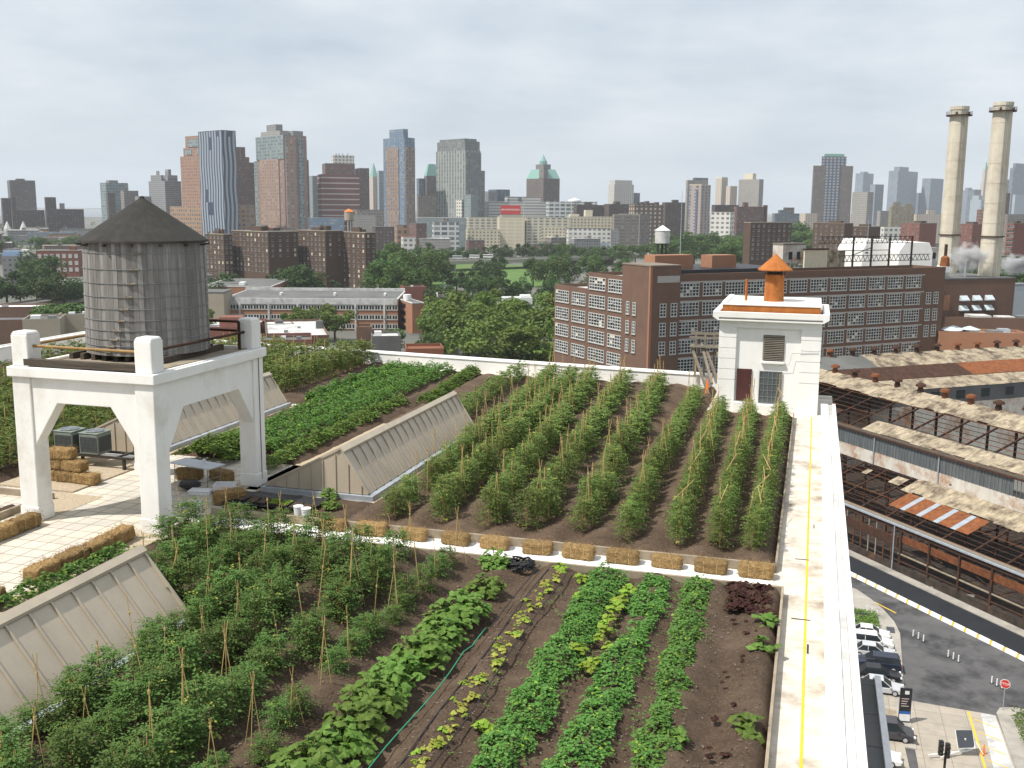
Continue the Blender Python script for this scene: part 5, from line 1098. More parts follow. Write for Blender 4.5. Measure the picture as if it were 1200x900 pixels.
# left wings, measured along the left face
LD_=V3((-math.sin(R(FY)),math.cos(R(FY))))
def ly(px):
    k=ray(px,340); k=k.x/k.y; return (k*fc.C.y-fc.C.x)/(LD_.x-k*LD_.y)
l0,l1,l2=ly(731.5),ly(688.5),ly(650); h1=fc.z(311)-3.5; h2=h1-3.5
for (a,b_,h_,nm) in ((l0+.02,l1,h1,'wing'),(l1+.02,l2,h2,'end_wing')):
    q=MB(); q.box(0,24,a,b_,0,h_); w_o=q.build(nm,'brick_factory',fc.t)
    for s in ((0,24,a,a+.4),(0,24,b_-.4,b_),(0,.4,a+.41,b_-.41)): q=MB(); q.box(*s,h_+.003,h_+.8); q.build('parapet','brick_factory',w_o)
    q=MB(); q.box(.42,23.9,a+.42,b_-.42,h_+.004,h_+.05); q.build('roof','roof_white' ,w_o)
z0=GZ
zr=[z-GZ for z in (-5.9,-9.7,-13.5,-17.2,-21.)]
W1=[win_mesh(4.6,2.5,6,4,bar=.13,var=i) for i in range(7)]; W3=win_mesh(1.05,2.4,2,4,bar=.13); W4=win_mesh(1.4,2.5,2,4,bar=.15)
def fw(me,face,p,z):
    o=bpy.data.objects.new('window',me); COL.objects.link(o); o.parent=fc.t
    if face=='r': o.location=(p,-.02,z-1.25)
    else: o.location=(-.02,p,z-1.25); o.rotation_euler=(0,0,-PI/2)
NB=12; x0=6.6; pitch=(fc.lr-x0-7)/NB
for k in range(NB):
    for z in zr: fw(rz.choice(W1),'r',x0+pitch*k+.3,z)
for z in zr[1:4]:
    for x in (2.0,4.6):
        o=bpy.data.objects.new('window',W4); COL.objects.link(o); o.parent=fc.t; o.location=(x,-.40,z-1.25)
    for x in (fc.lr-5.6,fc.lr-3.2): fw(W4,'r',x,z)
    for y in (l0-1.6,l0-3.9):
        o=bpy.data.objects.new('window',W3); COL.objects.link(o); o.parent=fc.t; o.location=(-.40,y,z-1.25); o.rotation_euler=(0,0,-PI/2)
for i,(pa,pb) in enumerate(((731,713.5),(709.5,691),(686.5,671),(667,652))):
    ya,yb=ly(pa),ly(pb); W2=[win_mesh(yb-ya,2.5,6,4,bar=.15,var=10+i*5+q_) for q_ in range(4)]
    for j,z in enumerate(zr):
        if i>=2 and j==0: continue
        fw(rz.choice(W2),'l',yb,z+.1)
for z in zr:
    q=MB(); q.box(x0,fc.lr-6.5,-.10,-.005,z+1.35,z+1.62); q.build('lintel_band','sill_grey',fc.t)
# roof-top things of the factory
fc.part('brick_penthouse',.10,.22,1.1,1.5,303,'brick_orange',y0=322); fc.part('brick_penthouse',.28,.36,1.1,1.5,304,'brick_orange',y0=322)
q=MB(); q.box(10,40,6,fc.ll+14,HT+.04,HT+1.3); q.build('dark_roof_house','black_plastic',fc.t)
def on_roof(name,label,cat,px0,px1,yb,yt,Y,dep,m,yaw=FY,roofm=None):
    b=B(name,label,None,px0,px1,yt,Y,m,yaw,depth=dep,base=D(px0,yb,Y).z,cat=cat)
    if roofm: q=MB(); q.box(-.15,b.lr+.15,-.15,b.ll+.15,b.ht+.002,b.ht+.25); q.build('roof',roofm,b.t)
    return b
ZR=-1.6
ph=B('metal_penthouse','cream corrugated metal penthouse on the factory roof, right of the rusty cowl',942,943,970,293,222,'ivory',FY,depth=9,base=-2.4,cat='penthouse'); q=MB(); q.box(-.2,ph.lr+.2,-.2,ph.ll+.2,ph.ht+.003,ph.ht+.3); q.build('roof','rust_dark',ph.t)
for k in range(14): q=MB(); q.box(ph.lr*k/14,ph.lr*k/14+.12,-.1,-.004,0,ph.ht-.1); q.build('rib','ivory',ph.t)
q=MB(); q.box(ph.lr+.01,ph.lr+5.4,.3,ph.ll,0,ph.ht-.2); q.build('grey_annex','beige_sheet',ph.t)
p2=B('lift_house','weathered beige concrete lift house left of the cream metal penthouse',906,918,945,287,240,'white_rusty',FY,base=-2.4,cat='penthouse',roof='roof_tan')
for x in (.25,.6): q=MB(); q.box(p2.lr*x,p2.lr*x+1.1,-.05,-.004,p2.ht-3.4,p2.ht-1.6); q.build('window','glass_dark',p2.t)
tr=thing('steel_truss','black lattice steel sign frame on the right end of the factory roof','steel frame',D(975,308,226),R(FY))
Lx=(fc.lr-2)-48
def lattice(z0,z1,x0,x1,y,n,nm):
    m=MB(); m.tube([(x0,y,z0),(x1,y,z0)],.10,4); m.tube([(x0,y,z1),(x1,y,z1)],.10,4)
    for i in range(n):
        a=x0+(x1-x0)*i/n; b=x0+(x1-x0)*(i+1)/n; m.tube([(a,y,z0),((a+b)/2,y,z1)],.06,4); m.tube([((a+b)/2,y,z1),(b,y,z0)],.06,4)
    m.build(nm,'black_metal',tr)
lattice(4.2,5.6,-4,24,0,18,'top_truss'); lattice(.2,1.5,3,30,0,20,'bottom_truss')
for x in (6,11.5,17,24):
    m=MB(); m.box(x-.16,x+.16,-.16,.16,-1,5.7); m.build('post','black_metal',tr)
m=MB(); m.tube([(6,0,1.6),(11.5,0,3.2)],.1,4); m.tube([(3,0,2.6),(17,0,2.6)],.1,4); m.build('brace','black_metal',tr)
for (px,yb,yt,lb,Y) in ((797,296,224,'tall thin radio mast on the factory roof left of the bulkhead',235),(1016,292,258,'thin pale flag pole in front of the white sheds',240)):
    p=D(px,yb,Y); t=thing('radio_mast',lb,'mast',p); h_=D(px,yt,Y).z-p.z; m=MB(); m.tube([(0,0,-1.),(0,0,h_)],.10,5,r1=.05); m.build('pole','galv',t); m=MB(); m.box(-.3,.3,-.3,.3,-1.,-.7); m.build('base','black_metal',t)
# ---- white sheds, power station and its two stacks
def shed_round(label,xl,xr,yt,yb,Y,ll):
    p=D(xl,yb,Y); k=ray(xr,yb); w_=(k.x/k.y-p.x/p.y)*Y; h_=D(xl,yt,Y).z-p.z; t=thing('white_shed',label,'shed',p,R(8))
    m=MB(); m.extr([(0,-6),(0,h_*.55),(w_*.14,h_),(w_*.72,h_),(w_*.82,h_*.55),(w_*.82,-6)],'y',0,ll); m.build('shell','white_bright',t)
    m=MB(); m.box(w_*.82,w_,1,ll,-6,h_*.75); m.build('annex','roof_white',t); m=MB(); m.box(w_*.84,w_*.95,.9,.99,h_*.2,h_*.5); m.build('window','glass_dark',t)
shed_round('white metal shed with a chamfered roof behind the lattice frame',1010,1057,281,308,262,14); shed_round('second white metal shed, directly left of the nearer smokestack base',1053,1104,284,308,258,14)
pp=B('power_station','brown brick power station building at the foot of the two smokestacks',None,1098,1190,328,268,'brick_factory',18,depth=40,roof='roof_dark',cat='power station')
for k in range(3):
    for j in range(2):
        x=pp.lr*(.3+.16*k); z=pp.ht-4.2-2.6*j; m=MB(); m.extr([(-.02,z),(-1.2,z-1.1),(-1.2,z-1.35),(-.02,z-1.35)],'x',x,x+2.4); m.build('vent_hood','vent_pale',pp.t)
m=MB(); m.box(pp.lr*.1,pp.lr*.18,-.06,-.004,pp.ht-8,pp.ht-4); m.build('bricked_window','brick_orange',pp.t)
pp.part('roof_house',.08,.3,.1,.3,320,'roof_white'); pp.part('roof_house',.12,.22,.05,.2,313,'white_paint',y0=320)
m=MB(); m.tube([(pp.lr*.45,3,pp.ht),(pp.lr*.45,3,pp.ht+4.5)],.25,8); m.build('vent_pipe','galv',pp.t)
def stack(label,pxt,yt,pxb,yb,Y,wt,wb,yr):
    p=D(pxb,yb,Y); z1=D(pxt,yt,Y).z; h_=z1-p.z; r0=wb*Y/1228/2; r1=wt*Y/1228/2; t=thing('smokestack',label,'smokestack',p)
    zg=D(pxt,yr[0],Y).z-p.z
    m=MB(); m.cyl(0,0,-4,h_,r0,r1,n=40); m.cyl(0,0,h_-.9,h_,r1*1.06,r1*1.06,n=40); m.build('shaft','stack_cream',t,smooth=False)
    m=MB(); m.cyl(0,0,zg,zg+.25,r1*1.42,n=32); g=m.build('gallery','rust_dark',t)
    m=MB(); k=24
    for zq in (.6,1.1): m.tube([(math.cos(2*PI*j/k)*r1*1.4,math.sin(2*PI*j/k)*r1*1.4,zg+zq) for j in range(k+1)],.05,4)
    for j in range(k): m.tube([(math.cos(2*PI*j/k)*r1*1.4,math.sin(2*PI*j/k)*r1*1.4,zg+.2),(math.cos(2*PI*j/k)*r1*1.4,math.sin(2*PI*j/k)*r1*1.4,zg+1.1)],.04,4)
    m.build('railing','grey_metal',g)
    z2=D(pxb,yr[1],Y).z-p.z; rr2=r0+(r1-r0)*z2/h_; m=MB(); m.cyl(0,0,z2-.15,z2+.15,rr2*1.13,n=32); m.build('ring','rust_dark',t)
    for q_ in range(1,9):
        zq=h_*q_/9.; rq=r0+(r1-r0)*q_/9.; m=MB(); m.cyl(0,0,zq-.06,zq+.06,rq*1.012,n=40); m.build('band','stack_cream',t)
    m=MB(); m.tube([(-.3,-r0-.15,0),(-.3,-r1-.15,h_)],.06,4); m.tube([(.3,-r0-.15,0),(.3,-r1-.15,h_)],.06,4); m.build('ladder','grey_metal',t)
    m=MB(); m.cyl(0,0,h_+.002,h_+.05,r1*.8,n=24); m.build('mouth','black_metal',t)
    for a in (-2.2,-.9):
        m=MB(); m.box(-.25,.25,-.2,.2,0,.7); m.build('beacon','rust_dark',t,(math.cos(a)*r1*1.2,math.sin(a)*r1*1.2,zg+.25))
stack('left of two tall cream power station smokestacks, slightly shorter',1124,125,1110,312,292,20,22,(136,275))
stack('right of two tall cream power station smokestacks, the taller one',1174,120,1158,330,280,21,24.5,(131,277))
o=thing('rust_tank','small round rust-brown tank on the factory corner','tank',D(1107,312,238)); m=MB(); m.cyl(0,0,0,2.0,1.1,.9,n=16); m.cyl(0,0,2.0,2.6,.9,.1,n=16); m.build('drum','rust_orange',o); m=MB(); m.tube([(0,0,2.4),(0,0,5)],.35,8); m.build('pipe','rust_dark',o)
def vol(name,label,c,sx_,sy_,sz,dens,scale):
    m=bpy.data.materials.new(name); t=nt(m); pv=N(t,'ShaderNodeVolumePrincipled'); tc=N(t,'ShaderNodeTexCoord').outputs['Object']; n=noise_(t,tc,scale,5,.65)
    g=N(t,'ShaderNodeVectorMath',operation='LENGTH'); L(t,tc,g.inputs[0]); fall=math_(t,'SUBTRACT',1.0,g.outputs['Value'])
    d=math_(t,'MULTIPLY',math_(t,'MAXIMUM',math_(t,'ADD',math_(t,'SUBTRACT',n,.62),math_(t,'MULTIPLY',fall,.45)),0),dens)
    pv.inputs['Color'].default_value=(.97,.97,.97,1); L(t,d,pv.inputs['Density']); pv.inputs['Anisotropy'].default_value=.2; oo=N(t,'ShaderNodeOutputMaterial'); L(t,pv.outputs[0],oo.inputs['Volume']); M[name]=m
    b=MB(); b.cyl(0,0,-1,-.5,.5,.86,n=16); b.cyl(0,0,-.5,.5,.86,.86,n=16); b.cyl(0,0,.5,1,.86,.5,n=16)
    b=MB(); k=16
    for i in range(9):
        th=PI*i/8
        for j in range(k): a=2*PI*j/k; b.v.append((math.sin(th)*math.cos(a),math.sin(th)*math.sin(a),math.cos(th)))
    for i in range(8):
        for j in range(k): b.f.append([i*k+j,(i+1)*k+j,(i+1)*k+(j+1)%k,i*k+(j+1)%k]); b.m.append(0)
    o=b.build('steam',[name],None,c); o.scale=(sx_,sy_,sz); tag(o,label,'steam',None,'stuff')
vol('steam','white steam puff rising between the two smokestacks',D(1136,302,276),7.,4,5.,5.,2.6)
vol('steam_b','white steam drifting at the right photo edge behind the power station',D(1193,310,290),8.,4,3.6,5.,2.6)
# ---- low buildings right of the factory
lb=lowroof('low orange-brown brick building with white roof domes below the power station',1090,1100,1205,392,236,-8,'brick_orange','roof_white',26,((.4,.5,2.2,.8,'roof_white'),(.6,.3,3,.9,'grey_metal'),(.75,.6,2.4,1.1,'galv')))
for (fx,fy) in ((.18,.35),(.42,.7),(.24,.75)):
    m=MB(); m.cyl(0,0,0,.8,.9,n=16); m.cyl(0,0,.8,1.5,2.4,.3,n=20); m.build('roof_vent','vent_pale',lb.t,(fx*lb.lr,fy*lb.ll,lb.ht+.05))
lb2=lowroof('low grey roofed building stepping back right of the power station front',1104,1106,1215,375,262,-4,'brick_factory','roof_grey',16,((.3,.3,5,1.2,'roof_white'),(.6,.3,4,1.0,'roof_white'),(.8,.3,3,1.3,'grey_metal')))
lb3=B('grey_building','pale grey windowed building at the right photo edge beside the power station',1186,1188,1230,333,300,'f_palewin',10,depth=20,roof='roof_white')
p=P(1118,404,-29.5); o=thing('paddling_pool','round bright blue tank top behind the rusty shed ridge','tank',p); m=MB(); m.cyl(0,0,-9,.2,4.3,n=32); m.build('shell','blue_tarp',o); m=MB(); m.cyl(0,0,.2,.45,4.4,n=32); m.build('rim','blue_tarp',o)
m=MB()
for j in range(2): m.tube([(math.cos(2*PI*i/32)*5.6,math.sin(2*PI*i/32)*5.6,.3+.8*j) for i in range(33)],.09,4)
for i in range(12): m.tube([(math.cos(2*PI*i/12)*5.6,math.sin(2*PI*i/12)*5.6,-8),(math.cos(2*PI*i/12)*5.6,math.sin(2*PI*i/12)*5.6,1.1)],.09,4)
m.build('railing','yellow_paint',o)
# ================================================================== skyline on the right
b=B('apartment_tower','grey and pink apartment tower with a dark balcony strip, left in the right skyline',804,806,830,211,1250,'f_beigegrey',20,depth=20); b.part('dark_top',.3,1.,.1,.8,208,'f_greyslab')
b=B('apartment_tower','slim pink-white apartment tower with dark balcony columns in front of the grey one',808,822,833,217,1150,'f_pink',55,roof='ivory'); b.part('balcony_strip',-.01,0,.3,.55,222,'f_windowstrip',y0=300,ex=.3)
b=B('apartment_tower','left of a pair of slim cream towers right of the pink tower',839,846,853,209,1600,'f_paletan',35); b.part('top_band',.0,1.,.0,1.,207.5,'ivory')
b=B('apartment_tower','right and shorter of the pair of slim cream towers',851,856,864,218,1550,'f_paletan',30)
b=B('apartment_tower','beige apartment tower with a pale square penthouse',866,890,895,210,1550,'f_beigegrey',38); b.part('penthouse',.1,.9,.35,.78,203,'ivory')
b=B('housing_slab','brown housing slab behind the white gridded building',834,838,866,240,1300,'f_brown',20,depth=16)
b=B('housing_slab','brown housing slab with a chimney right of the cream towers',860,864,898,242,1250,'f_redbrown',20,depth=16); b.part('chimney',.93,1.05,.0,.4,240,'f_redbrown',y0=275); b.part('bulkhead',.25,.4,.2,.7,237,'f_redbrown')
b=B('white_loft','white gridded loft building below the cream towers',833,856,861,249,1050,'f_white',60,roof='ivory')
fb_=B('housing_tower','brown brick housing tower with one lit flank directly behind the rusty cowl',872,880,928,261,640,'brick_brown',24,roof='stone_beige')
rz=random.Random(9); put_windows(fb_,'r',[fb_.lr*(k+.4)/8 for k in range(8)],[fb_.ht-2.6-2.8*k for k in range(8)],WN,rz)
b=B('apartment_block','blue-grey stepped apartment block right of the chimneyed brown slab',905,908,937,250,1200,'f_bluegreen',20,depth=18); b.part('tan_core',.4,.8,.2,.7,243,'f_masonry'); b.part('step',.2,.45,.1,.8,246,'f_bluegreen')
b=B('apartment_block','tan low block at the left foot of the tall grey-brown tower',938,944,958,250,1300,'f_paletan',20,depth=16)
b=B('office_tower','tall grey-brown tower with a pale green cap and a central blue window strip',953,954,1000,194,1350,'f_browntower',6,depth=24)
b.part('window_strip',.32,.68,-.02,.0,194,'f_windowstrip',y0=290,ex=.4); b.part('crown',.2,.82,.1,.8,183,'f_windowstrip'); b.part('green_cap',.26,.76,.15,.75,180,'green_copper',y0=183)
for i,(xl,xc,xr,yt,Y,lb_) in enumerate(((953,990,1000,262,700,'brown brick housing tower under the tall grey-brown tower, left one'),(992,1018,1032,266,720,'brown brick housing tower under the banded beige slab'),(1056,1078,1098,262,820,'brown housing tower left of the nearer smokestack'),(1118,1140,1157,263,830,'brown housing tower between the two smokestacks'),(1180,1188,1204,262,640,'brown housing tower at the right photo edge'),(1145,1152,1164,246,1000,'taller dark red slab just left of the farther smokestack'))):
    b=B('housing_tower',lb_,xl,xc,xr,yt,Y,'brick_brown' if i in (0,1) else 'brick_red',32,roof='roof_tan'); b.part('roof_hut',.3,.6,.2,.6,yt-3,'brick_brown')
    nx=max(3,int(b.ll/4)); put_windows(b,'l',[b.ll*(k+.5)/nx for k in range(nx)],[b.ht-2.6-2.8*k for k in range(7)],WN,rz)
FAR=[('office_tower','beige slab with fine bands and a peach right edge beside the tall grey-brown tower',999,1017,1024,225,1500,'f_beigegrey',40,()),
 ('office_tower','blue-grey cross-topped tower behind the beige banded slab',1002,1012,1024,203,3600,'f_slate',40,((.2,.6,.2,.7,201),)),
 ('office_tower','plain slate-blue tower between the beige slab and the big flat tower',1020,1026,1036,216,3300,'f_slate',40,()),
 ('office_tower','big flat-topped slate tower with a lit ribbed left face',1037,1053,1076,200,3200,'f_slate',46,((.15,.6,.2,.8,195),)),
 ('office_tower','low slate tower right behind the big flat tower',1074,1077,1084,226,3400,'f_slatedark',40,()),
 ('office_tower','slate tower with one sloping shoulder left of the nearer smokestack',1081,1091,1106,209,3300,'f_slate',42,()),
 ('office_tower','distant grey tower between the smokestacks, left one',1128,1134,1142,223,3500,'f_slate',40,((.2,.8,.2,.8,220),)),
 ('office_tower','distant dark tower between the smokestacks behind the stepped pale block',1134,1142,1150,222,3400,'f_slatedark',40,()),
 ('stepped_tower','pale stepped office block between the smokestacks',1136,1150,1157,234,2900,'f_palewin',42,((.1,.7,.3,.9,229),)),
 ('office_tower','slate tower right behind the farther smokestack',1172,1176,1186,214,3300,'f_slate',40,((.2,.8,.2,.8,210),)),
 ('office_tower','large dark blue tower with a cut crown at the right photo edge',1184,1188,1212,197,3200,'f_slatedark',40,((.1,.9,.1,.9,191),)),
 ('office_tower','pale blue windowed block at the right photo edge below the dark blue tower',1187,1190,1215,228,2800,'f_palewin',30,()),
 ('office_block','red-grey banded slab just right of the farther smokestack',1175,1178,1184,226,1400,'f_redbrown',30,()),
 ('civic_building','grey masonry building low at the right photo edge',1178,1181,1215,251,1350,'f_masonry',20,()),
 ('stripe_building','yellow-beige building with dark window stripes and roof huts',1042,1045,1072,242,1250,'f_stripeyellow',16,((.1,.4,.2,.7,237),(.6,.9,.2,.7,239))),
 ('low_block','pale tan low block right of the yellow-beige striped building',1070,1074,1104,251,1300,'f_paletan',16,((.45,.75,.1,.6,246),)),
 ('low_block','white low block below the pale tan block',1032,1036,1058,266,1000,'f_white',12,()),
 ('apartment_block','grey apartment block between the brown housing towers on the right',1028,1032,1046,247,1350,'f_beigegrey',25,())]
for nm,lb_,xl,xc,xr,yt,Y,m_,yaw,ex in FAR:
    b=B(nm,lb_,xl,xc,xr,yt,Y,m_,yaw,depth=30)
    for e_ in ex: b.part('crown',*e_,m_)
b=B('spire_tower','pale gothic tower with a spire between the smokestacks',1149,1153,1159,214,3600,'f_paletan',40); b.part('upper_shaft',.15,.85,.15,.85,198,'f_paletan'); q=MB(); q.prism([(.25*b.lr,.25*b.ll),(.75*b.lr,.25*b.ll),(.75*b.lr,.75*b.ll),(.25*b.lr,.75*b.ll)],b.z(198),b.z(189),0,s1=.05); q.build('spire','green_copper',b.t)
q=MB(); q.prism([(0,0),(18,0),(18,30),(0,30)],0,1) 
# ---- low houses in the haze: filler between the named buildings
rz=random.Random(77); fm=['f_lowrow','f_masonry','f_brown','f_white','f_redbrown','f_beigegrey','f_greyslab','f_podium']
for i in range(120):
    px=rz.uniform(-60,1260); Y=rz.choice((900,1000,1100,1200,1350,1500,1700,1900)); p=D(px,245,Y)
    if Y<1050 and 440<px<960: continue
    w_=rz.uniform(14,42); d_=rz.uniform(12,24); h_=rz.uniform(8,17)*(1.35 if Y>1400 else 1)
    t=thing('row_house','low-rise city block half lost among the larger buildings near the horizon','building',(p.x,p.y,GZ),R(rz.uniform(8,32)),'low-rise blocks along the horizon')
    q=MB(); q.box(0,w_,0,d_,0,h_); q.build('wall',fm[rz.randrange(8)],t); q=MB(); q.box(-.2,w_+.2,-.2,d_+.2,h_+.003,h_+.6); q.build('roof',rz.choice(('roof_grey','roof_tan','roof_dark','roof_white')),t)
    if rz.random()<.6: q=MB(); x=rz.uniform(.1,.7)*w_; q.box(x,x+4,3,7,h_+.6,h_+3.2); q.build('roof_hut','f_masonry',t)
for i in range(26):
    px=rz.uniform(96,236) if i<16 else rz.uniform(-40,232); Y=rz.choice((560,640,720,800)) if i<16 else rz.choice((820,880)); p=D(px,245,Y); w_=rz.uniform(12,24); d_=rz.uniform(10,16); h_=rz.uniform(7,10)
    t=thing('row_house','low-rise house in the blocks behind the water tank','building',(p.x,p.y,GZ),R(rz.uniform(8,32)),'low-rise houses behind the water tank')
    q=MB(); q.box(0,w_,0,d_,0,h_); q.build('wall',fm[rz.randrange(8)],t); q=MB(); q.box(-.2,w_+.2,-.2,d_+.2,h_+.003,h_+.6); q.build('roof',rz.choice(('roof_grey','roof_tan','roof_dark')),t)
# ================================================================== the ruined shed
SO=V3((49.363,144.355,GZ)); ra=math.atan2(-.92896,.37017)
SH=thing('ruined_shed','long ruined rusty industrial shed with half-open roofs beyond the street','shed',SO,ra)    # local x along the street, y away from it, z up from the street
X0,X1=-46.,62.
def spart(nm,m_,fn,par=None):
    b=MB(); fn(b); return b.build(nm,m_,par or SH)
zg,n1,z1,z2,n2,z3=6.5,10.2,10.15,14.65,24.,19.6
spart('floor','rubble',lambda b:b.box(X0,X1,1.5,38,.01,.06))
spart('gutter','galv',lambda b:b.box(X0,X1,-.25,.1,zg,zg+.22))
spart('eave_board','timber_grey',lambda b:b.box(X0,X1,.11,1.0,zg+.1,zg+.3))
spart('fascia_beam','rust_dark',lambda b:b.box(X0,9.5,.0,.2,3.6,4.9))
spart('fascia_beam','rust',lambda b:b.box(9.6,X1,.25,.4,4.3,5.3))
spart('top_beam','rust_dark',lambda b:b.box(X0,X1,.02,.2,5.9,6.48))
spart('low_wall','rubble',lambda b:b.box(X0,X1,.0,.4,0,1.1))
spart('rail','timber_edge',lambda b:b.box(9.6,X1,.1,.25,2.6,2.75)); spart('rail','rust_dark',lambda b:b.box(9.6,X1,.1,.25,1.6,1.75))
x=X0
rz=random.Random(31)
while x<X1:
    if x<9.5:
        spart('mullion',['timber_edge','rust','rust_dark'][rz.randrange(3)],lambda b:b.box(x,x+.14,.05,.19,1.1,5.88)); x+=1.55
    else:
        spart('column','rust_dark',lambda b:b.box(x,x+.3,.05,.35,0,5.9)); x+=5.2
for x in (-12.,-1.7,8.9): spart('drain_pipe','galv',lambda b:b.tube([(x,-.12,.1),(x,-.12,zg)],.09,6))
sl1=(z1-zg)/(n1-.5); r1z=lambda n:zg+.25+(n-.5)*sl1
sl2=(z3-z2)/(n2-n1); r2z=lambda n:z2+.15+(n-n1)*sl2
for x in [X0+5.2*i for i in range(int((X1-X0)/5.2)+1)]:
    spart('rafter','rust_dark',lambda b:b.tube([(x,.5,r1z(.5)-.25),(x,n1,r1z(n1)-.25)],.16,4))
    spart('rafter','rust_dark',lambda b:b.tube([(x,n1,r2z(n1)-.3),(x,n2,r2z(n2)-.3)],.17,4))
    spart('column','rust_dark',lambda b:b.box(x-.15,x+.15,n1+.15,n1+.4,0,z1)); spart('column','rust_dark',lambda b:b.box(x-.15,x+.15,n2-.2,n2+.1,0,z3-.5))
    spart('tie_beam','rust_dark',lambda b:b.tube([(x,.5,zg-.6),(x,n2,zg+2.)],.1,4))
for k in range(11):
    n=.9+k*.88; spart('purlin','rust_dark' if k%4 else 'rust',lambda b:b.tube([(X0,n,r1z(n)-.08),(X1,n,r1z(n)-.08)],.055,4))
for k in range(12):
    n=n1+.8+k*1.1; spart('purlin','rust_dark' if k%4 else 'rust',lambda b:b.tube([(X0,n,r2z(n)-.1),(X1,n,r2z(n)-.1)],.06,4))
def sheet(nm,m_,xa,xb,na,nb,f,dz=.03,rag=True):
    """roof sheeting made of overlapping panels with ragged lower and end edges"""
    b=MB(); x=xa; i=0
    while x<xb:
        w_=min(2.1,xb-x); j=rz.uniform(-.25,.25) if rag else 0; l_=dz+(.035 if i%2 else 0)
        b.slab((x,na+j,f(na+j)+l_),(x+w_+.08,na+j,f(na+j)+l_),(x+w_+.08,nb,f(nb)+l_),(x,nb,f(nb)+l_),.05); x+=w_; i+=1
    return b.build(nm,m_,SH)
sheet('roof_sheet','beige_sheet',2.2,X1,6.7,n1-.05,r1z); sheet('roof_sheet','beige_sheet',-1.2,1.,7.1,9.2,r1z); sheet('roof_sheet','beige_sheet',-7,-6,7.2,8.6,r1z)
xs=4.0
for k in range(9):
    w_=2.15 if k%2==0 else .95; sheet('roof_panel','rust_orange' if k%2==0 else 'galv',xs,xs+w_,3.0,6.6,r1z,.05,False); xs+=w_
sheet('roof_sheet','beige_sheet',-11.5,X1,n1+.6,13.8,r2z); sheet('roof_sheet','beige_sheet',X0,X1,19.9,n2,r2z,.05)
sheet('roof_sheet','rust_dark',X0,-20,n1+.6,14,r2z)
spart('back_roof','roof_tan',lambda b:b.slab((X0,n2+.05,z3+.05),(X1,n2+.05,z3+.05),(X1,42,12.5),(X0,42,12.5),.1))
spart('roof_board','timber_dark',lambda b:b.slab((X0,n1-.3,z2+.0),(X1,n1-.3,z2+.0),(X1,n1+.6,z2+.32),(X0,n1+.6,z2+.32),.08))
spart('clerestory_wall','white_rusty',lambda b:b.box(X0,X1,n1,n1+.12,z1+.05,z1+2.0))
spart('clerestory_glazing','dirty_glass',lambda b:b.box(X0,18.5,n1+.02,n1+.1,z1+2.001,z2-.05)); spart('clerestory_glazing','dirty_glass',lambda b:b.box(22.5,X1,n1+.02,n1+.1,z1+2.001,z2-.05))
k=0; x=X0
mm=MB()
while x<X1: mm.box(x,x+.07,n1-.05,n1+.02,z1+2.0,z2-.05); x+=.62
mm.build('glazing_bar','grey_metal',SH)
spart('clerestory_gutter','rust_dark',lambda b:b.box(X0,X1,n1-.35,n1-.05,z2-.1,z2+.15))
for x in (-7.7,5.6): spart('downpipe','galv',lambda b:b.tube([(x,n1-.15,z1+.1),(x,n1-.15,z2)],.1,6))
def rvent(x,y,z,par):
    b=MB(); b.box(-.35,.35,-.35,.35,-.5,.5); b.cyl(0,0,.5,.9,.42,n=10); b.cyl(0,0,.9,1.25,.85,.75,n=10); b.cyl(0,0,1.25,1.5,.75,.2,n=10); b.build('ridge_vent','rust_dark' if int(x*7+y)%3 else 'rust',par,(x,y,z))
x=-40.
while x<60: rvent(x,n2-.1,z3+.2,SH); x+=5.3
for i in range(60):
    x=rz.uniform(-20,58); n=rz.uniform(2,23); z=rz.uniform(1,8) if n<10 else rz.uniform(2,12); a=rz.uniform(-.4,.4); l_=rz.uniform(2,7)
    spart('hanging_beam','rust_dark',lambda b:b.tube([(x,n,z),(x+l_*math.cos(a),n+l_*math.sin(a),z+rz.uniform(-1.2,1.2))],rz.uniform(.06,.14),4))
# the wing running away at right angles
WG=thing('ruined_shed','second rusty shed wing with a rust-orange roof strip behind the ruined shed ridge','shed',SO,ra)
ye0,ye1=18.,150.; xr,xe,zr_,ze=-54.,-39.5,19.4,14.4
wz=lambda x:zr_+(x-xr)*(ze-zr_)/(xe-xr)
def wsheet(nm,m_,xa,xb,ya,yb,dz,st=6.):
    b=MB(); y=ya; i=0
    while y<yb:
        w_=min(st,yb-y); l_=dz+(.04 if i%2 else 0); b.slab((xa,y,wz(xa)+l_),(xb,y,wz(xb)+l_),(xb,y+w_+.1,wz(xb)+l_),(xa,y+w_+.1,wz(xa)+l_),.06); y+=w_; i+=1
    b.build(nm,m_,WG)
wsheet('roof_sheet','roof_grey',xr,-48.6,ye0,46,.0); wsheet('roof_sheet','beige_sheet',xr,-48.6,46.1,ye1,.0); wsheet('roof_strip','rust_dark',-48.55,-43.6,ye0,66,.05,2.); wsheet('roof_strip','rust_orange',-48.55,-43.6,66.1,ye1,.05); wsheet('roof_sheet','beige_sheet',-43.5,xe,ye0,ye1,.0)
b=MB(); b.slab((xr,ye0,zr_),(xr,ye1,zr_),(xr-15,ye1,ze),(xr-15,ye0,ze),.1); b.build('back_roof','roof_tan',WG)
b=MB(); b.box(xe-.3,xe-.1,ye0,ye1,ze-3.2,ze-.1); b.build('clerestory_wall','f_windowstrip' if False else 'roof_dark',WG)
for k in range(20):
    b=MB(); b.box(xe-.1,xe-.04,ye0+6.5*k+1,ye0+6.5*k+3.2,ze-2.4,ze-.7); b.build('window','glass_dark',WG)
b=MB(); b.box(xe-.25,xe-.05,ye0,ye1,0,ze-3.25); b.build('wall','white_rusty',WG)
y=27.
while y<148: rvent(xr,y,zr_+.1,WG); y+=5.6
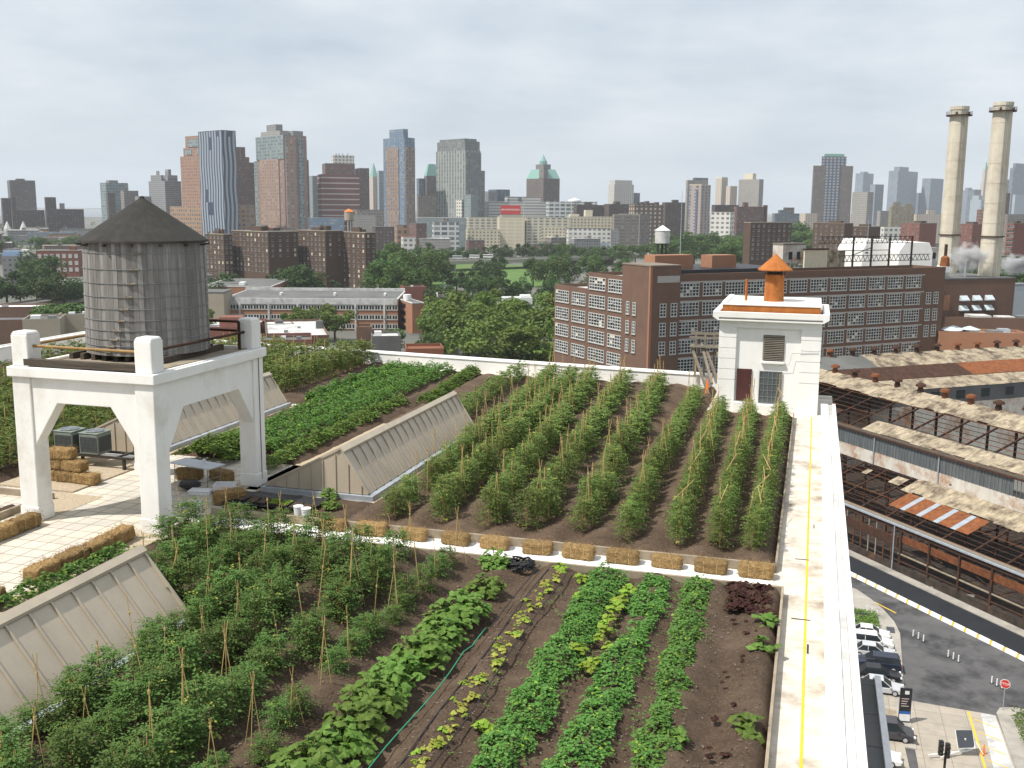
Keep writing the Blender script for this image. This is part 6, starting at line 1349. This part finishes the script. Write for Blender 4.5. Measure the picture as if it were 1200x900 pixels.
# ================================================================== the street below
def SP(x,y,z=0):
    p=V3((x,y,0)); c,s=math.cos(ra),math.sin(ra); return V3((SO.x+x*c-y*s,SO.y+x*s+y*c,GZ+z))
def sstrip(nm,m_,xa,xb,ya,yb,z0,z1): b=MB(); b.box(xa,xb,ya,yb,z0,z1); return struct(b.build(nm,m_,None,SO,ra))
sstrip('road','asphalt',-80,95,-60,-1.5,-.02,.012)
sstrip('cycle_lane','asphalt_dark',-80,95,-6.1,-1.5,.0,.018)
sstrip('pavement','sidewalk',-80,95,-1.5,-.01,-.02,.14)
sstrip('lane_line','yellow_paint',8,21.3,-10.5,-10.3,.0,.017); sstrip('lane_line','yellow_paint',41,60,-10.4,-10.2,.0,.017)
for x in range(-40,80,1):
    pass
t=thing('barrier_row','white roadside barrier with yellow reflective blocks dividing street and cycle lane','barrier',SO,ra)
for i,x in enumerate([-30+1.9*i for i in range(52)]):
    m=MB(); m.extr([(-6.9,.012),(-6.76,.5),(-6.64,.5),(-6.5,.012)],'x',x,x+1.6); m.build('barrier_block','white_paint',t)
    m=MB(); m.extr([(-6.88,.012),(-6.75,.48),(-6.65,.48),(-6.52,.012)],'x',x+1.61,x+1.89); m.build('yellow_block','yellow_paint',t)
def ugpoly(nm,m_,pts,z0,z1):
    b=MB(); b.prism(pts,z0,z1); return struct(b.build(nm,m_,None,UV(0,0,GZ),-A))
ugpoly('pavement','sidewalk',[(1.6,95),(1.6,140),(7.6,136),(9.3,132.8),(10.6,129.6),(11.6,126.),(12.0,122.5),(11.9,120.),(11.45,110),(11.3,105.3),(11.5,95)],0.014,.14)
ugpoly('parking','paver_street',[(1.6,85),(1.6,121.9),(10.4,121.9),(10.25,104.5),(10.3,99.7),(10.8,85)],.142,.15)
ugpoly('driveway','paver_street',[(11.45,80),(11.3,105.2),(19.6,104.4),(20.0,80)],.013,.022)
ugpoly('loading_strip','roof_white',[(17.3,80),(18.2,104.4),(19.5,104.3),(19.6,80)],.023,.028)
ugpoly('pavement_patch','rust_orange' if False else 'timber_edge',[(4,100.8),(4,102.6),(10.2,102.4),(10.2,100.6)],.151,.155)
b=MB(); b.box(17.0,17.2,80,104.4,.023,.03); struct(b.build('yellow_line','yellow_paint',None,UV(0,0,GZ),-A))
for i in range(9): b=MB(); y=82+i*2.6; b.add([(17.4,y,.032),(19.3,y-1.2,.032),(19.3,y-1.05,.032),(17.4,y+.15,.032)],[(0,1,2,3)]); struct(b.build('hatch_line','yellow_paint',None,UV(0,0,GZ),-A))
ugpoly('kerb','sidewalk',[(19.65,80),(19.7,104.8),(20.2,106.),(21.6,106.6),(30,104),(30,80)],.012,.14)
def shrub(label,u0,u1,v0,v1,n,h,leaf):
    b=MB(); r=random.Random(n)
    for i in range(n):
        u=r.uniform(u0,u1); v=r.uniform(v0,v1); hh=h*(.6+.6*noise.noise(V3((u*.9,v*.9,4)))); z=r.uniform(.1,max(.2,hh)); quad_leaf(b,V3((u,v,z)),rnd_dir(r,-.2,.6),rnd_dir(r,.2,1),r.uniform(.2,.4),r.uniform(.1,.2))
    o=b.build('shrub_bed',[leaf],None,UV(0,0,GZ+.14),-A); tag(o,label,'shrubs',None,'stuff')
shrub('green shrub bed on the pavement behind the parked cars',5,9.6,122.4,127.5,2200,1.1,'leaf_grass'); shrub('green shrub bed on the right corner behind the stop sign',21,29,95.5,104.6,4200,1.2,'leaf_grass'); shrub('small shrub bed at the lower right photo corner',19.9,28,82,92.5,3000,1.,'leaf_tree_light')
for i,(u,v,w_,d_) in enumerate(((11.0,123.2,.9,1.8),(20.6,92.6,1.1,1.3),(22.4,105.2,1.6,.7))): b=MB(); b.box(u-w_/2,u+w_/2,v-d_/2,v+d_/2,.142,.155); struct(b.build('pavement_grate','panel_dark',None,UV(0,0,GZ),-A))
# ---- cars
def car(label,paint,u,v,rz_,L_=4.5,W_=1.78,Hh=1.45,kind='sedan'):
    t=thing('parked_car' if kind!='van' else 'parked_minivan',label,'car' if kind!='van' else 'minivan',UV(u,v,GZ+.15),-A+rz_,None)
    hb=.86 if kind=='sedan' else .98; hL=L_/2
    prof=[(-hL,.38),(-hL+.04,.78),(-hL+.25,hb),(hL-1.1,hb-.03),(hL-.2,.72),(hL,.58),(hL-.02,.32),(hL-.4,.22),(-hL+.4,.22)]
    m=MB(); m.extr(prof,'y',-W_/2,W_/2); m.build('body',paint,t,bevel=.09)
    if kind=='sedan': cb=[(-hL+.55,hb-.02),(-hL+1.15,Hh-.07),(.25,Hh-.07),(hL-1.15,hb-.05)]
    elif kind=='suv': cb=[(-hL+.12,hb-.02),(-hL+.4,Hh-.07),(.5,Hh-.07),(hL-1.2,hb-.05)]
    else: cb=[(-hL+.08,hb-.02),(-hL+.3,Hh-.07),(.9,Hh-.07),(hL-.85,hb-.05)]
    def ring(pr,w0,w1): return [(p,-(w0 if i in(0,3) else w1),z) for i,(p,z) in enumerate(pr)]+[(p,(w0 if i in(0,3) else w1),z) for i,(p,z) in enumerate(pr)]
    m=MB(); m.add(ring(cb,W_/2-.05,W_/2-.2),[(0,3,2,1),(4,5,6,7),(0,1,5,4),(1,2,6,5),(2,3,7,6)]); m.build('windows','glass_dark',t,bevel=.03)
    x0,x1=cb[1][0],cb[2][0]; wr=W_/2-.19
    m=MB(); m.box(x0-.02,x1+.02,-wr,wr,Hh-.075,Hh-.01); m.build('roof',paint,t,bevel=.03)
    def pil(i,j): 
        m=MB()
        for s in (-1,1): m.tube([(cb[i][0],s*(W_/2-.05),cb[i][1]+.01),(cb[j][0],s*(W_/2-.2),cb[j][1])],.045,4)
        m.build('pillar',paint,t)
    pil(0,1); pil(3,2)
    m=MB(); xm=(x0+x1)/2-.1
    for s in (-1,1): m.tube([(xm,s*(W_/2-.045),hb-.02),(xm,s*(W_/2-.19),Hh-.07)],.04,4)
    m.build('pillar',paint,t)
    for x in (-hL+.85,hL-.88):
        for s in (-1,1):
            yw=s*(W_/2-.10); c=[(x+.32*math.cos(2*PI*j/18),.30+.32*math.sin(2*PI*j/18)-.3+.3) for j in range(18)]
            m=MB(); m.extr(c,'y',yw-s*.11,yw+s*.105); wo_=m.build('wheel','tyre',t); c2=[(x+.2*math.cos(2*PI*j/14),.30+.2*math.sin(2*PI*j/14)) for j in range(14)]
            m=MB(); m.extr(c2,'y',yw+s*.106,yw+s*.118); m.build('rim','rim',wo_)
    for s in (-1,1):
        m=MB(); m.box(hL-.16,hL+.005,s*(W_/2-.16)-.2,s*(W_/2-.16)+.12,.58,.70); m.build('headlight','headlight',t); m=MB(); m.box(-hL-.005,-hL+.1,s*(W_/2-.14)-.12,s*(W_/2-.14)+.12,.66,.82); m.build('taillight','taillight',t)
        m=MB(); m.box(.6+hL*.1,.78+hL*.1,s*(W_/2)-.0,s*(W_/2)+s*.16,hb-.02,hb+.13); m.build('mirror',paint,t,bevel=.02)
    return t
car('white saloon car parked first from the shrub bed','car_white',8.5,120.2,0,4.4,1.75,1.42)
car('white boxy estate car parked second from the shrub bed','car_white',8.6,117.7,.03,4.6,1.85,1.62,'suv')
car('silver saloon car parked third from the shrub bed, between white estate and navy car','car_silver',8.6,115.0,-.02,4.6)
car('navy blue car parked between the silver saloon and the black car','car_navy',8.9,112.0,PI,4.9,1.9,1.6,'suv')
car('black saloon car parked between the navy car and the silver hatchback','car_black',8.8,109.2,.02,4.7)
car('silver hatchback parked nearest the dark totem sign','car_silver',8.9,106.2,0.,4.5,1.78,1.5)
car('dark grey minivan parked just past the totem sign','car_grey',8.9,96.6,.02,5.0,1.95,1.78,'van')
car('white car at the bottom of the parking area, mostly cut off by the photo edge','car_white',7.6,91.6,0,4.6)
tt=thing('totem_sign','tall black totem sign with a blue band and white panel beside the grey minivan','sign',UV(10.75,100.0,GZ+.15),-A+.15)
m=MB(); m.box(-.55,.55,-.09,.09,0,3.5); m.build('panel','black_plastic',tt,bevel=.02)
m=MB(); m.box(-.5,.5,-.1,-.092,.15,.85); m.build('white_panel','white_paint',tt); m=MB(); m.box(-.5,.5,-.1,-.092,.87,1.15); m.build('blue_band','sign_blue',tt)
m=MB(); m.box(-.12,.28,-.1,-.092,2.9,3.25); m.build('emblem','white_paint',tt)
for k in range(4): m=MB(); m.box(-.4,.3-.1*(k%3),-.1,-.092,2.4-.25*k,2.47-.25*k); m.build('lettering','pale_text',tt)
# stop sign
st=thing('stop_sign','red octagonal stop sign with white border at the right street corner','stop sign',UV(20.4,105.6,GZ+.14),-A-.25)
m=MB(); m.tube([(0,0,0),(0,0,2.9)],.035,6); m.build('post','galv',st)
oc=[(math.cos(PI/8+PI*k/4),math.sin(PI/8+PI*k/4)) for k in range(8)]
m=MB(); m.extr([(x*.5,2.75+y*.5) for x,y in oc],'y',-.06,-.04); m.build('border','white_paint',st); m=MB(); m.extr([(x*.45,2.75+y*.45) for x,y in oc],'y',-.072,-.062); pl=m.build('plate','red_sign',st)
cu=bpy.data.curves.new('lettering','FONT'); cu.body='STOP'; cu.size=.34; cu.align_x='CENTER'; cu.align_y='CENTER'; cu.extrude=.004; cu.materials.append(M['white_paint']); tmp=bpy.data.objects.new('tmp',cu); COL.objects.link(tmp); me=bpy.data.meshes.new_from_object(tmp.evaluated_get(bpy.context.evaluated_depsgraph_get())); bpy.data.objects.remove(tmp); lo=link('lettering',me,st,(0,-.078,2.75)); lo.rotation_euler=(PI/2,0,0)
# bollard groups, cone, solar panel, signal
for i,(px,py) in enumerate(((1022,719),(1076,748),(1117,772),(1168,803))):
    for j in range(3):
        p=P(px-6+j*6,py-2+j*3,GZ); t=thing('lane_post','white flexible lane post in a group of three along the street edge','post',(p.x,p.y,GZ+.012),0,'white lane posts in threes'); m=MB(); m.cyl(0,0,0,.05,.2,n=10); m.build('base','black_plastic',t); m=MB(); m.cyl(0,0,.05,.8,.08,.07,n=10); m.build('post','white_paint',t)
cone_('orange traffic cone on the yellow line of the driveway',UV(17.3,96.0,GZ+.03),1.0)
sp_=thing('solar_panel','tilted dark solar panel on a white trailer frame in the driveway','solar panel',UV(15.6,95.3,GZ+.022),-A+.3)
m=MB(); m.slab((-.75,-.3,.9),(.75,-.3,.9),(.75,.5,2.2),(-.75,.5,2.2),.06); m.build('panel','panel_dark',sp_)
m=MB(); m.slab((-.8,-.28,.83),(.8,-.34,.85),(.8,.53,2.2),(-.8,.53,2.2),.05); m.build('frame','white_paint',sp_)
m=MB(); m.tube([(0,.1,.3),(0,.1,1.6)],.08,6); m.tube([(-3.6,-.6,.35),(0,0,.4),(.8,.3,.4)],.07,5); m.tube([(-2.6,-.9,.3),(0,.2,.45)],.05,5); m.tube([(1.6,-.2,.2),(.7,.7,1.9)],.05,5); m.build('trailer_arm','white_paint',sp_)
p=P(1108,885,-34.); sg_=thing('traffic_signal','black two-headed traffic signal on a dark post at the driveway','traffic signal',(p.x,p.y,GZ+.02),-A+.2)
m=MB(); m.tube([(0,0,0),(0,0,5.2)],.1,8); m.build('post','black_metal',sg_)
for k,(x,z) in enumerate(((-.42,5.0),(.12,4.8))):
    m=MB(); m.box(x-.17,x+.17,-.2,.16,z,z+1.25); h_=m.build('signal_head','black_plastic',sg_,bevel=.03)
    for j in range(3): m=MB(); m.cyl(0,0,0,.18,.14,n=10); o=m.build('hood','black_metal',h_,(x,-.2,z+.22+.4*j)); o.rotation_euler=(PI/2,0,0)
m=MB(); m.tube([(-.42,0,5.1),(.12,0,5.1)],.05,5); m.build('bracket','black_metal',sg_)
# debris by the shed
rz=random.Random(12)
for i in range(26):
    p=SP(rz.uniform(-5,48),rz.uniform(.5,1.6),.14); t=thing('scrap_piece',['rusty scrap beam lying along the foot of the ruined shed','weathered plank lying along the foot of the ruined shed','pale broken slab lying along the foot of the ruined shed'][i%3],'scrap',p,rz.uniform(0,6.3),['rusty scrap beams by the shed','loose planks by the shed','broken slabs by the shed'][i%3])
    m=MB(); l_=rz.uniform(.8,2.6); m.box(-l_/2,l_/2,-.12,.12,0,.12); m.box(-l_/2,l_/2*.6,-.04,.04,.121,.3); m.build('piece',['rust','timber_edge','sidewalk'][i%3],t,bevel=.01)
for i in range(3):
    p=SP(36+i*1.5,-.3,.14); t=thing('barricade',f'orange steel barricade frame by the shed, {ORD[i]} from the left','barricade',p,ra+.4*i); m=MB()
    for (a,b_) in (((0,0,0),(0,0,1.5)),((1.3,0,0),(1.3,0,1.5)),((0,0,1.5),(1.3,0,1.5)),((0,0,.8),(1.3,0,.8)),((0,0,.2),(1.3,0,1.4))): m.tube([a,b_],.05,5)
    m.build('frame','orange',t)
# ================================================================== trees
def tree_mesh(seed,leaf,n=2600,sz=.034):
    """unit tree: height 1, crown radius about .42"""
    r=random.Random(seed); m=MB(); tr_=MB()
    tr_.tube([(0,0,-.02),(.01,0,.2),(.0,.01,.42)],.026,7,0,.016)
    lobes=[]
    for i in range(15):
        a=r.uniform(0,6.3); z=r.uniform(.3,.88); rad=.34*math.sin(PI*min(1,(z-.12)/.86))**.7*r.uniform(.55,1.); c=V3((math.cos(a)*rad,math.sin(a)*rad,z)); lobes.append((c,r.uniform(.085,.175)))
        if i<9: tr_.tube([(0,0,.22+.02*i),c*.5+V3((0,0,.12)),c],.009,4,0,.003)
    for i in range(n):
        c,q=lobes[r.randrange(15)]; d=rnd_dir(r,-.7,1); p=c+d*q*r.uniform(.55,1.08)**.6; p.z=max(p.z,.16)
        s=sz*r.uniform(.6,1.3); nn=(d+rnd_dir(r,-1,1)*.8).normalized(); quad_leaf(m,p,nn.orthogonal().normalized(),nn,s*1.5,s,0,.1)
    return m.mesh('crown',[leaf]),tr_.mesh('trunk',['trunk'])
TREES={'mid':[tree_mesh(700+i,'leaf_tree') for i in range(3)],'light':[tree_mesh(710+i,'leaf_tree_light') for i in range(3)],'dark':[tree_mesh(720+i,'leaf_tree_dark') for i in range(3)]}
rz=random.Random(99)
def tree(px,Y,yt,wf,kind,label,group):
    top=D(px,yt,Y); h_=top.z-GZ; cr_,tk_=TREES[kind][rz.randrange(3)]
    t=thing('tree',label,'tree',(top.x,top.y,GZ),rz.uniform(0,6.3),group); w_=h_*wf
    for nm,me in (('crown',cr_),('trunk',tk_)):
        o=bpy.data.objects.new(nm,me); COL.objects.link(o); o.parent=t; o.scale=(w_,w_,h_)
def cluster(label,kind,lst,group,wf=1.1):
    for px,Y,yt in lst: tree(px,Y,yt,wf*rz.uniform(.88,1.2),kind,label,group)
cluster('broad light green tree in the grove left of the brick factory','light',[(520,345,350),(548,335,342),(575,352,338),(600,325,350),(628,345,347),(655,330,356),(566,300,366),(612,292,372),(640,296,368),(530,372,336),(690,420,334),(664,380,338),(585,385,337),(625,400,338)],'light green grove beside the factory',1.35)
cluster('dark green tree on the near side of the park lawn','dark',[(566,520,320),(590,500,324),(548,560,316),(610,540,322),(640,520,324),(680,500,326),(655,560,318),(535,600,313),(518,470,332)],'dark trees at the near lawn edge',1.3)
cluster('tall dark tree standing in the park lawn between the two grass patches','dark',[(570,610,301),(583,640,299)],'tall lawn trees',1.1)
cluster('olive green tree right of the lawn, left of the factory roof','mid',[(625,640,300),(638,620,302),(662,650,300),(700,640,302),(655,700,296),(730,660,303),(712,560,316),(690,700,296)],'olive trees right of the lawn',1.25)
cluster('bushy tree right beside the rightmost housing tower','mid',[(450,600,290),(466,640,286),(478,560,296),(495,640,290),(452,520,304),(470,500,312),(505,600,296),(488,520,308),(512,680,288)],'trees right of the housing towers',1.3)
cluster('dark tree in the belt in front of the cream buildings','dark',[(498+16.5*i,900+((i*37)%60),282+((i*53)%9)) for i in range(14)],'tree belt before the cream buildings',1.35)
cluster('mid green tree in the belt beside the white warehouse','mid',[(665+16*i,860+((i*41)%70),283+((i*31)%8)) for i in range(9)],'tree belt by the white warehouse',1.35)
cluster('tree standing at the foot of the brown housing towers','dark',[(340,520,306),(352,505,310),(322,515,322),(268,520,318),(252,500,316),(240,470,322),(384,520,326),(300,540,330)],'trees at the housing towers',1.3)
cluster('leafy tree in front of the long low school','light',[(352,372,357),(372,374,353),(392,372,355),(340,378,364)],'trees before the school',1.1)
cluster('small round tree beside the school end wall','mid',[(454,330,384),(516,325,384),(508,318,390)],'small trees by the school end',1.3)
cluster('dark street tree left of the water tank','dark',[(6,490,316),(22,500,322),(58,480,314),(72,490,318),(42,510,322),(84,500,326),(-10,480,320),(38,560,300),(44,600,290)],'dark trees left of the tank',1.3)
cluster('low bushy tree by the elevated road left of the water tank','mid',[(58,368,354),(70,360,352),(82,372,354)],'low trees by the elevated road',1.8)
cluster('distant tree in the strip above the red brick building on the left','mid',[(42+9.5*i,1000+((i*17)%50),276+((i*29)%6)) for i in range(6)]+[(10,1050,277),(-8,1000,276)],'distant trees on the left',1.4)
cluster('tree in the patch between the pink tower and the factory roof','mid',[(790+12*i,820+((i*43)%90),270+((i*37)%10)) for i in range(8)]+[(880,760,276),(862,740,280),(850,700,284)],'trees under the pink tower',1.4)
cluster('tree in the gap left of the tall grey-brown tower','mid',[(928,980,262),(940,950,266),(936,900,272),(952,860,278),(930,820,282),(915,860,276)],'trees left of the grey-brown tower',1.4)
cluster('dark tree beside the right photo edge behind the farther smokestack','dark',[(1180,470,296),(1168,480,292),(1196,440,300),(1120,520,288),(1146,500,292)],'trees behind the stacks',1.3)
cluster('thin yellowish tree low behind the tower deck','light',[(228,330,352),(205,345,350)],'yellowish trees behind the tower',1.2)
r_=random.Random(6); m=MB()
for i in range(620):
    px=r_.uniform(-200,1400); Y=r_.choice((r_.uniform(760,1300),r_.uniform(1300,2400),r_.uniform(520,760))); p=D(px,245,Y)
    if noise.noise(V3((p.x*.006,p.y*.006,1)))<.02 and Y<1300: continue
    if Y<760 and (260<px<760 or px<100): continue
    hh=r_.uniform(6,11); rad=r_.uniform(2.5,4.5)
    for j in range(34):
        d=rnd_dir(r_,-.8,1); q=r_.uniform(.6,1.05); s=r_.uniform(.9,1.9)*(1.4 if Y>1300 else 1); quad_leaf(m,V3((p.x+d.x*rad*q,p.y+d.y*rad*q,GZ+hh*.56+d.z*hh*.48*q)),(d+rnd_dir(r_,-1,1)*.7).orthogonal().normalized(),(d+rnd_dir(r_,-1,1)*.6).normalized(),s*1.3,s,0,.1)
o=m.build('woods',['leaf_tree']); tag(o,'scattered distant street trees merging into one green mass','trees',None,'stuff')
# ---- the air
hm=bpy.data.materials.new('haze'); t=nt(hm); pv=N(t,'ShaderNodeVolumePrincipled'); pv.inputs['Color'].default_value=(.86,.91,.97,1); pv.inputs['Density'].default_value=.75e-4; pv.inputs['Anisotropy'].default_value=.0
oo=N(t,'ShaderNodeOutputMaterial'); L(t,pv.outputs[0],oo.inputs['Volume']); M['haze']=hm
HZ=True
if HZ:
    b=MB(); b.box(-11500,11500,-11500,11500,GZ-3,330); o=b.build('haze',['haze']); o['kind']='stuff'; tag(o,'pale summer haze over the whole city','haze',None,'stuff')
